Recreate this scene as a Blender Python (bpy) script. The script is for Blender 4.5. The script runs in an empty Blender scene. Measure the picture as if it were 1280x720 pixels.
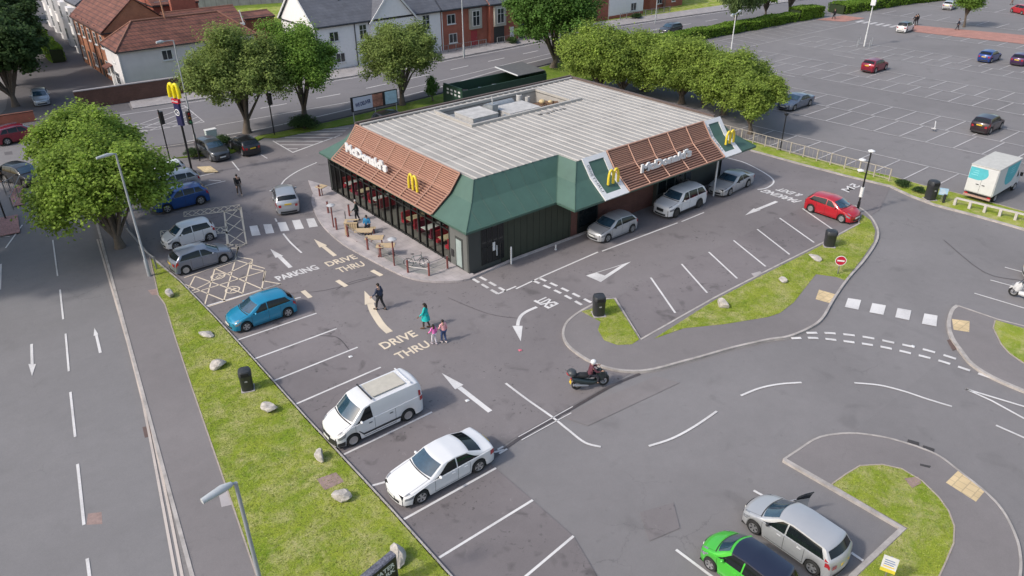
import bpy, bmesh, math, random
import numpy as np
from mathutils import Vector, Matrix
R = math.radians
random.seed(7)
rng = np.random.default_rng(7)
SC = bpy.context.scene
COL = SC.collection

# ------------------------------------------------------------------ camera
CAMH = 23.0
PITCH, ROLL, YAW, FPX = R(29.47), R(-0.4), R(39.2), 937.0
_c, _s, _cr, _sr = math.cos(PITCH), math.sin(PITCH), math.cos(ROLL), math.sin(ROLL)
_right, _fwd, _up = np.array([1, 0, 0.]), np.array([0, _c, -_s]), np.array([0, _s, _c])
_Z = np.array([[math.cos(YAW), math.sin(YAW), 0], [-math.sin(YAW), math.cos(YAW), 0], [0, 0, 1.]])
RR = np.array([_cr*_right+_sr*_up, -_sr*_right+_cr*_up, _fwd]) @ _Z.T
cam_d = bpy.data.cameras.new('camera'); cam = bpy.data.objects.new('camera', cam_d); COL.objects.link(cam)
_m = Matrix(((RR[0][0], RR[1][0], -RR[2][0], 0), (RR[0][1], RR[1][1], -RR[2][1], 0),
             (RR[0][2], RR[1][2], -RR[2][2], CAMH), (0, 0, 0, 1)))
cam.matrix_world = _m
cam_d.sensor_width = 36; cam_d.lens = FPX/1280*36; cam_d.clip_end = 2000; cam_d.clip_start = .5
SC.camera = cam
# ------------------------------------------------------------------ light
SUN_EL, SUN_SHADOW_AZ = R(42), R(-10)
w = bpy.data.worlds.new('World'); SC.world = w; w.use_nodes = True
nt = w.node_tree; bg = nt.nodes['Background']; sky = nt.nodes.new('ShaderNodeTexSky')
sky.sky_type = 'NISHITA'; sky.sun_disc = False; sky.sun_elevation = SUN_EL
_tosun = Vector((-math.cos(SUN_SHADOW_AZ)*math.cos(SUN_EL), -math.sin(SUN_SHADOW_AZ)*math.cos(SUN_EL), math.sin(SUN_EL)))
sky.sun_rotation = math.atan2(_tosun.x, _tosun.y)
sky.air_density = 1.3; sky.dust_density = 3.0; sky.ozone_density = .8
nt.links.new(sky.outputs[0], bg.inputs[0]); bg.inputs[1].default_value = 0.15
sl = bpy.data.lights.new('sun', 'SUN'); sun = bpy.data.objects.new('sun', sl); COL.objects.link(sun)
sl.energy = 2.0; sl.angle = R(3.6); sl.color = (1.0, .95, .88)
sun.rotation_euler = _tosun.to_track_quat('Z', 'Y').to_euler()
vs = SC.view_settings; SC.display_settings.display_device = 'sRGB'
vs.view_transform = 'Standard'; vs.look = 'None'; vs.gamma = 1; vs.use_curve_mapping = False
vs.exposure = 0.40

# ------------------------------------------------------------------ helpers
def at(px, py, z=0.0):
    """point of the photo (1280x720) that lies at height z"""
    d = RR.T @ np.array([px-640, -(py-360), FPX]); t = (z-CAMH)/d[2]
    return (t*d[0], t*d[1])
def ats(pts, z=0.0): return [at(x, y, z) for x, y in pts]

_mats = {}
def N(nt, t, **kw):
    n = nt.nodes.new(t)
    for k, v in kw.items(): setattr(n, k, v)
    return n
def rgb(h, k=1.0):
    h = h.lstrip('#'); o = []
    for i in (0, 2, 4):
        c = int(h[i:i+2], 16)/255; o.append((c/12.92 if c <= .04045 else ((c+.055)/1.055)**2.4)*k)
    return tuple(o)
def mat(name, col, rough=.6, metal=0, coat=0, spec=.5, var=.12, scale=3.0, bump=0, bscale=40, emis=None, alpha=1, island=0, translucent=0):
    """principled material whose colour is broken up by noise"""
    if name in _mats: return _mats[name]
    m = bpy.data.materials.new(name); m.use_nodes = True; nt = m.node_tree; b = nt.nodes['Principled BSDF']
    b.inputs['Roughness'].default_value = rough; b.inputs['Metallic'].default_value = metal
    b.inputs['Coat Weight'].default_value = coat; b.inputs['Coat Roughness'].default_value = .08
    b.inputs['Specular IOR Level'].default_value = spec
    tc = N(nt, 'ShaderNodeTexCoord'); no = N(nt, 'ShaderNodeTexNoise'); no.inputs['Scale'].default_value = scale
    no.inputs['Detail'].default_value = 6; no.inputs['Roughness'].default_value = .65
    nt.links.new(tc.outputs['Object'], no.inputs['Vector'])
    mp = N(nt, 'ShaderNodeMapRange'); mp.inputs[1].default_value = .25; mp.inputs[2].default_value = .75
    mp.inputs[3].default_value = 1-var; mp.inputs[4].default_value = 1+var
    nt.links.new(no.outputs['Fac'], mp.inputs[0])
    hs = N(nt, 'ShaderNodeHueSaturation'); hs.inputs['Color'].default_value = (*col, 1)
    last = mp.outputs[0]
    if island:
        ge = N(nt, 'ShaderNodeNewGeometry'); m2 = N(nt, 'ShaderNodeMapRange'); m2.inputs[3].default_value = 1-island; m2.inputs[4].default_value = 1+island
        nt.links.new(ge.outputs['Random Per Island'], m2.inputs[0])
        mm = N(nt, 'ShaderNodeMath', operation='MULTIPLY'); nt.links.new(last, mm.inputs[0]); nt.links.new(m2.outputs[0], mm.inputs[1]); last = mm.outputs[0]
    nt.links.new(last, hs.inputs['Value']); nt.links.new(hs.outputs[0], b.inputs['Base Color'])
    if bump:
        n2 = N(nt, 'ShaderNodeTexNoise'); n2.inputs['Scale'].default_value = bscale; n2.inputs['Detail'].default_value = 4
        nt.links.new(tc.outputs['Object'], n2.inputs['Vector'])
        bu = N(nt, 'ShaderNodeBump'); bu.inputs['Strength'].default_value = bump; bu.inputs['Distance'].default_value = .02
        nt.links.new(n2.outputs['Fac'], bu.inputs['Height']); nt.links.new(bu.outputs[0], b.inputs['Normal'])
    if emis:
        b.inputs['Emission Color'].default_value = (*emis[0], 1); b.inputs['Emission Strength'].default_value = emis[1]
    if translucent:
        tr = N(nt, 'ShaderNodeBsdfTranslucent'); mx = N(nt, 'ShaderNodeMixShader'); mx.inputs[0].default_value = translucent
        nt.links.new(hs.outputs[0], tr.inputs[0]); nt.links.new(b.outputs[0], mx.inputs[1]); nt.links.new(tr.outputs[0], mx.inputs[2])
        nt.links.new(mx.outputs[0], nt.nodes['Material Output'].inputs[0])
    _mats[name] = m; return m

def ramp(nt, stops, interp='LINEAR'):
    r = N(nt, 'ShaderNodeValToRGB'); cr = r.color_ramp; cr.interpolation = interp
    while len(cr.elements) < len(stops): cr.elements.new(.5)
    for e, (p, c) in zip(cr.elements, stops): e.position = p; e.color = (*c, 1) if len(c) == 3 else c
    return r

def asphalt(name, col, spots=.5, big=.18, tint=(1, 1, 1), rough=.85, patch=0.0, spotscale=.55):
    """worn tarmac: cloudy large stains, fine aggregate, dark oil spots and streaks"""
    m = bpy.data.materials.new(name); m.use_nodes = True; nt = m.node_tree; b = nt.nodes['Principled BSDF']
    b.inputs['Roughness'].default_value = rough; b.inputs['Specular IOR Level'].default_value = .3
    tc = N(nt, 'ShaderNodeTexCoord'); L = nt.links.new
    def noise(sc, det, rgh=.6, dist=0):
        n = N(nt, 'ShaderNodeTexNoise'); n.inputs['Scale'].default_value = sc; n.inputs['Detail'].default_value = det
        n.inputs['Roughness'].default_value = rgh; n.inputs['Distortion'].default_value = dist; L(tc.outputs['Object'], n.inputs['Vector']); return n
    def rng_(src, a, b_, c, d):
        q = N(nt, 'ShaderNodeMapRange'); [setattr(q.inputs[i], 'default_value', v) for i, v in zip((1, 2, 3, 4), (a, b_, c, d))]; L(src, q.inputs[0]); return q.outputs[0]
    def mul(a, b_):
        q = N(nt, 'ShaderNodeMath', operation='MULTIPLY'); L(a, q.inputs[0]); L(b_, q.inputs[1]); return q.outputs[0]
    v = rng_(noise(.09, 5, .6, .6).outputs['Fac'], .3, .7, 1-big, 1+big)
    v = mul(v, rng_(noise(1.3, 6, .75).outputs['Fac'], .25, .75, .94, 1.06))
    v = mul(v, rng_(noise(28, 3, .8).outputs['Fac'], .2, .8, .86, 1.14))
    if spots:
        sp = noise(spotscale, 3, .55, .4); sp2 = rng_(sp.outputs['Fac'], .60, .72, 1, 1-spots*.55); v = mul(v, sp2)
        sm = noise(2.2, 2, .5, .2); v = mul(v, rng_(sm.outputs['Fac'], .70, .76, 1, 1-spots*.45))
    vc = N(nt, 'ShaderNodeTexVoronoi'); vc.feature = 'DISTANCE_TO_EDGE'; vc.inputs['Scale'].default_value = .33; wv = noise(1.4, 4, .7); mxv = N(nt, 'ShaderNodeMix', data_type='RGBA', blend_type='LINEAR_LIGHT'); mxv.inputs['Factor'].default_value = .45
    L(tc.outputs['Object'], mxv.inputs['A']); L(wv.outputs['Color'], mxv.inputs['B']); L(mxv.outputs['Result'], vc.inputs['Vector'])
    ck = rng_(vc.outputs['Distance'], .0, .012, 1, 0); ck = mul(ck, rng_(noise(.12, 3, .6).outputs['Fac'], .56, .64, 0, .22)); one = N(nt, 'ShaderNodeMath', operation='SUBTRACT'); one.inputs[0].default_value = 1; L(ck, one.inputs[1]); v = mul(v, one.outputs[0])
    if spots > .3:
        s3 = mul(rng_(noise(4.5, 3, .6, .3).outputs['Fac'], .60, .68, 0, 1), rng_(noise(.5, 2, .5).outputs['Fac'], .50, .60, 0, .45)); o3 = N(nt, 'ShaderNodeMath', operation='SUBTRACT'); o3.inputs[0].default_value = 1; L(s3, o3.inputs[1]); v = mul(v, o3.outputs[0])
        s4 = mul(rng_(noise(3.2, 4, .7, .8).outputs['Fac'], .62, .72, 0, 1), rng_(noise(.33, 2, .5).outputs['Fac'], .50, .62, 0, .35)); o4 = N(nt, 'ShaderNodeMath', operation='ADD'); o4.inputs[0].default_value = 1; L(s4, o4.inputs[1]); v = mul(v, o4.outputs[0])
    if patch:
        vo = N(nt, 'ShaderNodeTexVoronoi'); vo.inputs['Scale'].default_value = .06; vo.distance = 'CHEBYCHEV'; L(tc.outputs['Object'], vo.inputs['Vector'])
        hs0 = N(nt, 'ShaderNodeSeparateColor'); L(vo.outputs['Color'], hs0.inputs[0]); v = mul(v, rng_(hs0.outputs[0], 0, 1, 1-patch, 1+patch))
    hs = N(nt, 'ShaderNodeHueSaturation'); hs.inputs['Color'].default_value = (*col, 1); L(v, hs.inputs['Value']); L(hs.outputs[0], b.inputs['Base Color'])
    bu = N(nt, 'ShaderNodeBump'); bu.inputs['Strength'].default_value = .35; bu.inputs['Distance'].default_value = .01
    L(noise(60, 3, .7).outputs['Fac'], bu.inputs['Height']); L(bu.outputs[0], b.inputs['Normal'])
    return m

def grass_mat(name, g1, g2, dry, k=1.0, scale=1.0, dryamt=.5):
    m = bpy.data.materials.new(name); m.use_nodes = True; nt = m.node_tree; b = nt.nodes['Principled BSDF']; L = nt.links.new
    b.inputs['Roughness'].default_value = .9; b.inputs['Specular IOR Level'].default_value = .15
    tc = N(nt, 'ShaderNodeTexCoord')
    def noise(sc, det, rgh=.6, dist=0):
        n = N(nt, 'ShaderNodeTexNoise'); n.inputs['Scale'].default_value = sc*scale; n.inputs['Detail'].default_value = det
        n.inputs['Roughness'].default_value = rgh; n.inputs['Distortion'].default_value = dist; L(tc.outputs['Object'], n.inputs['Vector']); return n.outputs['Fac']
    g1, g2, dry = [tuple(c*k for c in q) for q in (g1, g2, dry)]
    r1 = ramp(nt, [(.38, g1), (.6, g2)]); L(noise(.45, 6, .7, .5), r1.inputs[0])
    r2 = ramp(nt, [(.60-dryamt*.25, (0, 0, 0)), (.80-dryamt*.25, (1, 1, 1))]); L(noise(1.1, 7, .75, .3), r2.inputs[0])
    mx = N(nt, 'ShaderNodeMix', data_type='RGBA'); L(r2.outputs[0], mx.inputs['Factor']); L(r1.outputs[0], mx.inputs['A']); mx.inputs['B'].default_value = (*dry, 1)
    r3 = ramp(nt, [(.3, (.62, .62, .62)), (.7, (1.3, 1.3, 1.3))]); L(noise(26, 4, .85), r3.inputs[0])
    r4 = ramp(nt, [(.30, (.7, .85, .7)), (.45, (1, 1, 1))]); L(noise(4, 5, .7), r4.inputs[0])
    m1 = N(nt, 'ShaderNodeMix', data_type='RGBA', blend_type='MULTIPLY'); m1.inputs['Factor'].default_value = 1; L(mx.outputs['Result'], m1.inputs['A']); L(r3.outputs[0], m1.inputs['B'])
    m2 = N(nt, 'ShaderNodeMix', data_type='RGBA', blend_type='MULTIPLY'); m2.inputs['Factor'].default_value = 1; L(m1.outputs['Result'], m2.inputs['A']); L(r4.outputs[0], m2.inputs['B'])
    L(m2.outputs['Result'], b.inputs['Base Color'])
    bu = N(nt, 'ShaderNodeBump'); bu.inputs['Strength'].default_value = .8; bu.inputs['Distance'].default_value = .05
    L(noise(18, 5, .8), bu.inputs['Height']); L(bu.outputs[0], b.inputs['Normal'])
    return m

def paint_mat(name, col, under, wear=.45):
    """road paint worn through to the tarmac"""
    m = bpy.data.materials.new(name); m.use_nodes = True; nt = m.node_tree; b = nt.nodes['Principled BSDF']; L = nt.links.new
    b.inputs['Roughness'].default_value = .7
    tc = N(nt, 'ShaderNodeTexCoord'); n = N(nt, 'ShaderNodeTexNoise'); n.inputs['Scale'].default_value = 9; n.inputs['Detail'].default_value = 8; n.inputs['Roughness'].default_value = .8
    n2 = N(nt, 'ShaderNodeTexNoise'); n2.inputs['Scale'].default_value = .6; n2.inputs['Detail'].default_value = 3
    L(tc.outputs['Object'], n.inputs['Vector']); L(tc.outputs['Object'], n2.inputs['Vector'])
    a = N(nt, 'ShaderNodeMath', operation='ADD'); L(n.outputs['Fac'], a.inputs[0]); L(n2.outputs['Fac'], a.inputs[1])
    r = ramp(nt, [(.55, (0, 0, 0)), (.9, (1, 1, 1))]); h = N(nt, 'ShaderNodeMath', operation='MULTIPLY'); h.inputs[1].default_value = .62; L(a.outputs[0], h.inputs[0]); L(h.outputs[0], r.inputs[0])
    f = N(nt, 'ShaderNodeMath', operation='MULTIPLY'); f.inputs[1].default_value = wear; L(r.outputs[0], f.inputs[0])
    mx = N(nt, 'ShaderNodeMix', data_type='RGBA'); L(f.outputs[0], mx.inputs['Factor']); mx.inputs['A'].default_value = (*col, 1); mx.inputs['B'].default_value = (*under, 1)
    L(mx.outputs['Result'], b.inputs['Base Color']); return m

def brick_mat(name, c1, c2, mortar, scale=1.0, bw=.215, bh=.075, ms=.012, vertical=True, var=.15):
    m = bpy.data.materials.new(name); m.use_nodes = True; nt = m.node_tree; b = nt.nodes['Principled BSDF']; L = nt.links.new
    b.inputs['Roughness'].default_value = .85
    tc = N(nt, 'ShaderNodeTexCoord'); br = N(nt, 'ShaderNodeTexBrick'); br.inputs['Color1'].default_value = (*c1, 1); br.inputs['Color2'].default_value = (*c2, 1); br.inputs['Mortar'].default_value = (*mortar, 1)
    br.inputs['Scale'].default_value = scale; br.inputs['Brick Width'].default_value = bw; br.inputs['Row Height'].default_value = bh; br.inputs['Mortar Size'].default_value = ms
    if vertical:
        sp = N(nt, 'ShaderNodeSeparateXYZ'); L(tc.outputs['Object'], sp.inputs[0]); ad = N(nt, 'ShaderNodeMath', operation='ADD'); L(sp.outputs[0], ad.inputs[0]); L(sp.outputs[1], ad.inputs[1])
        cb = N(nt, 'ShaderNodeCombineXYZ'); L(ad.outputs[0], cb.inputs[0]); L(sp.outputs[2], cb.inputs[1]); L(cb.outputs[0], br.inputs['Vector'])
    else: L(tc.outputs['Object'], br.inputs['Vector'])
    n = N(nt, 'ShaderNodeTexNoise'); n.inputs['Scale'].default_value = .9; n.inputs['Detail'].default_value = 6; L(tc.outputs['Object'], n.inputs['Vector'])
    q = N(nt, 'ShaderNodeMapRange'); [setattr(q.inputs[i], 'default_value', v) for i, v in zip((1, 2, 3, 4), (.3, .7, 1-var, 1+var))]; L(n.outputs['Fac'], q.inputs[0])
    hs = N(nt, 'ShaderNodeHueSaturation'); L(br.outputs['Color'], hs.inputs['Color']); L(q.outputs[0], hs.inputs['Value']); L(hs.outputs[0], b.inputs['Base Color'])
    bu = N(nt, 'ShaderNodeBump'); bu.inputs['Strength'].default_value = .4; bu.inputs['Distance'].default_value = .02; L(br.outputs['Fac'], bu.inputs['Height']); bu.invert = True; L(bu.outputs[0], b.inputs['Normal'])
    return m

class MB:
    """collects simple shapes and links them as ONE mesh object"""
    def __init__(s): s.v = []; s.f = []; s.mi = []; s.m = 0
    def add(s, vs_, fs_):
        n = len(s.v); s.v += [tuple(float(c) for c in p) for p in vs_]; s.f += [tuple(n+i for i in f) for f in fs_]; s.mi += [s.m]*len(fs_); return s
    def quad(s, *p): return s.add(p, [tuple(range(len(p)))])
    def box(s, x0, y0, z0, x1, y1, z1):
        return s.add([(x0,y0,z0),(x1,y0,z0),(x1,y1,z0),(x0,y1,z0),(x0,y0,z1),(x1,y0,z1),(x1,y1,z1),(x0,y1,z1)],
                     [(0,3,2,1),(4,5,6,7),(0,1,5,4),(1,2,6,5),(2,3,7,6),(3,0,4,7)])
    def cbox(s, c, d, rz=0, ry=0, rx=0):
        M = Matrix.Translation(c) @ Matrix.Rotation(rz,4,'Z') @ Matrix.Rotation(ry,4,'Y') @ Matrix.Rotation(rx,4,'X'); h = [q/2 for q in d]
        P = [(-1,-1,-1),(1,-1,-1),(1,1,-1),(-1,1,-1),(-1,-1,1),(1,-1,1),(1,1,1),(-1,1,1)]
        return s.add([M @ Vector((a*h[0],b*h[1],c_*h[2])) for a,b,c_ in P], [(0,3,2,1),(4,5,6,7),(0,1,5,4),(1,2,6,5),(2,3,7,6),(3,0,4,7)])
    def bar(s, p, q, wx, wz):
        """rectangular bar from p to q"""
        p, q = Vector(p), Vector(q); d = (q-p); L = d.length; d.normalize(); up = Vector((0,0,1)) if abs(d.z) < .95 else Vector((1,0,0))
        a = d.cross(up).normalized(); b = a.cross(d).normalized(); P = []
        for e in (p, q):
            for i, j in ((-1,-1),(1,-1),(1,1),(-1,1)): P.append(e+a*(i*wx/2)+b*(j*wz/2))
        return s.add(P, [(0,3,2,1),(4,5,6,7),(0,1,5,4),(1,2,6,5),(2,3,7,6),(3,0,4,7)])
    def prism(s, poly, z0, z1):
        a = sum(poly[i][0]*poly[(i+1)%len(poly)][1]-poly[(i+1)%len(poly)][0]*poly[i][1] for i in range(len(poly)))
        if a < 0: poly = poly[::-1]
        n = len(poly); V = [(x,y,z0) for x,y in poly]+[(x,y,z1) for x,y in poly]
        return s.add(V, [tuple(range(n))[::-1], tuple(range(n,2*n))]+[(i,(i+1)%n,n+(i+1)%n,n+i) for i in range(n)])
    def sheet(s, poly, z):
        a = sum(poly[i][0]*poly[(i+1)%len(poly)][1]-poly[(i+1)%len(poly)][0]*poly[i][1] for i in range(len(poly)))
        if a < 0: poly = poly[::-1]
        return s.add([(x,y,z) for x,y in poly], [tuple(range(len(poly)))])
    def tube(s, pts, r, n=8, caps=True):
        pts = [Vector(p) for p in pts]; rs = r if isinstance(r,(list,tuple)) else [r]*len(pts); V = []; prev = None
        for i, p in enumerate(pts):
            d = (pts[min(i+1,len(pts)-1)]-pts[max(i-1,0)]).normalized()
            if prev is None:
                u = d.cross(Vector((0,0,1)) if abs(d.z) < .9 else Vector((1,0,0))).normalized()
            else: u = (prev - d*prev.dot(d)).normalized()
            prev = u; w_ = d.cross(u)
            for k in range(n):
                a = 2*math.pi*k/n; V.append(p+(u*math.cos(a)+w_*math.sin(a))*rs[i])
        F = [(i*n+k, i*n+(k+1)%n, (i+1)*n+(k+1)%n, (i+1)*n+k) for i in range(len(pts)-1) for k in range(n)]
        if caps: F += [tuple(range(n))[::-1], tuple((len(pts)-1)*n+k for k in range(n))]
        return s.add(V, F)
    def lathe(s, prof, c=(0,0,0), axis='Z', n=20):
        V = []; F = []; c = Vector(c)
        for r, h in prof:
            for k in range(n):
                a = 2*math.pi*k/n; x, y = r*math.cos(a), r*math.sin(a)
                V.append(c+Vector({'Z':(x,y,h),'Y':(x,h,y),'X':(h,x,y)}[axis]))
        for i in range(len(prof)-1):
            F += [(i*n+k,i*n+(k+1)%n,(i+1)*n+(k+1)%n,(i+1)*n+k) for k in range(n)]
        if axis == 'Y': F = [f[::-1] for f in F]
        return s.add(V, F)
    def ball(s, c, r, n=10, m_=6):
        rx, ry, rz = r if isinstance(r,(tuple,list)) else (r,r,r); V = [(c[0],c[1],c[2]-rz)]
        for i in range(1,m_):
            t = math.pi*i/m_-math.pi/2
            for k in range(n):
                a = 2*math.pi*k/n; V.append((c[0]+rx*math.cos(t)*math.cos(a), c[1]+ry*math.cos(t)*math.sin(a), c[2]+rz*math.sin(t)))
        V.append((c[0],c[1],c[2]+rz)); F = [(0,1+(k+1)%n,1+k) for k in range(n)]
        for i in range(m_-2): F += [(1+i*n+k,1+i*n+(k+1)%n,1+(i+1)*n+(k+1)%n,1+(i+1)*n+k) for k in range(n)]
        t = len(V)-1; F += [(t,1+(m_-2)*n+k,1+(m_-2)*n+(k+1)%n) for k in range(n)]
        return s.add(V, F)
    def torus(s, c, R_, r, axis='Y', n=20, m_=6):
        V = []; 
        for i in range(n):
            a = 2*math.pi*i/n
            for k in range(m_):
                b = 2*math.pi*k/m_; rr = R_+r*math.cos(b); x, y, z = rr*math.cos(a), rr*math.sin(a), r*math.sin(b)
                V.append({'Z':(c[0]+x,c[1]+y,c[2]+z),'Y':(c[0]+x,c[1]+z,c[2]+y),'X':(c[0]+z,c[1]+x,c[2]+y)}[axis])
        return s.add(V, [(i*m_+k,((i+1)%n)*m_+k,((i+1)%n)*m_+(k+1)%m_,i*m_+(k+1)%m_) for i in range(n) for k in range(m_)])
    def build(s, name, mats, parent=None, smooth=None, bevel=0, world=False):
        me = bpy.data.meshes.new(name); V = s.v
        if world and parent is not None:
            o = parent
            off = Vector((0,0,0))
            while o is not None: off += o.location; o = o.parent
            V = [(x-off.x,y-off.y,z-off.z) for x,y,z in V]
        me.from_pydata(V, [], s.f)
        for m_ in (mats if isinstance(mats,(list,tuple)) else [mats]): me.materials.append(m_)
        if len(set(s.mi)) > 1: me.polygons.foreach_set('material_index', s.mi)
        bm = bmesh.new(); bm.from_mesh(me); bmesh.ops.recalc_face_normals(bm, faces=bm.faces[:])
        if bevel: bmesh.ops.bevel(bm, geom=[e for e in bm.edges if len(e.link_faces)==2 and e.calc_face_angle(0)>.6], offset=bevel, segments=2, affect='EDGES', clamp_overlap=True)
        bm.to_mesh(me); bm.free()
        if smooth is not None: me.shade_smooth(); me.set_sharp_from_angle(angle=R(smooth))
        o = bpy.data.objects.new(name, me); COL.objects.link(o)
        if parent is not None: o.parent = parent
        return o
def tag(o, label=None, cat=None, group=None, kind=None):
    if label: o['label'] = label
    if cat: o['category'] = cat
    if group: o['group'] = group
    if kind: o['kind'] = kind
    return o
def thing(name, label, cat, loc=(0,0,0), rz=0, group=None):
    o = bpy.data.objects.new(name, None); COL.objects.link(o); o.location = (loc[0], loc[1], loc[2] if len(loc)>2 else 0); o.rotation_euler = (0,0,rz)
    o.empty_display_size = .3
    return tag(o, label, cat, group)
_kids = {}
def note(o):  return o
def children(o): return [c for c in bpy.data.objects if c.parent == o]
def tree_of(o): return (o, [tree_of(c) for c in children(o)])
def copy_from(tr, parent=None):
    c = tr[0].copy(); COL.objects.link(c); c.parent = parent
    for k in tr[1]: copy_from(k, c)
    return c
def dup(tr, loc, rz=0, label=None, group=None, scale=None):
    c = copy_from(tr); c.location = (loc[0], loc[1], loc[2] if len(loc)>2 else 0); c.rotation_euler = (0,0,rz)
    if scale: c.scale = scale if isinstance(scale,(tuple,list)) else (scale,)*3
    if label: c['label'] = label
    if group: c['group'] = group
    return c
def text_mesh(txt, bold=.0, ext=0.0, res=3):
    cu = bpy.data.curves.new('lettering', 'FONT'); cu.body = txt; cu.size = 1; cu.offset = bold; cu.extrude = ext; cu.resolution_u = res
    o = bpy.data.objects.new('lettering', cu); COL.objects.link(o); dg = bpy.context.evaluated_depsgraph_get()
    me = bpy.data.meshes.new_from_object(o.evaluated_get(dg)); V = np.array([v.co[:] for v in me.vertices]); F = [tuple(p.vertices) for p in me.polygons]
    bpy.data.objects.remove(o); bpy.data.curves.remove(cu); bpy.data.meshes.remove(me)
    V[:,0] -= V[:,0].min(); V[:,1] -= V[:,1].min()
    return V, F
def lettering(mb, txt, bl, br, tl, bold=.03, depth=0.0, nrm=None):
    """lay text into mb: bl, br, tl are the 3-D corners of its box"""
    V, F = text_mesh(txt, bold, .5 if depth else 0)
    W_, H_ = V[:,0].max(), V[:,1].max(); bl, br, tl = [np.array(q, float) for q in (bl, br, tl)]
    u, v = (br-bl)/W_, (tl-bl)/H_; n = np.array(nrm, float) if nrm is not None else np.cross(u, v); n = n/np.linalg.norm(n)
    if depth: P = bl+V[:,[0]]*u+V[:,[1]]*v+(V[:,[2]]+.5)*n*depth
    else: P = bl+V[:,[0]]*u+V[:,[1]]*v
    return mb.add(P, F)
def strip(mb, pts, w_, z, closed=False):
    """flat painted strip of width w_ along ground points"""
    P = [np.array(p[:2], float) for p in pts]; n = len(P); Lh = []; Rh = []
    for i in range(n):
        a = P[max(i-1,0)] if not closed else P[i-1]; b = P[min(i+1,n-1)] if not closed else P[(i+1)%n]
        d = b-a; d = d/(np.linalg.norm(d)+1e-9); m_ = np.array([-d[1], d[0]])
        k = 1.0
        if 0 < i < n-1 or closed:
            d1 = P[i]-a; d1 = d1/(np.linalg.norm(d1)+1e-9); k = 1/max(.5, abs(np.dot(m_, [-d1[1], d1[0]])))
        Lh.append(P[i]+m_*w_/2*k); Rh.append(P[i]-m_*w_/2*k)
    for i in range(n-1 if not closed else n):
        j = (i+1)%n; mb.add([(*Rh[i],z),(*Rh[j],z),(*Lh[j],z),(*Lh[i],z)], [(0,1,2,3)])
    return mb
def curve(pts, n=6):
    """Catmull-Rom smoothing"""
    P = [np.array(p, float) for p in pts]; out = []
    for i in range(len(P)-1):
        a, b, c, d = P[max(i-1,0)], P[i], P[i+1], P[min(i+2,len(P)-1)]
        for k in range(n):
            t = k/n; out.append(.5*((2*b)+(-a+c)*t+(2*a-5*b+4*c-d)*t*t+(-a+3*b-3*c+d)*t**3))
    out.append(P[-1]); return [tuple(q) for q in out]
def kerb(mb, pts, w_=.14, z0=-.03, z1=.1):
    P = [np.array(p[:2], float) for p in pts]; n = len(P); Lh = []; Rh = []
    for i in range(n):
        a = P[max(i-1,0)]; b = P[min(i+1,n-1)]; d = b-a; d = d/(np.linalg.norm(d)+1e-9); m_ = np.array([-d[1], d[0]]); k = 1
        if 0 < i < n-1:
            d1 = P[i]-a; d1 = d1/(np.linalg.norm(d1)+1e-9); k = 1/max(.5, abs(np.dot(m_, [-d1[1], d1[0]])))
        Lh.append(P[i]+m_*w_/2*k); Rh.append(P[i]-m_*w_/2*k)
    V = []
    for l, r_ in zip(Lh, Rh): V += [(*r_,z0),(*l,z0),(*l,z1),(*r_,z1)]
    F = []
    for i in range(n-1):
        a, b = i*4, i*4+4; F += [(a+k, b+k, b+(k+1)%4, a+(k+1)%4) for k in range(4)]
    F += [(3,2,1,0), tuple((n-1)*4+k for k in range(4))]
    return mb.add(V, F)
# ------------------------------------------------------------------ ground and markings
TAR = (.175, .165, .168)
M_ground = asphalt('tarmac_far', (.186, .176, .178), spots=.25, big=.10, patch=.03)
M_park = asphalt('tarmac_park', (.180, .163, .165), spots=.5, big=.13)
M_main = asphalt('tarmac_access', (.184, .176, .178), spots=.15, big=.09)
M_road = asphalt('tarmac_road', (.188, .180, .182), spots=.12, big=.09)
M_back = asphalt('tarmac_back', (.17, .162, .17), spots=.1, big=.08)
M_foot = asphalt('tarmac_foot', (.188, .172, .172), spots=.15, big=.12)
M_dark = asphalt('tarmac_dark', (.115, .108, .112), spots=.3, big=.1)
M_white = paint_mat('road_paint', (.64, .62, .61), TAR, .6)
M_worn = paint_mat('road_paint_worn', (.52, .50, .50), TAR, .8)
M_cream = paint_mat('road_paint_cream', (.66, .56, .43), TAR, .3)
M_yell = paint_mat('double_lines', (.50, .44, .40), TAR, .7)
M_tact = brick_mat('tactile', (.55, .42, .24), (.6, .46, .27), (.42, .33, .2), bw=.4, bh=.4, ms=.02, vertical=False)
M_pink = brick_mat('tactile_pink', (.36, .19, .18), (.32, .17, .16), (.22, .14, .13), bw=.4, bh=.4, ms=.02, vertical=False)
M_kerb = mat('kerb_stone', (.36, .33, .31), .85, var=.35, scale=1.6, bump=.3)
M_conc = mat('concrete', (.36, .33, .33), .85, var=.15, scale=1.5, bump=.2)
M_pale = brick_mat('pale_paving', (.38, .34, .34), (.34, .31, .31), (.27, .25, .25), bw=.6, bh=.6, ms=.012, vertical=False, var=.2)
M_pave = brick_mat('far_paving', (.33, .31, .31), (.29, .27, .27), (.22, .2, .2), bw=.9, bh=.6, ms=.02, vertical=False, var=.15)
M_redp = brick_mat('red_block', (.42, .2, .16), (.36, .17, .14), (.3, .17, .14), bw=.4, bh=.2, ms=.02, vertical=False, var=.15)
M_lawn = grass_mat('grass_lawn', (.175, .25, .022), (.27, .315, .04), (.40, .375, .16), 1.0, .8, .6)
M_lawn2 = grass_mat('grass_deep', (.11, .18, .02), (.16, .22, .03), (.25, .24, .09), 1.0, 1.0, .35)
M_soil = mat('bare_soil', (.28, .2, .16), .95, var=.25, scale=6, bump=.5)

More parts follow.
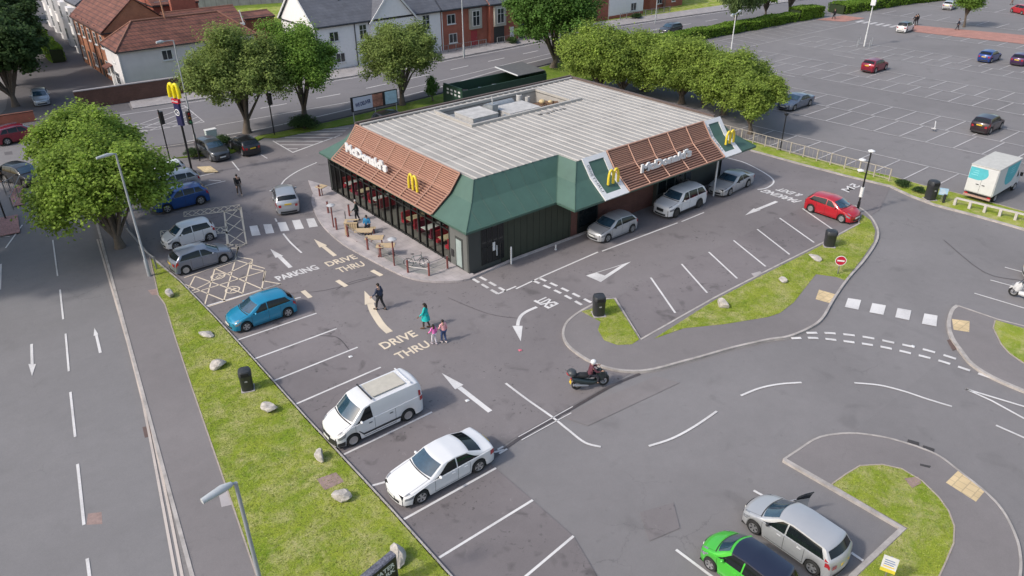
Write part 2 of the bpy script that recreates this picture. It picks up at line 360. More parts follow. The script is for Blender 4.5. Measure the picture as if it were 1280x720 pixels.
def structure(name, mb, m): return tag(mb.build(name, m), kind='structure')
def S(name, poly, z, m): return structure(name, MB().sheet(poly, z), m)
structure('ground', MB().quad((-300,-200,-.03),(600,-200,-.03),(600,500,-.03),(-300,500,-.03)), M_ground)
# left road runs a little off the Y axis
rd = lambda X0, Y: X0 + (Y-30)*.152
def rl(x, y): return (x + (y-30)*.152, y)       # road frame: x = offset from the dashed centre line at (0.75, y)
S('road', [rl(-14,-30), rl(3.95,-30), rl(3.95,70), (11.5, 77), (24,75), (24,88.5), (3,91), (-30,94), (-30,74), rl(-9,66), rl(-14,50)], -.018, M_road)
back_s = [(11.5,76.5),(20,73.3),(27,72.4),(33.5,72.6),(42,73.2),(50.7,74.2),(60,76),(75,77.6),(92,77.8),(115,74),(140,69.5),(190,60)]
back_n = [(190,76),(150,81),(125,84),(107,86),(92.5,87.3),(70,86),(56,85.7),(48,85.6),(38,86.2),(24,88),(11,89.5)]
S('back_road', back_s+back_n, -.014, M_back)
S('side_street', [(5,89.5),(19,88.5),(19.8,94),(23.4,117),(27.5,150),(34,190),(22,192),(17,150),(12.5,118),(8.5,98)], -.010, M_dark)
# the restaurant's own car park (warmer, more stained tarmac) and the access road in front
S('car_park', ats([(560,715),(491,640),(380,520),(322,455),(224,351),(188,322),(150,262),(205,215),(262,196),(330,182),(440,160),(560,128),(700,105),(938,170),(1000,205),(1113,233),(1100,262),(1040,300),(1022,306),(960,337),(892,372),(801,424),(769,373),(738,382),(706,405),(705,418),(730,446),(790,465),(640,549),(600,575),(612,640),(640,720),(640,900),(560,900)]), -.010, M_park)
#S('parking_apron', ats([(603,565),(640,549),(655,560),(700,610),(720,720),(730,900),(640,900),(560,718),(491,640),(560,590)]), -.0065, M_park)

M_bay = asphalt('tarmac_bays', (.172, .154, .157), spots=.7, big=.16, spotscale=.8)
S('bay_surface', ats([(224,351),(258,383),(322,455),(380,520),(491,640),(560,717),(640,815),(760,742),(717,670),(666,625),(620,585),(540,515),(476,459),(447,434),(420,410),(395,391),(375,352),(340,300),(300,256),(262,262),(196,300)]), -.0065, M_bay)
S('bay_surface', ats([(768.8,372),(801.3,424),(892,372.5),(960,337.5),(1022.5,306),(1075,279),(1030,248),(1003,259),(974.5,272),(917,300),(852,330),(813.5,347)]), -.0065, M_bay)
# raised areas -----------------------------------------------------
KB = MB()
def area(name, poly, m, z1=.09): return structure(name, MB().prism(poly, -.025, z1), m)
z = .1
lawn_l = ats([(189,323),(193,340),(199,369),(207,380),(219,419),(240,482),(267,560),(294,638),(322,720),(345,790),(380,900)], z)
lawn_r = ats([(820,1010),(700,872),(560,717),(491,640),(455,601),(380,520),(322,455),(270,398),(224,351)], z)
area('lawn', lawn_l+lawn_r, M_lawn, .1)
kerb(KB, ats([(840,1030),(700,871),(560,716),(491,639),(455,600),(380,519.5),(322,454.5),(270,397.5),(224,350.5),(186,318),(158,285)], z), .13)
EB = MB(); kerb(EB, ats([(187,321),(198,369),(206,380),(218,419),(239,482),(266,560),(293,638),(321,720),(344,790),(380,900)], z), .06, 0, .115)
fl = [rl(3.95,y) for y in (-20,10,20,30,40,50,60,66)]+[(10.6,72.5),(13.2,74.6),(18,73.2),(25,71.6)]
foot_in = ats([(380,900),(345,790),(322,720),(294,638),(267,560),(240,482),(219,419),(207,380),(199,369),(193,340),(188,318),(160,285),(150,260),(172,232),(212,198),(262,190),(305,178),(330,166)], .09)
area('footpath', fl+foot_in[::-1], M_foot, .085)
kb2 = MB(); kerb(kb2, [(x-.02,y) for x,y in fl], .15, -.03, .11)
structure('roadside_kerb', kb2, M_kerb)
# central road kerb of the access island etc
I2o = [(738.8,381.3),(722,391),(709,402),(704,415),(708,428),(722,441),(745,454),(775,462),(810,462),(850,452),(880,444),(915,434),(960,423.8),(985,420),(1010,410),(1027.5,397.5),(1042.5,372.5),(1060,347.5),(1080,325),(1095,302.5),(1097.5,287.5),(1090,272.5),(1077.5,261),(1066,256)]
I2i = [(1066,258),(1075,278.8),(1022.5,306.3),(960,337.5),(892,372.5),(801.3,423.8),(768.8,372.5),(752,374)]
o2 = curve(ats(I2o, z), 4); i2 = ats(I2i, z)
area('pavement', o2+i2, M_foot, .085)
kerb(KB, o2+i2[1:2], .14); kerb(KB, i2[1:], .12, -.03, .105); kerb(KB, [i2[-1], o2[0]], .12)
l2a = [(727,389),(742,385),(752,375),(767,373.5),(770,378),(799,424),(790,430),(772,431),(755,425),(747.5,412),(751,402),(740,396)]
area('lawn', ats(l2a, z), M_lawn, .1)
l2b = [(818,423),(892,376),(960,340.5),(1022.5,309),(1073,281),(1078,268),(1088,275),(1094,288),(1092,302),(1077,324),(1056,350),(1046,346),(1020,342.5),(1010,355),(992.5,377.5),(975,391),(960,396),(905,405),(855,410)]
area('lawn', ats(l2b, z), M_lawn, .1)
I3o = [(980,573.8),(1001,560),(1025,546),(1062,541),(1100,545),(1130,552.5),(1152.5,560),(1175,570),(1200,589),(1232.5,615),(1253,637),(1267.5,664),(1275,689),(1275,722),(1262,790),(1220,860)]
I3i = [(1000,820),(1065,720),(1128.8,660),(1052,615),(980,573.8)]
o3 = curve(ats(I3o[1:], z), 4); i3 = ats(I3i, z)
area('pavement', [at(980,573.8,z)]+o3+i3[:-1], M_foot, .085)
kerb(KB, [at(980,573.8,z)]+o3, .10); kerb(KB, i3, .2, -.03, .105)
l3 = [(1040,605),(1057.5,592.5),(1075,582),(1102.5,580.5),(1127.5,586),(1152.5,601),(1173.8,621.6),(1186,639),(1193,657.5),(1192,679),(1181.6,704),(1174,720),(1140,790),(1080,850),(1020,830),(1070,722),(1135,660)]
area('lawn', ats(l3, z), M_lawn, .1); kerb(EB, ats(l3[:14], z), .06, 0, .115)
I4 = [(1300,403),(1280,407),(1247.5,398.8),(1197,381.5),(1190,388),(1186,405),(1191,422.5),(1202.5,438.8),(1215,454),(1240,470),(1280,487.5),(1330,505)]
i4 = ats(I4, z); area('pavement', i4+[(47,0),(60,4)], M_foot, .085); kerb(KB, i4[:4], .1); kerb(KB, curve(i4[3:], 4), .2)
area('lawn', ats([(1245,400),(1242.5,410),(1252.5,430),(1262,441),(1280,453),(1330,470),(1330,425)], z), M_lawn, .1)
kerb(EB, ats([(1244,400),(1241.5,410),(1251.5,430),(1261,441),(1280,454)], z), .06, 0, .115)
V5a = [(938,187),(1000,204),(1060,219.5),(1113,232),(1138,243.7),(1169,255.3),(1225.4,270),(1280,285.5),(1360,308)]
V5b = [(1360,285),(1280,264),(1196,241),(1153,231),(1111,219),(1000,194),(945,178),(880,158)]
a5 = ats(V5a, z); b5 = ats(V5b, z); area('verge', a5+b5, M_lawn, .09); kerb(KB, a5, .2)
kerb(EB, b5, .09, 0, .1)
structure('kerb', KB, M_kerb); structure('lawn_edging', EB, mat('edging_stone', (.34,.29,.25), .9, var=.2))
# verge between the car park and the back road
vb = [(16.6,70.0),(22,67.5)]+ats([(330,171),(345,171.5),(400,161),(440,154),(500,144),(560,130),(640,118),(720,106)], .09)+[(75,66),(78,75.2)]+[(60,73.6),(50.7,72.0),(42,71.0),(33.5,70.4),(27,70.6),(20,71.6)]
area('verge', vb, M_lawn2, .07)
bf = MB().prism([(13.2,74.9),(20,73.2),(27,72.3),(33.5,72.5),(42,73.1),(50.7,74.1),(60,75.9),(75,77.5),(92,77.7),(92,76),(75,75.6),(60,74),(50.7,72.4),(42,71.4),(33.5,70.8),(27,70.8),(20,71.8)], -.02, .09)
structure('footpath', bf, M_dark)
nb = [(190,76.2),(150,81.2),(125,84.2),(107,86.2),(92.5,87.5),(70,86.2),(56,85.9),(48,85.8),(38,86.4),(24,88.2),(19.2,88.8),(19.8,92),(24,92),(38,90.5),(56,90.8),(70,91),(92,92),(108,90),(125,88.5),(150,85.5),(190,80)]
structure('footpath', MB().prism(nb, -.02, .1), M_pave)
# ground beyond the northern footpath
S('back_gardens', [(19.8,91.5),(200,85),(300,250),(38,250),(28,150),(23.6,117)], -.004, M_lawn2)
S('house_forecourt', [(40,90.5),(62,91),(92,92),(92,96),(40,97)], .004, M_pave)
# red block path across the far car park
S('block_path', [(124.9,53.5),(127.9,38),(131,24),(137,24),(134.6,41.7),(130.3,56.5),(127,58)], .006, M_redp)
S('block_path', [(122.9,69.4),(130,68.6),(130.4,64.8),(124.6,65.4)], .006, M_redp)
# terrace in front of the restaurant
T = [(392,243),(391,252),(394,262),(400,274),(409,286),(430,304),(460,321),(493,338),(510,345),(527,349),(545,350.5),(560,350.5),(574,349.6),(587.5,347)]
tp = curve(ats(T, .1), 4)
area('terrace', tp+[(24.9,34.4),(24.9,54.2),(24.2,56.6)], M_pale, .1)
tk = MB(); kerb(tk, tp, .22, -.03, .112); kerb(tk, ats([(588,346.5),(640,324),(711,297.5)], .1)+[(38.2,34.3)], .16, -.03, .11)
structure('terrace_kerb', tk, M_pale)
# small slabs and tactile paving
def slab(name, px, m, z_=.004, zz=.1):
    return structure(name, MB().prism(ats(px, zz), zz-.03, zz+z_), m)
slab('tactile_paving', [(1023.8,362),(1046,368.5),(1039.5,379.5),(1019.5,373.8)], M_tact, .003, .088)
slab('tactile_paving', [(1190,398.8),(1212,401.5),(1211.5,415),(1192,412)], M_tact, .003, .088)
slab('tactile_paving', [(1197.5,588.5),(1231,614),(1220,627),(1182.5,603)], M_tact, .003, .088)
slab('tactile_paving', [(246,208.5),(263,207.5),(273,214.5),(256,215.5)], M_tact, .003, .088)
slab('tactile_paving', [(0,272),(22,268),(25,290),(0,295)], M_pink, .003, .088)
slab('tactile_paving', [(12,236),(28,232),(31,255),(15,258)], M_pink, .003, .088)
area('footpath', [(-30,73),(-9,72),(-5.2,69.5),(-3.6,66),(-4.2,61),(-8,56.5),(-30,54)], M_foot, .085)
def cover(name, px, m, h=.012, zz=.1): return structure(name, MB().prism(ats(px, zz), zz-.02, zz+h), m)
M_metal_c = mat('cover_plate', (.27,.19,.17), .8, var=.25, scale=5, bump=.3)
cover('utility_cover', [(395.5,599),(420,590.5),(430,602),(406,613)], M_metal_c)
cover('utility_cover', [(273,616),(287,613),(290,631),(277,634)], M_conc, .01, .086)
cover('utility_cover', [(1130,598),(1148,596),(1152,604),(1140,610)], M_metal_c)
cover('utility_cover', [(362,272),(1,1)][:0] or [(939,342),(950,339),(955,343),(944,347)], M_conc, .004, .0)
cover('drain_cover', [(178,534),(187,532),(190,545),(181,547)], mat('drain_iron', (.12,.08,.07), .7), .006, -.01)
for q in ([(1135,549),(1149,553),(1148.5,556.5),(1134,552.5)],[(1154,556.5),(1168,561),(1167.5,564.5),(1153,560)],[(1150,579.5),(1164,582.5),(1162,585),(1150,582)]): cover('drain_cover', q, mat('drain_dark', (.05,.045,.045), .7), .004, .0 if q[0][1] < 570 else .086)
cover('drain_cover', [(1184,425),(1190,424),(1197,436),(1191,438)], mat('drain_iron', (.12,.08,.07), .7), .004, 0)
for q in ([(110,540),(1,1)][:0] or [(110,642),(127,640),(128,655),(108,656)],[(5,190),(15,189),(16,193),(6,194)],): cover('patched_tarmac', q, M_metal_c if q[0][1] > 300 else M_dark, .003, -.018)
cover('patched_tarmac', [(185,363),(200,360),(203,368),(190,369)], M_metal_c, .004, .085)

# painted lines -----------------------------------------------------
ZP = .002
W = MB()
def ln(mb, px, w_=.1, smooth=False):
    P = ats(px); 
    if smooth: P = curve(P, 6)
    return strip(mb, P, w_, ZP)
# left bays
for a, b in [((295.5,425.5),(395.5,391.5)),((317,449),(420.7,410.7)),((342,476),(447,434)),((370,505),(476,459)),((430,568),(540,515)),((465,607),(630,562)),((505,649),(620,585)),((549,697),(666,625)),((610,760),(717,670)),((256,383),(351,355))]:
    ln(W, [a,b], .11)
ln(W, [(272,405),(278,403)], .1); ln(W, [(366,374),(376,371.5)], .1)
# bays near blue cars
for a in (61.2, 63.7): strip(W, [(12.8,a),(18.9,a-.05)], .1, ZP)
ln(W, [(261,225),(276,226)], .1); ln(W, [(290,202),(299,213)], .1); ln(W, [(326,193),(334,198)], .1)
# right bays, angled along Y
for a, b in [((813.5,347),(844,391)),((852,330),(884,366)),((886,315),(921.5,348)),((917,300.5),(957,333)),((946.5,286.5),(987,318)),((974.5,272.5),(1017.5,303)),((1003,260.5),(1040,286))]:
    ln(W, [a,b], .12)
# line along the drive-through lane
ln(W, [(645,361),(680,344.5),(747.5,315)], .12); ln(W, [(752.5,314),(847,278.5)], .12); ln(W, [(852,277),(880,265.5)], .1)
ln(W, [(622,367.5),(645,358)], .12)
ln(W, [(908,197),(930,203),(952,214),(965,223),(966.5,229),(958,235),(947,237)], .13, True)
# curved lane lines
ln(W, [(396,203),(372,214),(356,225),(349,236),(344.5,243)], .12, True); ln(W, [(354,292),(363,303),(377,316)], .12, True); ln(W, [(344,273),(346,277)], .12)
ln(W, [(632,479),(660,500),(690,521),(710,537),(731,553),(751,558.5)], .12, True)
ln(W, [(811,557.5),(840,548),(868,533),(896,514)], .12, True); ln(W, [(926,494.5),(950,485),(975,480),(1002,478)], .12, True)
ln(W, [(1068,478.5),(1100,481.5),(1130,489),(1160,499),(1190,508)], .12, True)
ln(W, [(1207,486),(1240,496),(1280,508),(1320,520)], .12); ln(W, [(1207,486),(1240,501),(1280,523),(1320,546)], .12); ln(W, [(1245,531.5),(1280,547),(1320,565)], .12)
ln(W, [(942,613),(958,622)], .12); ln(W, [(1060,688),(1079,701)], .12); ln(W, [(845,687),(889,720),(960,775)], .12)
# double edge line across the access (left of the motorcycle)
ln(W, [(648,546),(716,508)], .045); ln(W, [(652,550),(714,516)], .045); ln(W, [(622,562),(629,558)], .1); ln(W, [(624,567),(634,561)], .1)
# right-hand bays
ln(W, [(1256,334),(1290,343)], .1); ln(W, [(1238,350),(1290,364)], .1); ln(W, [(1218,366.5),(1290,388)], .1)
# dashes, two rows
def quad4(mb, q): P = ats(q); mb.sheet(P, ZP)
def dashes(mb, px, n, w_, duty=.58):
    P = np.array(curve(ats(px), 12)); d = np.r_[0, np.cumsum(np.hypot(*np.diff(P, axis=0).T))]; L = d[-1]
    for i in range(n):
        t0 = L*i/(n-1+duty); t1 = t0+L*duty/(n-1+duty); tt = np.linspace(t0, t1, 4)
        strip(mb, list(zip(np.interp(tt, d, P[:,0]), np.interp(tt, d, P[:,1]))), w_, ZP)
dashes(W, [(989,422.8),(1020,422.5),(1060,427),(1100,433),(1140,442),(1180,452.5),(1238,472)], 11, .2, .6)
dashes(W, [(1008,416),(1040,416.5),(1080,421),(1120,429),(1158,437.5),(1195,448.5)], 8, .2, .6)
dashes(W, [(591,348.5),(622,367)], 3, .2, .7); dashes(W, [(600,346),(632,364)], 3, .2, .7)
dashes(W, [(666,350.5),(700,366),(727,381)], 5, .2, .62); dashes(W, [(674,347.5),(703,360.5),(739,378)], 5, .2, .62)
# crossings
for q in ([(593,553),(637,547),(656,602),(607,607)],[(671,542),(716,540),(733,590),(686,595)],[(750,532),(797,528),(818,577),(770,582)],[(832,520),(877,515),(900,565),(852,571)],[(912,511),(957,507),(978,553),(930,560)]):
    quad4(W, [(180+x/4.5,160+y/4.5) for x,y in q])
for q in ([(400,450),(466,460),(452,508),(384,495)],[(522,475),(590,487),(577,534),(507,521)],[(648,500),(717,512),(706,561),(636,546)],[(782,527),(848,538),(842,592),(769,578)]):
    quad4(W, [(960+x/4,260+y/4) for x,y in q])
# arrows and words
def arrow(mb, tip, b1, b2, shaft, w_=.22):
    P = ats([tip,b1,b2]); mb.sheet(P, ZP); strip(mb, curve(ats(shaft), 5) if len(shaft) > 2 else ats(shaft), w_, ZP)
def words(mb, txt, bl, br, tl, bold=.035):
    lettering(mb, txt, (*at(*bl),ZP), (*at(*br),ZP), (*at(*tl),ZP), bold, nrm=(0,0,1))
arrow(W, (337.8,311.1),(344.4,322.2),(353.9,319.8),[(349.6,321),(363.3,334.4)], .28)
arrow(W, (552.2,466.4),(568.9,486.7),(579.4,481),[(574.2,484.2),(612.8,514.4)], .26)
arrow(W, (651,426.7),(640.4,407.3),(653.3,407.3),[(647,407),(648.5,400),(652,394),(659,389),(671,383.7)], .2)
arrow(W, (931.6,268.9),(942,260.5),(951,262.5),[(946.5,261.8),(971,251.8)], .28)
arrow(W, (40,470),(35.5,455),(45,455),[(40.2,455.2),(39.5,430)], .14); arrow(W, (118,410),(117,420),(123,418),[(120.5,419),(125.5,441)], .14)
words(W, 'PARKING', (349.1,351.3),(400.2,335.8),(342.4,346.1))
words(W, 'EXIT', (698.9,379.5),(680,370),(685.4,386))
words(W, 'PARKING', (1002.9,251),(959.2,237),(992.5,253.2)); words(W, '& EXIT', (1005,243.3),(976.7,235),(997,245.8))
words(W, '5M', (1076,232.5),(1061,240.5),(1066,228.8), .01)
tri_o, tri_i = ats([(732.5,344.5),(788.8,327),(751,352.5)]), ats([(746,341),(777,331.3),(756,344.5)])
W.add([(*p,ZP) for p in tri_o+tri_i], [(0,3,4,1),(1,4,5,2),(2,5,3,0)])
C = MB()
arrow(C, (455.6,363.5),(456,381),(470,378),[(463,379.2),(466,388),(471,397),(478,407),(487,415.5)], .42)
arrow(C, (392.4,298.9),(399.4,309.4),(408.9,306.7),[(404.4,308.1),(418.9,319.8)], .28)
words(C, 'DRIVE', (480.8,436.9),(523.2,419.3),(472.6,429.9), .02); words(C, 'THRU', (499.7,450),(539.4,432.4),(491.6,442.8), .02)
words(C, 'DRIVE', (411.1,333.3),(447.8,322.8),(404.7,328.3), .02); words(C, 'THRU', (425.6,341.3),(457.8,331.7),(418.9,335.8), .02)
ln(C, [(421.5,350.5),(433,358)], .3); ln(C, [(378.5,363.5),(388,372)], .3); ln(C, [(465,338),(477,344.5)], .3)
# hatched disabled bays
zz = lambda x, y: (230+x/5.143, 250+y/5.143)
def hatch_box(mb, corners, nu, nv, w_=.09):
    P = [np.array(at(*c)) for c in corners]
    strip(mb, [tuple(p) for p in P]+[tuple(P[0])], w_, ZP)
    f = lambda u, v: tuple((P[0]*(1-u)+P[1]*u)*(1-v)+(P[3]*(1-u)+P[2]*u)*v)
    m_ = max(nu, 1)
    for i in range(-nv, nu+1):
        for sgn in (1, -1):
            a = i/nu; v0, v1 = 0.0, 1.0; du = sgn*nv/nu
            s0 = a if sgn > 0 else a+nv/nu
            # line u = s0 + du*v clipped to 0..1
            ts = [0, 1]
            if du: ts = sorted([(0-s0)/du, (1-s0)/du]); 
            t0, t1 = max(0, ts[0]), min(1, ts[1])
            if t1-t0 > .04: strip(mb, [f(s0+du*t0, t0), f(s0+du*t1, t1)], w_*.85, ZP)
hatch_box(C, [zz(0,75),zz(358,30),zz(362,60),zz(0,108)], 7, 1)
hatch_box(C, [zz(258,75),zz(362,45),zz(402,285),zz(282,290)], 1, 3)
hatch_box(C, [zz(-150,198),zz(280,172),zz(280,210),zz(-150,235)], 9, 1)
hatch_box(C, [zz(-90,290),zz(400,285),zz(345,310),zz(-60,335)], 7, 1)
ln(C, [zz(350,300),zz(330,370)], .1)
# lozenge hatch (front)
for a, b in [((0,500),(330,385)),((130,693),(625,540)),((30,595),(440,395)),((50,600),(520,455)),((345,365),(440,382)),((440,382),(430,440)),((430,440),(525,458)),((525,458),(510,520)),((510,520),(625,540)),
             ((330,385),(520,440)),((195,440),(510,575)),((70,490),(380,600)),((0,540),(270,650)),((45,610),(150,690)),
             ((70,490),(20,585)),((200,435),(130,685)),((330,385),(255,650)),((430,395),(375,605)),((350,300),(330,385)),((520,455),(500,575)),((190,445),(330,395))]:
    ln(C, [zz(*a), zz(*b)], .085)
for c in ((218,490),(312,577)):
    o = at(*zz(*c)); strip(C, [(o[0]+.42*math.cos(t*.42), o[1]+.42*math.sin(t*.42)) for t in range(15)], .08, ZP+.001, True)
    strip(C, [(o[0]-.2,o[1]-.15),(o[0],o[1]+.02),(o[0]+.22,o[1]),(o[0]+.1,o[1]+.2)], .07, ZP+.001)
# left road
D = MB()
ln(W, [(66,300),(72,345)], .08); ln(W, [(75,362),(79,399)], .1); ln(W, [(82,417),(86,464)], .1); ln(W, [(88,490),(94,546)], .11); ln(W, [(97,580),(105,656)], .12); ln(W, [(109,698),(117,760)], .12)
ln(W, [(1,330),(0,362)], .12); ln(W, [(28,281),(7,310)], .1); ln(W, [(0,295),(12,295.5)], .1)
ln(W, [(0,224),(36,215),(60,212)], .2)
ln(D, [(121.5,299),(140,362),(160,430),(178,500),(192,570),(205,640),(220,722),(240,820)], .11); ln(D, [(125,299),(144.5,366),(164,430),(182,500),(197,570),(212,640),(228,722),(250,820)], .11)
structure('double_lines', D, M_yell)
# back road lines
for i in range(14):
    x0 = 30+i*6.5; y0 = np.interp([x0, x0+3], [20,40,60,80,120,190], [80.4,79.6,81.2,82.6,80,68.5]); strip(W, [(x0,y0[0]),(x0+3,y0[1])], .16, ZP-.004)
strip(W, [(x,y+.5) for x,y in back_s[1:11]], .12, ZP-.004); strip(W, [(x,y-.5) for x,y in back_n[2:10]], .12, ZP-.004)
strip(W, [(24,77),(40,75.8),(55,77.4),(75,79.9)], .1, ZP-.004)
# box junction near the signals
BJ = MB()
cj = [(13,80.5),(23.5,79),(24,86.5),(12,88)]
strip(BJ, cj+[cj[0]], .12, ZP-.004)
for i in range(5):
    t = (i+.5)/5; A = np.array(cj, float)
    strip(BJ, [tuple(A[0]*(1-t)+A[1]*t), tuple(A[1]*(t)+A[2]*(1-t))], .12, ZP-.004) if i%1==0 else None
    strip(BJ, [tuple(A[0]*(1-t)+A[1]*t), tuple(A[0]*(1-t)+A[3]*t)][:2] if 0 else [tuple(A[0]*(1-t)+A[1]*t), tuple(A[0]*(1-t)+A[3]*t)], .12, ZP-.004)
structure('junction_box_marking', BJ, M_worn)
# triangle hatch by the restaurant corner
TH = MB()
ln(TH, [(341,176),(366,190.5),(425,169)], .12)
for a, b in [((350,181),(392,181)),((359,186),(372,186)),((345,176.5),(405,176.5)),((356,172),(420,172)),((372,168),(428,167.5)),((388,165),(432,163.5)),((402,161.5),(436,160))]: ln(TH, [a,b], .12)
structure('hatched_marking', TH, M_white)
# far car park
FC = MB(); fx = lambda X, Y: X - .094*(Y-35)
rows = [(66.0,60.9,24,42,1),(72.6,77.7,20,56,0),(82.4,77.7,18,62,0),(88.7,93.2,20,62,0),(97.9,93.2,24,62,0),(105.3,108.8,28,62,0),(112.9,108.8,20,62,0),(124.0,128.9,26,52,0)]
def fl_(X,Y0,Y1): strip(FC, [(fx(X,Y0),Y0),(fx(X,Y1),Y1)], .11, ZP)
for X, Xm, Y0, Y1, k in rows:
    fl_(X, Y0-4, Y1)
    y = Y0-4
    while y <= Y1:
        a, b = fx(X,y), fx(Xm,y)
        strip(FC, [(a,y),(b,y)], .11, ZP); y += 2.42
for Xm, Y0, Y1 in ((77.7,16,58),(93.2,16,62),(108.8,24,62)): fl_(Xm, Y0, Y1)
strip(FC, [(84,64.4),(128,63.4)], .12, ZP); x = 84
while x < 124: strip(FC, [(x,64.4),(x+.4,69.4)], .1, ZP); x += 2.5
strip(FC, [(84,69.6),(124,69.2)], .1, ZP)
for k in range(6): FC.sheet([(125.6,57.8+k*1.15),(128,57.8+k*1.15),(128,58.4+k*1.15),(125.6,58.4+k*1.15)], ZP)
for X in (140,155,172):
    strip(FC, [(X,20),(X-4,70)], .14, ZP)
    for y in range(20,70,3): strip(FC, [(X-(y-20)*.08,y),(X+5-(y-20)*.08,y)], .12, ZP)
for (x,y,l) in ((86,50,3.4),(102,47,3),(101,50.5,3)): strip(FC, [(x,y),(x-.2,y+l)], .16, ZP)
structure('bay_markings_far', FC, M_worn)
structure('road_markings', W, M_white); structure('cream_markings', C, M_cream)
# tar seams and stains
TS = MB(); sm = lambda px, w_=.12: strip(TS, curve(ats(px), 4), w_, -.002)
sm([(603,583),(650,547),(700,519),(765,482),(800,467)], .16); sm([(420,362),(440,352),(480,343)], .05); sm([(316,418),(390,390),(470,366)][:0] or [(388,420),(420,421),(437,438)], .06)
sm([(350,367),(405,363),(470,346)], .05)
for q in ([(655,470),(700,452),(716,466),(671,486)],[(430,412),(470,400),(476,407),(437,420)],[(860,540),(905,520),(930,540),(885,562)]):
    pass
S('patched_tarmac', ats([(356,212),(385,207),(400,222),(368,228)]), -.004, M_foot); S('patched_tarmac', ats([(1010,300),(1075,268),(1092,290),(1052,330)]), -.006, M_park)
S('worn_tarmac', ats([(700,520),(820,470),(850,478),(735,532)]), -.006, M_foot); S('patched_tarmac', ats([(800,640),(842,628),(850,660),(812,676)]), -.006, M_park)
sm([(1180,300),(1230,340),(1275,350)], .05); sm([(560,372),(610,392),(650,398)], .04)
structure('tar_seam', TS, mat('tar', (.07,.06,.062), .6, var=.3, scale=4))

# short grass blades: nobody could count them
def blades(polys, n, name, m, seed=2):
    rg = np.random.default_rng(seed); V = []; areas = []
    for P in polys:
        P = np.array(P); areas.append(abs(np.sum(P[:,0]*np.roll(P[:,1],-1)-np.roll(P[:,0],-1)*P[:,1]))/2)
    pts = []
    for P, a in zip(polys, areas):
        P = np.array(P); k = int(n*a/sum(areas)*2.2)+50; q = rg.uniform(P.min(0)-.03, P.max(0)+.03, size=(k,2)); ins = np.zeros(k, bool)
        for i in range(len(P)):
            x1,y1 = P[i-1]; x2,y2 = P[i]; c = ((y1>q[:,1])!=(y2>q[:,1])); xi = (x2-x1)*(q[:,1]-y1)/((y2-y1) if abs(y2-y1) > 1e-9 else 1e-9)+x1; ins ^= c&(q[:,0]<xi)
        pts.append(q[ins])
    q = np.concatenate(pts); k = len(q); ang = rg.uniform(0,6.28,k); h = rg.uniform(.015,.055,k); w_ = rg.uniform(.012,.028,k); tilt = rg.normal(size=(k,2))*.05
    d = np.c_[np.cos(ang), np.sin(ang)]; z0 = .095; V = np.zeros((k,3,3)); V[:,0,:2] = q-d*w_[:,None]; V[:,1,:2] = q+d*w_[:,None]; V[:,2,:2] = q+tilt; V[:,:2,2] = z0; V[:,2,2] = z0+h
    me = bpy.data.meshes.new(name); me.vertices.add(k*3); me.vertices.foreach_set('co', V.reshape(-1)); me.loops.add(k*3); me.loops.foreach_set('vertex_index', np.arange(k*3)); me.polygons.add(k); me.polygons.foreach_set('loop_start', np.arange(k)*3); me.polygons.foreach_set('loop_total', np.full(k,3)); me.update(); me.materials.append(m)
    o = bpy.data.objects.new(name, me); COL.objects.link(o); return tag(o, 'short uneven grass on the verges and islands of the car park', 'grass', kind='stuff')
blades([lawn_l+lawn_r, ats(l2a, z), ats(l2b, z), ats(l3, z)], 70000, 'grass', mat('grass_blade', (.30,.34,.07), .9, var=.3, scale=.8, island=.4, translucent=.4))
# ------------------------------------------------------------------ vehicles
M_glass = mat('car_glass', (.010,.013,.015), .05, spec=.45, var=.4, scale=2)
M_glass_c = mat('car_windscreen', (.025,.055,.085), .03, spec=1.0, var=.35, scale=3, coat=.6)  # blue base colour stands in for sky reflected in the windscreen
M_tyre = mat('tyre_rubber', (.018,.018,.018), .85, var=.2)
M_rim = mat('alloy_rim', (.42,.42,.43), .35, metal=.7, var=.1)
M_rimd = mat('dark_rim', (.06,.06,.06), .4, metal=.5)
M_black = mat('black_plastic', (.022,.022,.024), .55)
M_under = mat('underbody', (.008,.008,.008), .9)
M_lamp = mat('headlamp_glass', (.20,.21,.23), .12, coat=.8, var=.7, scale=14)
M_tail = mat('tail_lamp_glass', (.35,.012,.02), .15, coat=.8, var=.25, scale=9)
M_amber = mat('amber_lens', (.6,.22,.02), .2, coat=.5)
M_pw = mat('white_plate', (.6,.6,.58), .5); M_py = mat('yellow_plate', (.62,.42,.03), .5)
M_seam = mat('door_gap', (.02,.02,.02), .8)
M_chrome = mat('chrome', (.6,.6,.6), .2, metal=.9)
def paint(name, col, metal=.25, rough=.32): return mat('paint_'+name, col, rough, metal=metal, coat=.8, var=.05, scale=.8)
P_white = paint('white', (.66,.66,.67), 0, .35); P_silver = paint('silver', (.43,.435,.45), .3, .38); P_grey = paint('grey', (.13,.145,.17), .5)
P_gun = paint('gunmetal', (.07,.075,.085), .4); P_blk = paint('black', (.014,.014,.017), .2); P_teal = paint('teal', (.008,.22,.38), .25)
P_blue = paint('blue', (.012,.07,.26), .35); P_red = paint('red', (.42,.012,.022), .1); P_dred = paint('dark_red', (.028,.015,.02), .3); P_green = paint('green', (.06,.46,.035), .1)
P_navy = paint('navy_roof', (.02,.025,.05), .3); P_sbl = paint('slate_blue', (.16,.19,.25), .5); P_maroon = paint('claret', (.22,.01,.03), .3); P_purple = paint('purple', (.05,.015,.07), .3); P_cobalt = paint('cobalt', (.015,.05,.22), .3)

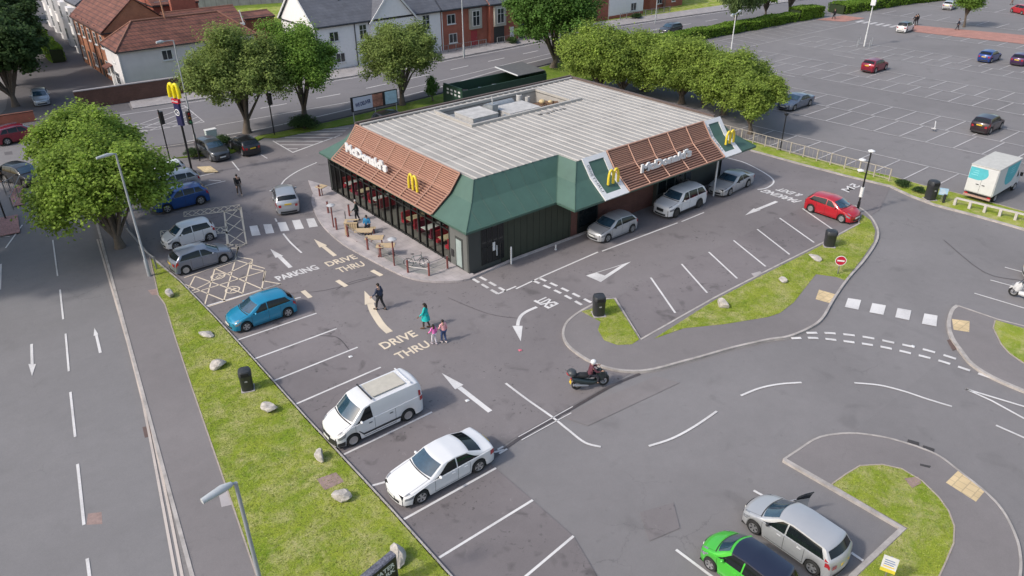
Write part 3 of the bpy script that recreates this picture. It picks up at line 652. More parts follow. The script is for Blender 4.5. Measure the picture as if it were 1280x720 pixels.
TYPES = dict(
 hatch = dict(L=3.97,W=1.72,R=.31,ax=(.78,3.27),top=[(0,.50),(.02,.60),(.09,.71),(.25,.80),(.95,.95),(1.72,1.40),(2.3,1.47),(3.35,1.40),(3.80,1.02),(3.93,.90),(3.97,.52)],belt=[(0,.60),(.9,.88),(3.9,1.0)],sid=(1.05,1.8,3.30,3.62),ws=(1.0,1.72),rw=(3.40,3.79),pil=(2.15,)),
 small = dict(L=3.6,W=1.62,R=.29,ax=(.68,2.98),top=[(0,.50),(.03,.68),(.2,.82),(.72,.98),(1.32,1.45),(2.0,1.52),(3.15,1.47),(3.45,1.05),(3.56,.92),(3.6,.5)],belt=[(0,.62),(.8,.92),(3.6,.98)],sid=(.85,1.4,3.05,3.25),ws=(.78,1.32),rw=(3.18,3.44),pil=(1.95,)),
 saloon = dict(L=4.85,W=1.86,R=.34,ax=(.92,3.85),top=[(0,.46),(.02,.56),(.10,.67),(.32,.76),(1.35,.95),(2.15,1.38),(2.7,1.44),(3.35,1.38),(4.15,1.06),(4.7,1.02),(4.81,.95),(4.85,.5)],belt=[(0,.58),(1.3,.86),(4.8,.96)],sid=(1.5,2.3,3.35,3.95),ws=(1.42,2.14),rw=(3.42,4.10),pil=(2.75,)),
 coupe = dict(L=4.6,W=1.8,R=.33,ax=(.9,3.55),top=[(0,.45),(.02,.55),(.10,.65),(.32,.74),(1.35,.92),(2.1,1.33),(2.6,1.38),(3.2,1.33),(3.98,1.03),(4.42,1.0),(4.55,.92),(4.6,.5)],belt=[(0,.58),(1.3,.84),(4.6,.94)],sid=(1.5,2.25,3.1,3.7),ws=(1.42,2.1),rw=(3.25,3.93),pil=(2.65,)),
 suv = dict(L=4.7,W=1.86,R=.38,ax=(.9,3.65),top=[(0,.6),(.03,.85),(.15,.98),(1.15,1.14),(1.8,1.70),(2.4,1.78),(4.15,1.72),(4.55,1.18),(4.66,1.05),(4.7,.6)],belt=[(0,.75),(1.1,1.06),(4.6,1.14)],sid=(1.3,1.9,4.0,4.35),ws=(1.2,1.8),rw=(4.2,4.54),pil=(2.35,3.35)),
 cross = dict(L=4.25,W=1.78,R=.35,ax=(.85,3.4),top=[(0,.55),(.03,.78),(.18,.9),(1.0,1.05),(1.7,1.52),(2.3,1.60),(3.65,1.53),(4.08,1.12),(4.2,1.0),(4.25,.55)],belt=[(0,.68),(1.0,.98),(4.2,1.08)],sid=(1.12,1.8,3.5,3.85),ws=(1.06,1.7),rw=(3.7,4.06),pil=(2.25,3.1)),
 estate = dict(L=4.05,W=1.74,R=.31,ax=(.78,3.3),top=[(0,.5),(.03,.68),(.2,.8),(.9,.98),(1.65,1.45),(2.2,1.54),(3.55,1.46),(3.9,1.08),(4.02,.92),(4.05,.5)],belt=[(0,.62),(.9,.92),(4.0,1.0)],sid=(1.0,1.75,3.45,3.7),ws=(.95,1.65),rw=(3.6,3.9),pil=(2.05,)),
 van = dict(L=4.75,W=1.86,R=.33,ax=(.88,3.75),top=[(0,.5),(.03,.78),(.16,.9),(.85,1.14),(1.55,1.80),(2.0,1.90),(4.45,1.92),(4.70,1.75),(4.74,1.0),(4.75,.5)],belt=[(0,.68),(.8,1.06),(4.7,1.16)],sid=(1.0,1.6,1.95,2.0),ws=(.9,1.55),rw=None,pil=(),tum=.12),
)
def car_shape(T):
    L_, W_ = T['L'], T['W']; xs, zs_ = zip(*T['top']); g = np.linspace(0, L_, 400); z0 = np.interp(g, xs, zs_)
    k = np.exp(-.5*(np.arange(-12,13)*L_/400/.05)**2); k /= k.sum(); z1 = np.convolve(np.pad(z0,12,'edge'), k, 'valid'); fade = np.clip(np.minimum(g, L_-g)/.12, 0, 1); z1 = z0*(1-fade)+z1*fade
    zt = lambda s: float(np.interp(s, g, z1))
    def ws(s):
        a = 1 if s > .75 else .74+.26*math.sqrt(max(0, 1-max(0,min(1,(.75-s)/.75))**2.2)); b = 1 if s < L_-.55 else .84+.16*math.sqrt(max(0, 1-max(0,min(1,(s-L_+.55)/.55))**2.4)); return W_/2*a*b
    def zb(s):
        c = T['R']*.55
        for a in T['ax']:
            q = (T['R']+.055)**2-(s-a)**2
            if q > 0: c = max(c, T['R']+math.sqrt(q))
        return c
    bx, bz = zip(*T['belt']); tum = T.get('tum', .30)
    def sec(s):
        w = ws(s); t = zt(s); zs2 = min(float(np.interp(s, bx, bz)), t-.03); zs2 = max(zs2, zb(s)+.03) if t-.03 > zb(s)+.03 else zs2
        h = t-zs2; wt = max(w-.06-tum*h, .3*w); ze = t-min(.07, .4*h); return w, t, zs2, h, wt, ze, min(zb(s), zs2-.01)
    def low(s, f, off=0):
        w, t, z2, h, wt, ze, b = sec(s); return np.array([s, w*(1-.07*(1-f)**2-.02*f**3)+off, b+(z2-b)*f])
    def high(s, q, off=0):
        w, t, z2, h, wt, ze, b = sec(s); y0 = w*.98-.03; return np.array([s, y0+(wt-y0)*q+.015*math.sin(math.pi*q)+off, z2+.008+(ze-z2-.008)*q+off*.3])
    def top(s, q, off=0):
        w, t, z2, h, wt, ze, b = sec(s); e = .02; dz = (zt(min(s+e,L_))-zt(max(s-e,0)))/(2*e); n = math.hypot(1, dz)
        a_, c_ = T['ws']; bw = math.exp(-max(0, a_-.1-s, s-c_)**2/.12)*.13
        if T['rw'] and s > (T['rw'][0]+c_)/2: a_, c_ = T['rw']; bw = -math.exp(-max(0, a_-s, s-c_)**2/.05)*.08
        return np.array([s-off*dz/n-bw*(1-(1-q)**2), wt*(1-q), ze+(t-ze)*(1-(1-q)**2)+off/n])
    st = [0.]; d = 0
    for i in range(1, 400):
        d += math.hypot(g[i]-g[i-1], z1[i]-z1[i-1])
        if d > .065: st.append(g[i]); d = 0
    if L_-st[-1] > .02: st.append(L_)
    else: st[-1] = L_
    return zt, low, high, top, st, sec
def bow(T, s, y):   # nose and tail curve back towards the corners
    L_ = T['L']; e = (abs(y)/(T['W']/2))**2
    return -.24*e*max(0, 1-max(s,0)/.6)**1.2+.15*e*max(0, 1-max(L_-s,0)/.5)**1.2
def X(T, p, sy=1): return (T['L']/2-p[0]+bow(T, p[0], p[1]), sy*p[1], p[2])
def endpatch(mb, T, ya, yb, za, zb_, off, front=True, n=8):
    V = []; s = 0 if front else T['L']; sg = 1 if front else -1
    for i in range(n+1):
        y = ya+(yb-ya)*i/n
        for z_ in (za, zb_): V.append((sg*(T['L']/2+off)+bow(T, s, y), y, z_))
    return mb.add(V, [(2*i,2*i+2,2*i+3,2*i+1) if front else (2*i,2*i+1,2*i+3,2*i+2) for i in range(n)])
def patch(mb, T, fn, s0, s1, q0, q1, off, ns=8, nq=4, sides=(1,-1), across=False):
    """piece of skin lying just proud of the body; s0/s1 may be functions of the height q"""
    for sy in sides:
        V = []
        for i in range(ns+1):
            for j in range(nq+1):
                q = q0+(q1-q0)*j/nq; a = s0(j/nq) if callable(s0) else s0; b = s1(j/nq) if callable(s1) else s1
                V.append(X(T, fn(a+(b-a)*i/ns, q, off), sy))
        mb.add(V, [(i*(nq+1)+j, (i+1)*(nq+1)+j, (i+1)*(nq+1)+j+1, i*(nq+1)+j+1) for i in range(ns) for j in range(nq)])
    return mb
_wheels = {}
def wheel_meshes(Rr, style):
    k = (round(Rr,2), style)
    if k in _wheels: return _wheels[k]
    t = MB().lathe([(Rr*.62,-.085),(Rr*.9,-.1),(Rr*.98,-.08),(Rr,-.05),(Rr,.05),(Rr*.98,.08),(Rr*.9,.1),(Rr*.66,.098),(Rr*.62,.06)], axis='Y', n=26).build('tyre', M_tyre, smooth=40)
    m = MB(); r = Rr*.66; m.lathe([(r,.094),(r*.93,.1),(r*.88,.07)], axis='Y', n=26)
    if style == 'spoke':
        for i in range(5):
            a = 2*math.pi*i/5
            for da in (-.17, .17): m.bar((r*.14*math.cos(a),.072,r*.14*math.sin(a)), (r*.92*math.cos(a+da),.086,r*.92*math.sin(a+da)), .02, .055)
        m.lathe([(0,.09),(r*.18,.088),(r*.2,.06)], axis='Y', n=12)
    else:
        m.lathe([(0,.09),(r*.3,.092),(r*.75,.078),(r*.9,.085)], axis='Y', n=20)
    m.m = 1; m.lathe([(0,.03),(r*.95,.03)], axis='Y', n=20)
    rm = m.build('rim', [M_rimd if style == 'dark' else M_rim, M_under], smooth=40)
    _wheels[k] = (t.data, rm.data); bpy.data.objects.remove(t); bpy.data.objects.remove(rm); return _wheels[k]
def car(kind, col, label, cat='car', name='parked_car', group=None, roof=None, rims='spoke', detail=2, rails=False, trim=False):
    T = TYPES[kind]; zt, low, high, top, st, sec = car_shape(T); root = thing(name, label, cat, group=group); L_, W_ = T['L'], T['W']
    FL = [('l',f) for f in (0,.15,.35,.6,.8,.94,1)]+[('h',q) for q in (0,.1,.35,.6,.85,1)]+[('t',q) for q in (.15,.4,.7,1)]
    V = []; half = len(FL)
    for s in st:
        row = [({'l':low,'h':high,'t':top}[k])(s, q) for k, q in FL]
        V += [X(T, p, 1) for p in row]+[X(T, p, -1) for p in row[:-1][::-1]]
    n = 2*half-1; F = []; mi = []
    ra, rb = T['ws'][1]+.02, (T['rw'][0] if T['rw'] else L_)
    for i in range(len(st)-1):
        for j in range(n-1):
            F.append((i*n+j, (i+1)*n+j, (i+1)*n+j+1, i*n+j+1)); jj = min(j, n-2-j)
            mi.append(1 if roof and jj >= 11 and ra < st[i] < rb+.3 else 0)
    for e_, s_ in ((0, 0.), (len(st)-1, L_)):   # bowed nose and tail faces
        base = len(V); sg = 1 if e_ == 0 else -1
        for j in range(half):
            xx, yy, zz_ = V[e_*n+j]
            for i in range(11): y2 = yy*(1-i/5); V.append((sg*L_/2+bow(T, s_, y2), y2, zz_))
        for j in range(half-1):
            for i in range(10): a_ = base+j*11+i; F.append((a_,a_+1,a_+12,a_+11) if sg < 0 else (a_,a_+11,a_+12,a_+1)); mi.append(0)
    b = MB(); b.add(V, F); b.mi = mi
    bo = b.build('body', [col, roof] if roof else col, root, smooth=38)
    u = MB().box(-L_/2+.12,-W_/2+.24,T['R']*.5,L_/2-.12,W_/2-.24,T['R']*.55+.45)
    u.box(-L_/2+.2,-W_/2+.09,T['R']*.5,L_/2-.2,W_/2-.09,T['R']*.58)
    u.build('underbody', M_under, root)
    for a in T['ax']:
        MB().box(L_/2-a-T['R']-.02,-W_/2+.12,T['R']*.8,L_/2-a+T['R']+.02,W_/2-.12,T['R']*2+.02).build('wheel_arch', M_under, root)
    a, c = T['ws']
    hw = lambda q: 0
    patch(MB(), T, top, lambda q: a+.06+.05*(1-q)**2, lambda q: c-.03, .09, 1, .012, 8, 6).build('windscreen', M_glass_c, root, smooth=60)
    if T['rw']:
        a2, c2 = T['rw']; patch(MB(), T, top, a2+.03, lambda q: c2-.05, .10, 1, .012, 8, 6).build('rear_window', M_glass, root, smooth=60)
    s0, s1, s2, s3 = T['sid']; pil = list(T['pil'])
    fs = lambda q: s0+.06+(s1-s0)*q; fe = lambda q: s3+(s2-s3)*q-.04
    # rear upright narrows with height
    cuts = [fs]+[(lambda p: (lambda q: p))(p) for p in pil]+[fe]
    if rails == 'convertible': cuts = cuts[:2]
    for sy in (1,-1):
        for i in range(len(cuts)-1):
            g0 = .03 if i > 0 else 0; g1 = .03 if i < len(cuts)-2 else 0
            patch(MB(), T, high, (lambda q, f=cuts[i], g0=g0: f(q)+g0), (lambda q, f=cuts[i+1], g1=g1: f(q)-g1), .05, .92, .012, 10, 5, (sy,)).build('side_window', M_glass, root, smooth=60)
    for sy in (1,-1):
        patch(patch(MB(), T, low, .05, .55, .70, .97, .010, 8, 3, (sy,)), T, top, .12, .42, .0, .12, .010, 6, 2, (sy,)).build('headlight', M_lamp, root, smooth=60)
        tl = MB()
        if kind in ('saloon','coupe'): patch(tl, T, low, L_-.38, L_-.01, .66, .97, .014, 6, 3, (sy,))
        else:
            patch(tl, T, low, L_-.27, L_-.03, .74, .98, .016, 6, 3, (sy,)); patch(tl, T, high, (T['rw'][1] if T['rw'] else L_-.12)-.20, (T['rw'][1] if T['rw'] else L_-.12)-.02, 0, .45, .016, 5, 3, (sy,))
        endpatch(tl, T, sy*W_*.34-.1, sy*W_*.34+.1, .64 if kind in ('saloon','coupe') else .66, .80 if kind in ('saloon','coupe') else .86, .012, False, 4)
        tl.build('tail_light', M_tail, root, smooth=60)
    # front: grille, lower intake, plate ; rear: plate
    fb = MB(); endpatch(fb, T, -W_*.27, W_*.27, .24, .38, .01); endpatch(fb, T, -W_*.17, W_*.17, .52, zt(.03)-.05, .008); fb.build('grille', M_black, root)
    MB().box(L_/2,-.26,.40,L_/2+.03,.26,.51).build('number_plate', M_pw, root)
    zr = .52 if kind in ('small',) else .70 if kind in ('saloon','coupe','hatch','estate') else .85
    MB().box(-L_/2-.028,-.26,zr,-L_/2+.01,.26,zr+.11).build('number_plate', M_py, root)
    endpatch(MB(), T, -W_*.34, W_*.34, .22, .36, .008, False).build('rear_diffuser', M_black, root)
    for sy in (1,-1):
        m = MB(); p = high(s0+.35, .08); m.ball((L_/2-p[0], sy*(p[1]+.1), p[2]+.05), (.07,.1,.065), 10, 6); m.m = 1; m.bar((L_/2-p[0], sy*(p[1]-.02), p[2]), (L_/2-p[0], sy*(p[1]+.06), p[2]+.02), .05, .04)
        m.build('wing_mirror', [M_black if col in (P_silver,) else col, M_black], root, smooth=50)
    sm = MB()
    doors = [s0+.1]+[p for p in pil[:2]]+[min(s2+.02, T['ax'][1]-T['R']-.1)] if kind != 'van' else [1.05, 2.02, 3.1]
    for sy in (1,-1):
        for d in doors: patch(sm, T, low, d-.007, d+.007, .1, .99, .004, 1, 8, (sy,))
        patch(sm, T, low, doors[0], doors[-1], .09, .12, .004, 10, 1, (sy,))
    for q in (1,-1): patch(sm, T, top, .16, T['ws'][0]+.02, .10, .115, .004, 8, 1, (q,))
    patch(sm, T, top, T['ws'][0]+.0, T['ws'][0]+.045, .05, 1, .006, 2, 6)
    sm.build('door_seam', M_seam, root)
    for sy in (1,-1):
        for d in doors[1:]: p = low(d-.2, .82); MB().cbox((L_/2-p[0]+.02, sy*(p[1]+.012), p[2]), (.17,.03,.03)).build('door_handle', M_black if kind == 'van' else col, root)
    if rails is True or trim:
        if rails is True:
            for sy in (1,-1):
                r_ = MB(); r_.tube([X(T, top(s, .03, .05), sy) for s in np.linspace(ra+.1, rb-.1, 6)], .02, 6); r_.build('roof_rail', M_chrome, root)
        if trim: [patch(MB(), T, low, T['ax'][0]+T['R']+.07, T['ax'][1]-T['R']-.07, .0, .2, .012, 8, 2, (sy,)).build('side_step', M_black, root) for sy in (1,-1)]
    tm, rm = wheel_meshes(T['R'], rims)
    for a in T['ax']:
        for sy in (1,-1):
            wo = bpy.data.objects.new('wheel', None); COL.objects.link(wo); wo.parent = root; wo.location = (L_/2-a, sy*(W_/2-.125), T['R']); wo.rotation_euler = (0,0,0 if sy > 0 else math.pi)
            for nm, me in (('tyre',tm),('rim',rm)):
                o = bpy.data.objects.new(nm, me); COL.objects.link(o); o.parent = wo
    return root
def place(root, T, f, r, side, head=None):
    """f, r: photo pixels where the near front and near rear wheels touch the ground; side: 'l' or 'r' is the near one"""
    a, b = np.array(at(*f)), np.array(at(*r)); h = math.atan2(*(a-b)[::-1]) if head is None else R(head)
    u = np.array([math.cos(h), math.sin(h)]); v = np.array([-u[1], u[0]]); mid = (a+b)/2
    W_, L_ = T['W'], T['L']; axm = L_/2-(T['ax'][0]+T['ax'][1])/2
    c = mid-u*axm+(-v if side == 'l' else v)*(W_/2-.06)
    root.location = (c[0], c[1], 0); root.rotation_euler = (0,0,h); return root
def placec(root, x, y, head): root.location = (x, y, 0); root.rotation_euler = (0,0,R(head)); return root

G1, G2, G3, G4 = 'cars parked in the left bays', 'cars queuing in the drive-through lane', 'cars in the far car park', 'cars on the streets'
c1 = car('saloon', P_white, 'long white saloon with dark glass parked behind the white van', 'car', 'saloon_car', G1); place(c1, TYPES['saloon'], (524.4,629), (602,590), 'l', 179)
# small van with roof bars
c2 = car('van', P_white, 'white panel van with roof bars beside the white saloon', 'van', 'panel_van', G1, rims='plain'); place(c2, TYPES['van'], (443,558), (510.5,524.7), 'l', 178.5)
Tv = TYPES['van']; m = MB(); m.m = 0; m.box(-1.55,-.55,1.925,.15,.55,1.955); m.build('roof_panel', mat('cream_panel', (.45,.42,.36), .7), c2)
for xx in (.30,-1.72): MB().box(xx-.03,-.72,1.96,xx+.03,.72,2.0).build('roof_bar', M_black if xx > 0 else P_white, c2)
zt_, low_, *_r = car_shape(Tv)
[patch(MB(), Tv, low_, 1.2, 3.35, .22, .34, .014, 10, 2, (sy,)).build('side_moulding', M_black, c2) for sy in (1,-1)]; patch(MB(), Tv, low_, .02, .45, .05, .42, .014, 6, 3).build('front_bumper', M_black, c2)
endpatch(MB(), Tv, -.72, .72, .22, .56, .014).build('bumper_face', M_black, c2)
c3 = car('hatch', P_teal, 'teal blue hatchback with silver wheels beside the hatched disabled bay', 'car', 'parked_car', G1); place(c3, TYPES['hatch'], (307.8,413.3), (363,397), 'l', 179)
c4 = car('hatch', paint('dusty_blue', (.19,.215,.27), .45), 'dusty blue grey hatchback parked nose out beside the white small car', 'car', 'parked_car', G1, rims='plain'); place(c4, TYPES['hatch'], (282,329), (233,342.7), 'r', 0)
c5 = car('small', P_white, 'small white hatchback inside the cream hatched bay', 'car', 'parked_car', G1, rims='spoke'); place(c5, TYPES['small'], (219,311.5), (266,302), 'l', 179)
c6 = car('cross', P_blue, 'bright blue crossover half hidden by the leafy roadside tree', 'car', 'parked_car', G1); placec(c6, 14.3, 58.2, 180)
c7 = car('cross', P_silver, 'silver crossover between the bright blue car and a white one', 'car', 'parked_car', G1); placec(c7, 14.9, 61.8, 180)
c8 = car('estate', P_white, 'white hatchback at the far end of the bays near the grass corner', 'car', 'parked_car', G1); placec(c8, 14.9, 64.9, 180)
c9 = car('cross', P_gun, 'dark grey car with bright headlights facing the restaurant car park', 'car', 'parked_car', G1); place(c9, TYPES['cross'], (262.7,203.5), (250,192), 'r', -86)
c10 = car('hatch', P_blk, 'black hatchback with yellow rear plate parked under the street tree', 'car', 'parked_car', G1); place(c10, TYPES['hatch'], (289,186), (303.8,196), 'l', 92)
c11 = car('cross', paint('pale_silver', (.42,.43,.45), .5), 'pale silver car driving over the small crossing by the terrace', 'car', 'moving_car', rims='plain'); placec(c11, 20.6, 53.0, 72)
c12 = car('hatch', P_silver, 'silver hatchback at the exit end of the drive-through lane', 'car', 'queuing_car', G2); place(c12, TYPES['hatch'], (758.7,303), (791,290.5), 'l', 180)
c13 = car('suv', P_white, 'large white four by four under the tan louvred canopy', 'car', 'queuing_car', G2, rims='dark', rails=False, trim=True); place(c13, TYPES['suv'], (843,272), (875.5,260), 'l', 181)
c14 = car('coupe', P_silver, 'low silver saloon entering the drive-through lane behind the white four by four', 'car', 'queuing_car', G2); place(c14, TYPES['coupe'], (912,246), (934.5,233), 'l', 184)
c15 = car('hatch', P_red, 'bright red hatchback in the end bay beside the black lamp post', 'car', 'parked_car', rims='plain'); place(c15, TYPES['hatch'], (1041.8,279.3), (1020.7,264.4), 'r', -90)
# bottom of the picture
c17 = car('estate', P_silver, 'silver hatchback with its passenger door open beside the green car', 'car', 'parked_car', rims='spoke'); place(c17, TYPES['estate'], (939.5,664.5), (1014,719), 'l', 90)
c18 = car('small', P_green, 'lime green small car with a dark blue roof', 'car', 'parked_car', roof=P_navy, rims='spoke'); 
T18 = TYPES['small']; a18 = np.array(at(886,712)); placec(c18, a18[0]+T18['W']/2-.06, a18[1]-(T18['L']/2-T18['ax'][0]), 90)
Te = TYPES['estate']; _, lo_, hi_, tp_, _, _ = car_shape(Te)
dr = thing('open_door', None, None); del_keys = None; dr.parent = c17; s0 = 1.12; hinge = np.array(X(Te, low_(s0, .5), -1)); hinge = np.array([Te['L']/2-s0, -Te['W']/2+.04, 0])
def hinged(p, ang=R(62)):
    x, y = p[0]-hinge[0], p[1]-hinge[1]; ca, sa = math.cos(ang), math.sin(ang); return (hinge[0]+x*ca-y*sa, hinge[1]+x*sa+y*ca, p[2])
def door_part(s_a, s_b, fn, q0, q1, th, name, m, off=0):
    V = []; ns, nq = 6, 4
    for o in (0, -th):
        for i in range(ns+1):
            for j in range(nq+1):
                p = X(Te, fn(s_a+(s_b-s_a)*i/ns, q0+(q1-q0)*j/nq, off+o), -1); V.append(hinged(p))
    F = []; k = (ns+1)*(nq+1)
    for i in range(ns):
        for j in range(nq):
            a = i*(nq+1)+j; F += [(a,a+1,a+nq+2,a+nq+1), (k+a,k+a+nq+1,k+a+nq+2,k+a+1)]
    ring = [i*(nq+1) for i in range(ns+1)]+[ns*(nq+1)+j for j in range(1,nq+1)]+[i*(nq+1)+nq for i in range(ns-1,-1,-1)]+[j for j in range(nq-1,0,-1)]
    F += [(ring[i], ring[(i+1)%len(ring)], k+ring[(i+1)%len(ring)], k+ring[i]) for i in range(len(ring))]
    return MB().add(V, F).build(name, m, dr)
door_part(s0, 2.05, lo_, .1, 1, .07, 'door_panel', P_silver); door_part(s0+.35, 2.05, hi_, .0, .95, .03, 'window_pane', M_glass)
MB().add([X(Te, lo_(s, f, .013), -1) for s in (s0, 1.6, 2.04) for f in (.12, .5, .97)], [(0,3,4,1),(1,4,5,2),(3,6,7,4),(4,7,8,5)]).build('door_opening', M_under, c17)
# far car park
def far(kind, col, label, f, r, side, head, **kw): c = car(kind, col, label, 'car', 'parked_car', kw.pop('group', G3), **kw); place(c, TYPES[kind], f, r, side, head); return c
far('saloon', P_sbl, 'slate blue saloon parked alone beside the pale green tree edge', (994,139), (1010.5,132), 'l', 180)
far('cross', P_maroon, 'claret red car parked alone in the second row of the far car park', (1108,86), (1092.5,93), 'r', 0)
far('hatch', P_cobalt, 'cobalt blue hatchback parked alone in the large empty car park', (1249,74), (1238,80), 'r', 0)
far('cross', P_dred, 'near black car with dark glass parked above the white lorry', (1251.7,161), (1235.5,168.5), 'r', 0)
far('small', P_white, 'small white car with a black roof by the red block path', (1142.5,37.8), (1131,42), 'r', 5, roof=P_blk)
far('hatch', P_purple, 'purple car cut by the edge of the photo beside the cobalt blue car', (1290,78), (1279,84), 'r', 0)
far('small', paint('scarlet', (.40,.02,.03), .1), 'scarlet hatchback in the upper corner of the far car park', (1272,12), (1268,22), 'l', 60)
far('hatch', P_silver, 'silver car half hidden behind the small round clipped tree', (1197,8), (1187,15), 'r', 10)
far('estate', P_gun, 'charcoal estate car near the end of the clipped hedge', (1112,10), (1098,7), 'r', -35)
far('hatch', P_blk, 'black hatchback in shade beyond the clipped hedge', (1098,2), (1084,1), 'r', -35)
cw = car('small', P_white, 'white hatchback on the right edge beside the white motorcycle', 'car', 'parked_car'); p = at(1278.5,336.5); placec(cw, p[0]-.2, p[1]-1.9, -62)
# streets
far('cross', P_gun, 'grey car driving along the road beyond the long hedge', (835,44.5), (851,41), 'l', 182, group=G4)
far('cross', P_maroon, 'red sport utility car waiting at the junction near the parked white car', (38,176), (20,179), 'r', 8, group=G4, rails=True)
far('hatch', paint('pale_blue', (.38,.42,.47), .4), 'pale car parked in the side street below the big dark tree', (44,137), (41,122), 'r', -97, group=G4)
cb = car('cross', P_blk, 'black car with chrome window line half hidden by the roadside tree', 'car', 'moving_car', G4); placec(cb, 5.9, 71.8, -66)
cc = car('estate', P_blk, 'black car parked below the advertising hoarding', 'car', 'parked_car', G4); placec(cc, 37.8, 65.6, 4)
# lorry --------------------------------------------------------------
lor = thing('box_lorry', 'white box lorry with teal patches on its rear doors and side', 'lorry')
Mw = mat('lorry_white', (.56,.56,.56), .5, var=.06); Mcr = mat('lorry_roof', (.47,.46,.43), .7, var=.12); Mteal = mat('lorry_teal', (.08,.40,.46), .6, var=.12); Mtl = mat('lorry_teal_light', (.2,.55,.6), .5)
b_ = MB().box(-3.0,-1.05,.75,1.25,1.05,3.05); b_.build('box_body', Mw, lor, bevel=.04)
MB().box(-3.02,-1.06,3.05,1.27,1.06,3.1).build('box_roof', Mcr, lor)
for sy in (1,-1): 
    d = MB().box(-3.05,min(sy*.02,sy*1.0),.85,-3.0,max(sy*.02,sy*1.0),2.95).build('rear_door', Mw, lor)
    MB().cbox((-3.07,sy*.22,1.55),(.03,.22,.05)).build('door_handle', M_black, d)
    MB().cbox((-3.0,sy*.85,.62),(.06,.25,.14)).build('tail_light', M_tail, lor)
def roundpatch(mb, fx_, pts): mb.add([fx_(a,b) for a,b in pts], [tuple(range(len(pts)))])
tp = MB(); roundpatch(tp, lambda a,b: (-3.054,a,b), [(1.0,2.9),(-.25,2.9)]+[(-.25+.0-.0+.4*math.sin(t)+(.0) , 2.9-.0-.0-.0) for t in []]+[(.4-.78*math.cos(t),2.5-.62*math.sin(t)) for t in np.linspace(0,math.pi/2,7)]+[(1.0,1.92)])
tp.build('teal_patch', Mteal, lor); tp = MB(); roundpatch(tp, lambda a,b: (a,-1.054,b), [(1.0,2.95),(-1.4,2.95),(-1.42,2.2)]+[(-.6-.8*math.cos(t),2.1-.85*math.sin(t)) for t in np.linspace(.2,math.pi/2,6)]+[(.2,1.35),(.8,2.0)])
tp.build('teal_patch', Mteal, lor)
t2 = MB()
for k in range(3): t2.box(-3.06,.35,2.25+.18*k,-3.056,.85-.1*k,2.31+.18*k); t2.box(-.6,-1.06,2.2+.2*k,.2,-1.056,2.27+.2*k)
t2.build('patch_lettering', Mtl, lor)
cab = MB(); cab.prism([(1.25,-.95),(2.05,-.95),(2.75,-.85),(2.75,.85),(2.05,.95),(1.25,.95)], .45, 1.25); cab.add([(1.25,-.93,1.25),(2.25,-.93,1.25),(1.85,-.85,2.1),(1.25,-.85,2.15),(1.25,.93,1.25),(2.25,.93,1.25),(1.85,.85,2.1),(1.25,.85,2.15)], [(0,1,2,3),(4,7,6,5),(1,5,6,2),(2,6,7,3),(0,3,7,4),(0,4,5,1)])
cab.build('cab', Mw, lor, bevel=.03)
for sy in (1,-1): MB().add([(1.35,sy*.936,1.3),(2.1,sy*.936,1.3),(1.8,sy*.872,2.0),(1.35,sy*.872,2.0)],[(0,1,2,3)]).build('side_window', M_glass, lor); MB().cbox((2.0,sy*1.12,1.5),(.08,.2,.32)).build('wing_mirror', M_black, lor)
MB().add([(2.268,-.85,1.3),(2.268,.85,1.3),(1.88,.78,2.05),(1.88,-.78,2.05)],[(0,1,2,3)]).build('windscreen', M_glass_c, lor)
MB().box(-3.0,-.9,.45,2.2,.9,.75).build('chassis', M_under, lor)
MB().box(-3.12,-1.0,.45,-3.0,1.0,.58).build('rear_bumper', mat('warning_bumper', (.4,.25,.2), .7), lor)
tm, rm = wheel_meshes(.37, 'plain')
for a in (1.85,-1.9):
    for sy in (1,-1):
        wo = bpy.data.objects.new('wheel', None); COL.objects.link(wo); wo.parent = lor; wo.location = (a, sy*.88, .37); wo.rotation_euler = (0,0,0 if sy>0 else math.pi)
        for nm, me in (('tyre',tm),('rim',rm)): o = bpy.data.objects.new(nm, me); COL.objects.link(o); o.parent = wo
pr_ = np.array(at(1248,248)); pf_ = np.array(at(1276,231)); hh = math.atan2(*(pf_-pr_)[::-1]); u = np.array([math.cos(hh),math.sin(hh)]); v = np.array([-u[1],u[0]])
lc = pr_+u*1.9+v*.95; placec(lor, lc[0]-1.1, lc[1]-.1, math.degrees(hh)); lor.scale = (1, .97, .93)
# ------------------------------------------------------------------ the restaurant
Mgreen = mat('green_cladding', (.055,.112,.088), .55, var=.14, scale=.9)  # one green for the whole mansard and the pylon panels
Mdark = mat('charcoal_cladding', (.045,.05,.048), .55, var=.12, scale=.8); Mdg = mat('dark_green_wall', (.035,.042,.028), .6, var=.15, scale=.8); Mcg = mat('grey_cladding', (.13,.135,.13), .5, var=.08)
Mroof = mat('roof_sheet', (.335,.315,.29), .75, var=.2, scale=.5); Mrib = mat('roof_rib', (.38,.36,.335), .6, var=.1, scale=.5); Mtan = mat('terracotta_slat', (.40,.225,.165), .6, var=.08, scale=1.5); Mtanb = mat('terracotta_back', (.13,.055,.04), .8)
Mwf = mat('white_frame', (.62,.62,.63), .45, var=.05, scale=2); Mbrk = brick_mat('red_wall', (.16,.06,.045), (.12,.045,.035), (.09,.05,.04)); Mfr = mat('window_frame_black', (.015,.017,.016), .45)
Mfloor = mat('restaurant_floor', (.2,.19,.18), .5, var=.1, scale=2); Mcream = mat('table_cream', (.55,.45,.3), .5); Mtw = mat('table_white', (.65,.65,.65), .4); Mred = mat('seat_red', (.45,.03,.05), .5); Mdk = mat('interior_dark', (.07,.065,.06), .8)
Mgold = mat('arch_yellow', (.68,.52,.04), .35, var=.04); Mlet = mat('sign_white', (.68,.68,.68), .4, var=.03); Mcop = mat('coping_brown', (.11,.08,.07), .7, var=.2)
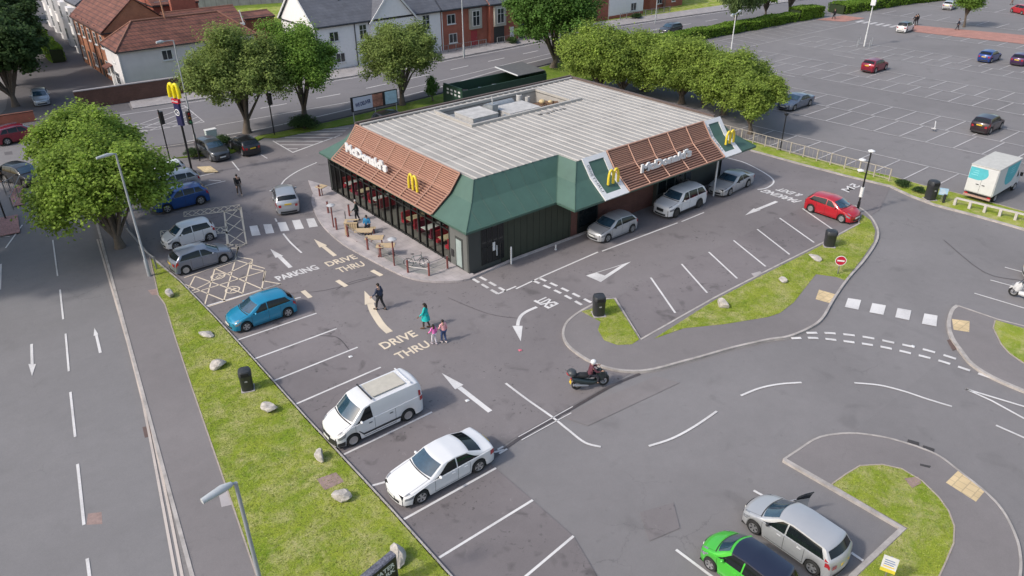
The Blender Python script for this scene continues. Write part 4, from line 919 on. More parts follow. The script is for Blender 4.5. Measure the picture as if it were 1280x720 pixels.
mg = bpy.data.materials.new('shop_glass'); mg.use_nodes = True; nt = mg.node_tree; nt.nodes.remove(nt.nodes['Principled BSDF'])
tr = N(nt,'ShaderNodeBsdfTransparent'); tr.inputs[0].default_value = (.78,.82,.80,1); gl = N(nt,'ShaderNodeBsdfGlossy'); gl.inputs['Roughness'].default_value = .03; fr = N(nt,'ShaderNodeLayerWeight'); fr.inputs[0].default_value = .12
mxs = N(nt,'ShaderNodeMixShader'); nt.links.new(fr.outputs[0],mxs.inputs[0]); nt.links.new(tr.outputs[0],mxs.inputs[1]); nt.links.new(gl.outputs[0],mxs.inputs[2]); nt.links.new(mxs.outputs[0], nt.nodes['Material Output'].inputs[0])

RB = thing('restaurant', 'fast food restaurant with green mansard roof and tan louvred panels', 'restaurant', (24.7,34.6,0))
def B(mb, name, m, parent=RB, **k): return mb.build(name, m, parent, world=True, **k)
X0, X1, X2 = 24.7, 33.6, 50.6; Y0, YB = 34.6, 53.3
ZE, ZK, ZT = 3.3, 4.4, 5.5
# mansard rings: eave, kink, top, as plan outlines with the notch
def ring(xl, xn, y1, y2, xr, yb): return [(xl,y1),(xn,y1),(xn,y2),(xr,y2),(xr,yb),(xl,yb)]
E_ = ring(24.2, 31.7, 34.1, 32.3, 51.6, 53.7); K_ = ring(25.75, 33.05, 35.55, 33.75, 50.0, 52.2); T_ = ring(26.6, 33.9, 36.4, 34.6, 49.2, 51.5)
mb = MB()
for A_, B_, za, zb_ in ((E_,K_,ZE,ZK),(K_,T_,ZK,ZT)):
    for i in range(6):
        j = (i+1)%6; mb.add([(*A_[i],za),(*A_[j],za),(*B_[j],zb_),(*B_[i],zb_)], [(0,1,2,3)])
for i in range(6):
    j = (i+1)%6; mb.add([(*E_[i],ZE-.14),(*E_[j],ZE-.14),(*E_[j],ZE),(*E_[i],ZE)], [(0,1,2,3)])
B(mb, 'mansard', Mgreen)
sf = MB().add([(x,y,ZE-.12) for x,y in E_], [(5,4,3,2,1,0)]); B(sf, 'soffit', Mdark)
hj = MB()
for A_, za, B_, zb_ in ((E_[0],ZE,K_[0],ZK),(K_[0],ZK,T_[0],ZT),(E_[1],ZE,K_[1],ZK),(K_[1],ZK,T_[1],ZT),(E_[2],ZE,K_[2],ZK),(K_[2],ZK,T_[2],ZT),(E_[3],ZE,K_[3],ZK),(K_[3],ZK,T_[3],ZT)): hj.tube([(*A_,za+.01),(*B_,zb_+.01)], .03, 6)
for i in (0,1,2): hj.tube([(*E_[i],ZE),(*E_[i+1],ZE)], .04, 6)
B(hj, 'roof_trim', mat('green_trim', (.05,.10,.075), .5))
# roof sheet: pans and ribs running along Y, with the plant well cut out
wx0, wx1, wy0, wy1 = 33.2, 43.6, 45.4, 50.0
pan = MB(); ribs = MB(); pz = ZT+.03
P_ = [(26.6,36.4),(33.9,36.4),(33.9,34.6),(49.2,34.6),(49.2,51.5),(26.6,51.5)]
for (a,b,c,d) in ((26.6,36.4,wx0,51.5),(wx0,36.4,33.9,wy0),(33.9,34.6,wx1,wy0),(wx1,34.6,49.2,51.5),(wx0,wy1,wx1,51.5)): pan.box(a,b,pz-.06,c,d,pz)
x = 26.9
while x < 49.2:
    ya = 36.4 if x < 33.8 else 34.6; seg = [(ya-.04,51.4)] if not wx0-.1 < x < wx1+.1 else [(ya-.04,wy0-.15),(wy1+.15,51.4)]
    for s_, e_ in seg: ribs.add([(x-.10,s_,pz),(x+.10,s_,pz),(x+.045,s_,pz+.042),(x-.045,s_,pz+.042),(x-.10,e_,pz),(x+.10,e_,pz),(x+.045,e_,pz+.042),(x-.045,e_,pz+.042)],[(0,1,2,3),(4,7,6,5),(0,4,5,1),(1,5,6,2),(2,6,7,3),(3,7,4,0)])
    x += .66
B(pan, 'roof', Mroof); tag(B(ribs, "roof_rib", Mrib))
ed = MB(); ed.box(26.5,51.42,ZT-.05,49.3,51.62,ZT+.25); ed.box(49.1,34.9,ZT-.05,49.32,51.62,ZT+.2); B(ed, 'roof_parapet', Mcop)
ed = MB(); ed.box(26.7,51.0,pz+.05,49,51.2,pz+.16)
ed.box(wx0-.2,wy0-.22,pz+.0,wx1+1.1,wy0,pz+.2); ed.box(wx0-.2,wy1,pz,wx1+.2,wy1+.2,pz+.22); ed.box(wx0-.2,wy0,pz,wx0,wy1,pz+.2); ed.box(wx1,wy0,pz,wx1+.2,wy1,pz+.2); B(ed, 'well_kerb', Mrib)
wl = MB(); wl.box(wx0,wy0,ZT-1.2,wx1,wy1,ZT-1.1); wl.box(wx0,wy0-.05,ZT-1.15,wx1,wy0,pz-.01); wl.box(wx0,wy1,ZT-1.15,wx1,wy1+.05,pz-.01); wl.box(wx0-.05,wy0,ZT-1.15,wx0,wy1,pz-.01); wl.box(wx1,wy0,ZT-1.15,wx1+.05,wy1,pz-.01); B(wl, 'plant_well', Mroof)
Mplant = mat('plant_white', (.42,.41,.40), .85, var=.25, scale=2, spec=.2); Mgal = mat('duct_grey', (.27,.29,.31), .5, metal=.3, var=.2, scale=2)
def unit(x0,y0,x1,y1,h,m,nm='air_unit'):
    q = MB().box(x0,y0,ZT-1.1,x1,y1,ZT-1.1+h); q.box(x0-.04,y0-.04,ZT-1.1+h,x1+.04,y1+.04,ZT-1.05+h); u_ = B(q, nm, m, bevel=.02)
    g_ = MB(); [g_.box(x0+.1,y0-.02,ZT-.9+k*.1,x1-.1,y0-.005,ZT-.86+k*.1) for k in range(int(h*6))]; B(g_, 'grille', Mgal, u_)
unit(33.9,46.2,36.4,48.7,1.35,Mplant); unit(37.4,45.9,40.6,48.3,1.15,Mplant); unit(34.0,49.0,35.0,49.8,.8,Mgal); unit(36.6,47.2,37.2,47.9,1.7,Mgal,'flue_box')
d_ = MB(); d_.tube([(36.9,47.6,ZT-.6),(36.9,47.6,ZT+1.2)], .045, 8); B(d_, 'vent_pipe', Mplant)
d_ = MB(); d_.tube([(37.4,49.2,ZT-.3),(40.3,49.3,ZT-.3)], .45, 12); B(d_, 'duct', Mgal, smooth=40)
d_ = MB(); d_.lathe([(.26,-1.1),(.26,.35),(.2,.4)], (40.9,49.0,ZT), n=14); d_.lathe([(.2,-1.1),(.2,.25)], (41.4,48.5,ZT), n=14); B(d_, 'flue', Mplant, smooth=40)
Mrust = mat('rusty_metal', (.16,.09,.05), .8, metal=.2, var=.4, scale=5, bump=.5)
d_ = MB(); d_.box(41.3,46.0,ZT-1.1,43.2,48.2,ZT-.35); 
for k in range(7): d_.cbox((41.5+.25*k,46.6+.2*(k%3),ZT-.25), (.5,.35,.3), k*.7)
B(d_, 'extract_fan', Mrust); d_ = MB(); d_.ball((42.0,47.3,ZT-.05),(.28,.28,.2)); d_.ball((42.6,46.9,ZT-.1),(.22,.2,.16)); B(d_, 'fan_cowl', mat('fan_cowl', (.5,.38,.2), .5), smooth=50)
d_ = MB(); 
for k in range(4): d_.cbox((39.3+.75*k,44.35-.12*(k%2),pz+.02), (.55,.28,.04), .1)
B(d_, 'roof_vent', mat('vent_dark', (.1,.095,.09), .8))
# louvre panels
def prof(t, off):   # t 0 eave .. 1 kink .. 2 top along the slope, distance in from the eave line and height
    a = (0,ZE), (1.5,ZK), (2.35,ZT)
    p, q = (a[0],a[1]) if t <= 1 else (a[1],a[2]); t2 = t if t <= 1 else t-1
    x = p[0]+(q[0]-p[0])*t2; z = p[1]+(q[1]-p[1])*t2; n = np.array([-(q[1]-p[1]), q[0]-p[0]]); n = n/np.linalg.norm(n); return x+n[0]*off, z+n[1]*off
def louvre(mapf, a0, a1, bays, name='louvre_panel'):
    bk = MB()
    for t0, t1 in ((.0,1),(1,2)):
        P = [mapf(a0,*prof(t0,.05)),mapf(a1,*prof(t0,.05)),mapf(a1,*prof(t1,.05)),mapf(a0,*prof(t1,.05))]; bk.add(P, [(0,1,2,3)])
    pn = B(bk, name, Mtanb)
    sl = MB()
    for t0, t1, n in ((.05,.97,9),(1.08,1.95,9)):
        for k in range(n):
            t = t0+(t1-t0)*(k+.5)/n; c = prof(t,.10); c2 = prof(min(t+.058,t1),.12); lo = prof(t, .13)
            sl.bar(mapf(a0,*lo), mapf(a1,*lo), .05, .075)
    B(sl, 'slat', Mtan, pn)
    fm = MB()
    for k in range(bays+1):
        a = a0+(a1-a0)*k/bays; fm.tube([mapf(a,*prof(t,.18)) for t in (-.02,.5,.97,1.03,1.5,2.03)], .055, 4)
    for t in (-.02,1,2.02): fm.bar(mapf(a0,*prof(t,.15)), mapf(a1,*prof(t,.15)), .12, .09)
    B(fm, 'panel_frame', Mtan, pn)
louvre(lambda a,x,z_: (24.2+x, a, z_), 37.7, 51.3, 7); louvre(lambda a,x,z_: (a, 32.3+x, z_), 36.75, 47.35, 5)
# white pylon frames with a green field
def Mshape(mb, o, u, vdir, s, d):
    """double arch sign: o lower left, u along, up z; slightly slanted thick tubes"""
    o = np.array(o, float); u = np.array(u, float); v = np.array(vdir, float); n = np.cross(u, v)
    for k in (0, 1):
        ctr = .27+.46*k; pts = []
        for t in np.linspace(0, math.pi, 13):
            a = .23*math.cos(t); b = math.sin(t)**.62*.95 if 0 < t < math.pi else 0; pts.append(o+u*s*(ctr-a)+v*s*b)
        mb.tube(pts, [d*(.95 if 2 < i < 10 else 1.1) for i in range(13)], 8)
def pylon(xa, xb):
    f = MB(); mf = lambda a,x,z_: (a,32.3+x,z_)
    for t0, t1 in ((-.06,1),(1,2.03)):
        for (p, q) in ((xa,xa+.42),(xb-.42,xb)):
            P = [mf(a,*prof(t,o)) for o in (.02,.13) for a,t in ((p,t0),(q,t0),(q,t1),(p,t1))]; f.add(P, [(3,2,1,0),(4,5,6,7),(0,1,5,4),(1,2,6,5),(2,3,7,6),(3,0,4,7)])
    for t0, t1 in ((-.06,.18),(1.78,2.03)):
        P = [mf(a,*prof(t,o)) for o in (.02,.13) for a,t in ((xa+.42,t0),(xb-.42,t0),(xb-.42,t1),(xa+.42,t1))]; f.add(P, [(3,2,1,0),(4,5,6,7),(0,1,5,4),(1,2,6,5),(2,3,7,6),(3,0,4,7)])
    fo = B(f, 'pylon_frame', Mwf)
    g_ = MB()
    for t0, t1 in ((.18,1),(1,1.78)): g_.add([mf(xa+.42,*prof(t0,.06)),mf(xb-.42,*prof(t0,.06)),mf(xb-.42,*prof(t1,.06)),mf(xa+.42,*prof(t1,.06))],[(0,1,2,3)])
    B(g_, 'pylon_panel', Mgreen, fo)
    a_ = MB(); Mshape(a_, (xa+.95,32.95,3.95), (1,0,0), (0,0,1), 1.05, .085); B(a_, 'arch_sign', Mgold, fo, smooth=60)
    w_ = MB()
    q0 = prof(.98,.15); q1 = prof(.12,.15); p0 = np.array(mf(xa+.13,*q0)); p1 = np.array(mf(xa+.13,*q1)); q2 = np.array(mf(xa+.33,*q0))
    q3 = prof(1.62,.15); pA = np.array(mf(xa+.13,*q3)); pB = np.array(mf(xa+.13,*prof(1.05,.15))); pC = np.array(mf(xa+.33,*q3))
    lettering(w_, 'DRIVE', pA, pB, pC, .0, nrm=(0,-.7,.7)); lettering(w_, 'THRU', p0, p0+(p1-p0)*.8, q2, .0, nrm=(0,-.7,.7)); B(w_, 'lettering', mat('sign_grey_letters', (.09,.10,.10), .5), fo)
pylon(34.4, 36.7); pylon(47.4, 49.5)
# raised signs
s_ = MB(); lettering(s_, "McDonald's", (24.75,49.9,4.25), (24.85,44.2,4.15), (24.75,49.9,4.98), .05, .12, nrm=(-1,0,0)); B(s_, 'name_sign', Mlet)
s_ = MB(); lettering(s_, "McDonald's", (38.6,32.95,4.02), (44.1,32.95,4.02), (38.6,32.95,4.68), .05, .12, nrm=(0,-1,0)); B(s_, 'name_sign', Mlet)
a_ = MB(); Mshape(a_, (24.75,41.35,3.95), (0,-1,0), (0,0,1), 1.1, .09); B(a_, 'arch_sign', Mgold, smooth=60)
# walls
fl_o = MB().box(X0+.05,Y0+.05,.04,X2,YB-.05,.12); B(fl_o, 'floor', Mfloor)
wmb = MB(); wmb.box(X0+2.6,Y0+.02,.0,33.6,Y0+.2,ZE-.1); B(wmb, 'side_wall', Mdg)
wmb = MB(); wmb.box(X0,Y0,0,X0+2.6,Y0+.18,ZE-.1); B(wmb, 'corner_wall', Mdark)
cj_ = MB()
for k in range(12): cj_.box(X0+2.65+k*.55,Y0+.008,.05,X0+2.67+k*.55,Y0+.02,ZE-.12)
B(cj_, 'cladding_joint', mat('joint_dark', (.018,.02,.016), .8))
wmb = MB(); wmb.box(X0-.002,Y0+.18,0,X0+.16,Y0+2.1,ZE-.1); cw_ = B(wmb, 'front_wall', Mcg)
dd = MB().box(X0-.03,Y0+.62,.12,X0-.004,Y0+1.42,2.3); dd = B(dd, 'door', Mdark, cw_); B(MB().box(X0-.045,Y0+.74,.25,X0-.032,Y0+1.32,2.15), 'door_glass', mat('frosted_glass', (.3,.36,.35), .2), dd)
B(MB().box(X0-.05,Y0+1.62,.7,X0-.004,Y0+1.9,1.2), 'letter_box', M_black, cw_)
# corner window on the side wall
sw = MB()
for k in range(5): sw.box(X0+1.0+k*.45,Y0-.03,.35,X0+1.05+k*.45,Y0-.002,2.95)
for z_ in (.35,1.5,2.9): sw.box(X0+1.0,Y0-.03,z_,X0+2.85,Y0-.001,z_+.05)
swo = B(sw, 'side_window', Mfr); B(MB().box(X0+1.0,Y0-.012,.38,X0+2.8,Y0-.004,2.92), 'pane', M_glass, swo)
B(MB().box(X0+1.9,Y0-.05,1.15,X0+2.1,Y0-.032,1.75), 'poster', Mtw, swo); B(MB().box(X0+2.2,Y0-.05,.7,X0+2.27,Y0-.032,1.45), 'poster', Mtw, swo)
wmb = MB(); wmb.box(33.6,Y0,0,46.4,Y0+.2,ZE-.1); B(wmb, 'drive_lane_wall', Mbrk)
wd = MB(); wd.box(34.2,Y0-.05,.0,36.2,Y0-.004,2.7); wo_ = B(wd, 'booth_window', Mfr); B(MB().box(34.35,Y0-.07,.5,36.05,Y0-.052,2.6), 'pane', M_glass, wo_)
wd = MB(); wd.box(42.2,Y0-.35,.0,46.3,Y0-.004,3.1); wo_ = B(wd, 'serving_booth', Mdark); 
for k in range(4): B(MB().box(42.35+k*1.0,Y0-.37,1.0,43.2+k*1.0,Y0-.352,2.8), 'pane', M_glass, wo_)
B(MB().tube([(47.4,32.75,0),(47.4,32.75,ZE)], .07, 8), 'canopy_post', Mwf)
B(MB().box(46.4,Y0,0,X2,Y0+.2,ZE-.1), 'end_wall', Mdark); B(MB().box(X2-.2,Y0,0,X2,YB,ZE-.1), 'far_wall', Mdark); B(MB().box(X0,YB-.2,0,X2,YB,ZE-.1), 'rear_wall', Mdark)
B(MB().box(33.0,Y0+.2,.1,33.2,YB-.3,ZE-.15), 'kitchen_wall', Mdk)
# glazed front
gz = MB(); gz.box(X0,Y0+2.1,.1,X0+.12,YB,.22); gz.box(X0,Y0+2.1,2.35,X0+.10,YB,2.43); gz.box(X0,Y0+2.1,ZE-.24,X0+.12,YB,ZE-.13)
y = Y0+2.1; k = 0
while y < YB+.01:
    t_ = .1 if k%4 == 0 else .06; gz.box(X0-.03,y-t_/2,.1,X0+.13,y+t_/2,ZE-.13); y += (YB-Y0-2.1)/18; k += 1
B(gz, 'glazing_frame', Mfr); B(MB().quad((X0+.045,Y0+2.1,.2),(X0+.045,Y0+2.1,ZE-.2),(X0+.045,YB-.05,ZE-.2),(X0+.045,YB-.05,.2)), 'glazing', mg)
gz = MB()
for k in range(5): gz.box(X0+.1+k*1.6,YB-.02,.1,X0+.16+k*1.6,YB+.03,ZE-.14)
B(gz, 'end_mullion', Mfr)
for y_ in (45.4,46.5): B(MB().box(X0-.06,y_-.04,.12,X0-.04,y_+.04,2.4), 'door_stile', Mfr)
# interior furniture
random.seed(3)
def table(x, y, m, i):
    t = MB(); t.box(x-.75,y-.38,.84,x+.75,y+.38,.88); t.tube([(x,y,.12),(x,y,.84)], .04, 6); B(t, 'table', m)
    for sy in (-1,1):
        b = MB(); b.box(x-.75,y+sy*.62-.2,.35,x+.75,y+sy*.62+.2,.58); b.box(x-.75,y+sy*.82-.06,.35,x+.75,y+sy*.82+.06,1.15); B(b, 'bench_seat', Mred if i%3 != 2 else mat('seat_plum', (.2,.03,.06), .6), bevel=.03)
for i, y_ in enumerate((36.6,38.7,40.8,42.9,47.7,49.8,51.9)): table(26.1, y_, (Mtw, Mcream)[i%2], i)
for i, y_ in enumerate((37.6,39.9,42.2,47.5,49.7,51.7)): table(29.2, y_, (Mcream, Mtw)[i%2], i+1)
cn = MB(); cn.box(31.2,41.5,.12,32.0,48.5,1.2); B(cn, 'counter', Mdk); m_ = MB(); [m_.cbox((26.9,40.0+.1*k,.9+.35*k),(.25,.25,.28),k) for k in range(5)]; B(m_, 'display_stand', mat('orange_display', (.6,.25,.03), .5))
for (lx, ly) in ((26.3,37.4),(26.3,49.5),(28.8,43),(28.8,50)): 
    B(MB().lathe([(.02,.5),(.14,0),(0,0)], (lx,ly,2.35), n=10), 'pendant_lamp', mat('lamp_amber', (.6,.45,.2), .4))

# sheet laps, pipes and seams that break up the large plain faces
for yy in (40.3,44.1,47.9): 
    B(MB().box(26.7,yy,pz+.002,wx0-.25,yy+.035,pz+.012), 'sheet_lap', mat('lap_dark', (.22,.20,.19), .8)); B(MB().box(wx1+.25,yy+.15,pz+.002,49.1,yy+.185,pz+.012), 'sheet_lap', mat('lap_dark', (.22,.20,.19), .8))
B(MB().box(wx0-.2,40.3,pz+.002,wx1+.2,40.335,pz+.012), 'sheet_lap', mat('lap_dark', (.22,.20,.19), .8))
for i, pts in enumerate(([(33.6,45.9),(36.9,45.8),(37.0,48.9)],[(36.4,49.4),(38.0,48.7),(41.0,48.6)],[(41.0,46.0),(41.1,49.6)])): B(MB().tube([(x_,y_,ZT-.25-.1*i) for x_,y_ in pts], .07, 8), 'roof_pipe', Mgal, smooth=60)
random.seed(8)
for i in range(9):
    cx_, cy_ = 33.7+random.random()*9, 45.8+random.random()*3.8; s_ = .2+random.random()*.3; B(MB().cbox((cx_,cy_,ZT-.5+random.random()*.35),(s_,s_*1.3,s_),random.random()), 'plant_box', (Mgal,Mplant,Mrust,Mdk)[i%4], bevel=.01)
sj = MB()
for k in range(1,7): x_ = 24.2+k*1.22; f_ = k/7; sj.tube([(x_,34.1,ZE+.012),(x_,35.55,ZK+.012),(x_,36.4,ZT+.01)] if x_ > 26.6 else [(x_,34.1,ZE+.012),(x_,34.1+min(1,(x_-24.2)/1.55)*1.45,ZE+min(1,(x_-24.2)/1.55)*1.1+.012)], .012, 4)
B(sj, 'panel_joint', mat('green_joint', (.035,.075,.058), .6))
# ------------------------------------------------------------------ people
M_skin = mat('skin', (.42,.25,.18), .6, var=.05); M_skin2 = mat('skin_dark', (.16,.09,.06), .6, var=.05)
def skin_obj(name, verts, edges, radii, m, parent, root=0, sub=1, extra=None):
    me = bpy.data.meshes.new(name); me.from_pydata(verts, edges, []); o = bpy.data.objects.new(name, me); COL.objects.link(o)
    md = o.modifiers.new('skin','SKIN'); md.use_smooth_shade = True
    for i, r in enumerate(radii):
        r2 = r if isinstance(r, tuple) else (r, r); me.skin_vertices[0].data[i].radius = r2; me.skin_vertices[0].data[i].use_root = (i == root)
    s = o.modifiers.new('sub','SUBSURF'); s.levels = sub; s.render_levels = sub
    dg = bpy.context.evaluated_depsgraph_get(); m2 = bpy.data.meshes.new_from_object(o.evaluated_get(dg)); o.modifiers.clear(); o.data = m2; bpy.data.meshes.remove(me); m2.name = name
    if extra:
        bm = bmesh.new(); bm.from_mesh(m2); t = bpy.data.meshes.new('t'); t.from_pydata(extra.v, [], extra.f); bm.from_mesh(t); bmesh.ops.recalc_face_normals(bm, faces=bm.faces[:]); bm.to_mesh(m2); bm.free(); bpy.data.meshes.remove(t)
    m2.materials.clear(); m2.materials.append(m); m2.shade_smooth(); o.parent = parent; return o
def person(label, loc, face, h=1.72, top=(.1,.1,.1), legs=(.03,.03,.04), shoes=(.02,.02,.02), hair=(.02,.015,.012), stride=.22, female=False, coat=0, dark=False, pose='walk', arms=(.15,-.15), group=None, hooded=None, elbow=.15, z0=.0, bag=None, skirt=False, name='person'):
    k = h/1.75; root = thing(name, label, 'person', (loc[0],loc[1],z0), R(face), group); tw = .9 if female else 1
    # local: x forward, y left
    def L_(p): return tuple(c*k for c in p)
    st = stride
    if pose == 'sit':
        J = dict(pel=(-.05,0,.52), sp=(-.05,0,.75), ch=(0,0,1.0), nk=(.04,0,1.14), hd=(.08,0,1.24), tp=(.08,0,1.36))
        hipz = .5; legsJ = {s: [(0,.09*s,.5),(.42,.11*s,.5),(.44,.11*s,.1),(.58,.11*s,.05)] for s in (1,-1)}; shz = 1.03
    elif pose == 'ride':
        J = dict(pel=(-.05,0,.82), sp=(-.02,0,1.03), ch=(.06,0,1.26), nk=(.1,0,1.39), hd=(.13,0,1.5), tp=(.13,0,1.62))
        legsJ = {s: [(0,.09*s,.8),(.38,.17*s,.72),(.34,.2*s,.36),(.46,.2*s,.3)] for s in (1,-1)}; shz = 1.3
    else:
        J = dict(pel=(0,0,.93), sp=(0,0,1.14), ch=(.02,0,1.36), nk=(.02,0,1.49), hd=(.04,0,1.58), tp=(.04,0,1.70))
        legsJ = {s: [(0,.09*s,.9),(s*st*.5+.04,.095*s,.5),(s*st*1.0-.03,.1*s,.09),(s*st*1.0+.11,.11*s,.04)] for s in (1,-1)}; shz = 1.41
    cx = J['ch'][0]
    armsJ = {}
    for s, a in zip((1,-1), arms):
        sh = (cx,.18*s*tw,shz); 
        if pose == 'ride': el = (cx+.2,.3*s,shz-.22); wr = (cx+.44,.28*s,shz-.2)
        elif pose == 'sit': el = (cx+.08,.24*s,shz-.27); wr = (cx+.3,.15*s,shz-.24)
        else: el = (cx+a*.6,.235*s,shz-.28); wr = (cx+a*1.2+elbow,.25*s,shz-.28-.24*math.cos(elbow*2))
        armsJ[s] = [sh, el, wr]
    V = [J['pel'],J['sp'],J['ch'],J['nk'],J['hd'],J['tp']]; Ed = [(0,1),(1,2),(2,3),(3,4),(4,5)]; Rd = [(.12*tw,.075),(.10*tw,.065),(.11*tw,.07),.05,(.078,.092),(.06,.07)]
    for s in (1,-1):
        n = len(V); V += legsJ[s]; Ed += [(0,n),(n,n+1),(n+1,n+2),(n+2,n+3)]; Rd += [.07,.048,.036,.03]
        n = len(V); V += armsJ[s]; Ed += [(2,n),(n,n+1),(n+1,n+2)]; Rd += [.045,.036,.026]
    ex = MB()
    for s in (1,-1):   # palm, four fingers and a thumb
        wr = Vector(armsJ[s][2]); el = Vector(armsJ[s][1]); d = (wr-el).normalized(); sd = Vector((1,0,0)) if abs(d.x) < .8 else Vector((0,s,0)); sd = (sd-d*sd.dot(d)).normalized(); nn = d.cross(sd)
        pm = wr+d*.09; ex.tube([L_(wr-d*.02), L_(wr+d*.04), L_(pm)], [.024*k,.036*k,.034*k], 8)
        for i, ln_ in enumerate((.062,.075,.07,.052)):
            b0 = pm-d*.012+sd*(.024-.016*i); ex.tube([L_(b0), L_(b0+d*ln_*.55-nn*.006*s), L_(b0+d*ln_-nn*.022*s)], [.0095*k,.0085*k,.006*k], 6)
        b0 = wr+d*.035+sd*.026; ex.tube([L_(b0), L_(b0+d*.03+sd*.022), L_(b0+d*.058+sd*.026)], [.011*k,.01*k,.007*k], 6)
    hd = Vector(J['hd'])+Vector((0,0,.03)); ex.tube([L_(hd+Vector((.085,0,.02))), L_(hd+Vector((.108,0,-.015))), L_(hd+Vector((.085,0,-.02)))], [.006*k,.014*k,.008*k], 6)
    for s in (1,-1): ex.ball(L_(hd+Vector((0,.083*s,0))), (.022*k,.01*k,.03*k), 8, 5)
    ex.cbox(L_(hd+Vector((.083,0,-.052))), (.012*k,.04*k,.01*k))
    body = skin_obj('body', [L_(v) for v in V], Ed, [tuple(c*k for c in r) if isinstance(r, tuple) else r*k for r in Rd], M_skin2 if dark else M_skin, root, 0, 1, ex)
    eyes = MB(); [eyes.ball(L_(hd+Vector((.086,.03*s,.02))), .009*k, 6, 4) for s in (1,-1)]; eyes.build('eye', M_black, root)
    mt = lambda c, nm: mat('cloth_%s_%.2f_%.2f_%.2f' % (nm, *c), c, .85, var=.15, scale=8, bump=.3)
    # jacket
    pel, sp, ch, nk = [Vector(J[q]) for q in ('pel','sp','ch','nk')]
    V = [tuple(pel-Vector((0,0,.02+coat))), tuple(sp), tuple(ch), tuple(nk-Vector((0,0,.03)))]; Ed = [(0,1),(1,2),(2,3)]; c2 = 1.0+coat*1.6; Rd = [(.185*tw*c2,.135*c2),(.155*tw,.12),(.178*tw,.128),.068]
    for s in (1,-1):
        n = len(V); a = armsJ[s]; w2 = tuple(np.array(a[1])*.12+np.array(a[2])*.88); V += [a[0],a[1],w2]; Ed += [(2,n),(n,n+1),(n+1,n+2)]; Rd += [.078,.06,.046]
    skin_obj('jacket', [L_(v) for v in V], Ed, [tuple(c*k for c in r) if isinstance(r, tuple) else r*k for r in Rd], mt(top,'top'), root, 1, 1)
    if coat: 
        cm = MB(); cm.tube([L_(sp), L_(pel), L_(pel-Vector((0,0,.18))), L_(pel-Vector((0,0,.34)))], [.15*k,.2*k,.24*k,.27*k], 14); cm.build('coat_skirt', mt(top,'top'), root, smooth=60)
    V = [tuple(pel+Vector((0,0,.02)))]; Ed = []; Rd = [(.165*tw,.118)]
    for s in (1,-1):
        n = len(V); a = legsJ[s]; e = tuple(np.array(a[1])*.08+np.array(a[2])*.92); V += [a[0],a[1],e]; Ed += [(0,n),(n,n+1),(n+1,n+2)]; Rd += [.105,.075,.058]
    skin_obj('trousers', [L_(v) for v in V], Ed, [tuple(c*k for c in r) if isinstance(r, tuple) else r*k for r in Rd], mt(legs,'leg'), root, 0, 1)
    for s in (1,-1):
        a = legsJ[s]; s_ = MB(); A2, T2 = Vector(a[2]), Vector(a[3]); s_.tube([L_(A2+Vector((-.07,0,-.045))), L_(A2+Vector((0,0,-.03))), L_(T2+Vector((0,0,0))), L_(T2+Vector((.07,0,-.008)))], [.04*k,.05*k,.042*k,.025*k], 8); s_.build('shoe', mt(shoes,'shoe'), root, smooth=60)
    hb = MB(); c = Vector(J['hd'])+Vector((-.014,0,.05)); hb.ball(L_(c), (.098*k,.09*k,.10*k), 12, 8)
    if female: hb.tube([L_(c+Vector((-.06,0,.02))), L_(c+Vector((-.09,0,-.12))), L_(c+Vector((-.1,0,-.26)))], [.07*k,.075*k,.05*k], 8)
    hb.build('hair' if not hooded else 'hat', mt(hooded or hair,'hair'), root, smooth=60)
    root['_k'] = k; del root['_k']
    return root, {s: tuple(c*k for c in armsJ[s][2]) for s in armsJ}
person('person in dark navy jacket and black trousers walking toward the terrace', at(476,387), 118, 1.82, (.03,.04,.075), (.015,.016,.02), stride=.24)
person('person in turquoise coat and brown boots walking ahead of two children', at(533,410), 135, 1.68, (.01,.42,.40), (.06,.05,.045), (.12,.07,.04), stride=.17, female=True, coat=.16, dark=True)
person('child in bright pink top and white leggings beside a taller child', at(543,430), 95, 1.30, (.72,.17,.45), (.6,.56,.6), (.4,.35,.4), stride=.12, female=True, dark=True, group='children walking hand in hand')
person('child in pale pink top and blue jeans', at(555,428), 95, 1.50, (.70,.34,.36), (.04,.07,.17), (.5,.45,.45), stride=.10, group='children walking hand in hand')
person('person in black jacket and grey trousers walking across the car park', at(300,244), -95, 1.82, (.012,.012,.014), (.12,.10,.09), (.3,.28,.26), stride=.2, arms=(-.2,.25))
p_, hand = person('person in dark green coat with grey hair holding a white bag on the terrace', at(447,276,.1), 150, 1.72, (.012,.03,.025), (.012,.012,.015), hair=(.35,.33,.32), stride=.12, z0=.1)
person('person in blue jacket sitting on a bench at the outdoor wooden tables', at(460,290,.1), -130, 1.72, (.03,.2,.38), (.02,.02,.03), pose='sit', z0=.1)
person('distant person in dark clothes at the end of the clipped hedge', at(1042,24), 80, 1.75, (.015,.015,.02), (.015,.015,.02), stride=.18)
person('distant person in black walking close to the small white car', at(1145,31), 60, 1.75, (.012,.012,.014), (.012,.012,.014), stride=.2, group='two people in black walking together')
person('distant person in black a step behind the other near the small white car', at(1142.5,31.5), 60, 1.7, (.015,.013,.016), (.012,.012,.014), stride=.16, group='two people in black walking together')
person('distant person in dark navy walking on the red path beside the round tree', at(1196,37.5), -60, 1.78, (.02,.025,.045), (.02,.02,.03), stride=.22)
person('distant person in a pinkish top near the upper right corner', at(1264,6), -60, 1.75, (.4,.2,.18), (.2,.12,.1), stride=.2)
person('person in dark clothes waiting behind the railing at the left edge', at(2,228), 30, 1.75, (.02,.02,.022), (.02,.02,.022), stride=.05)
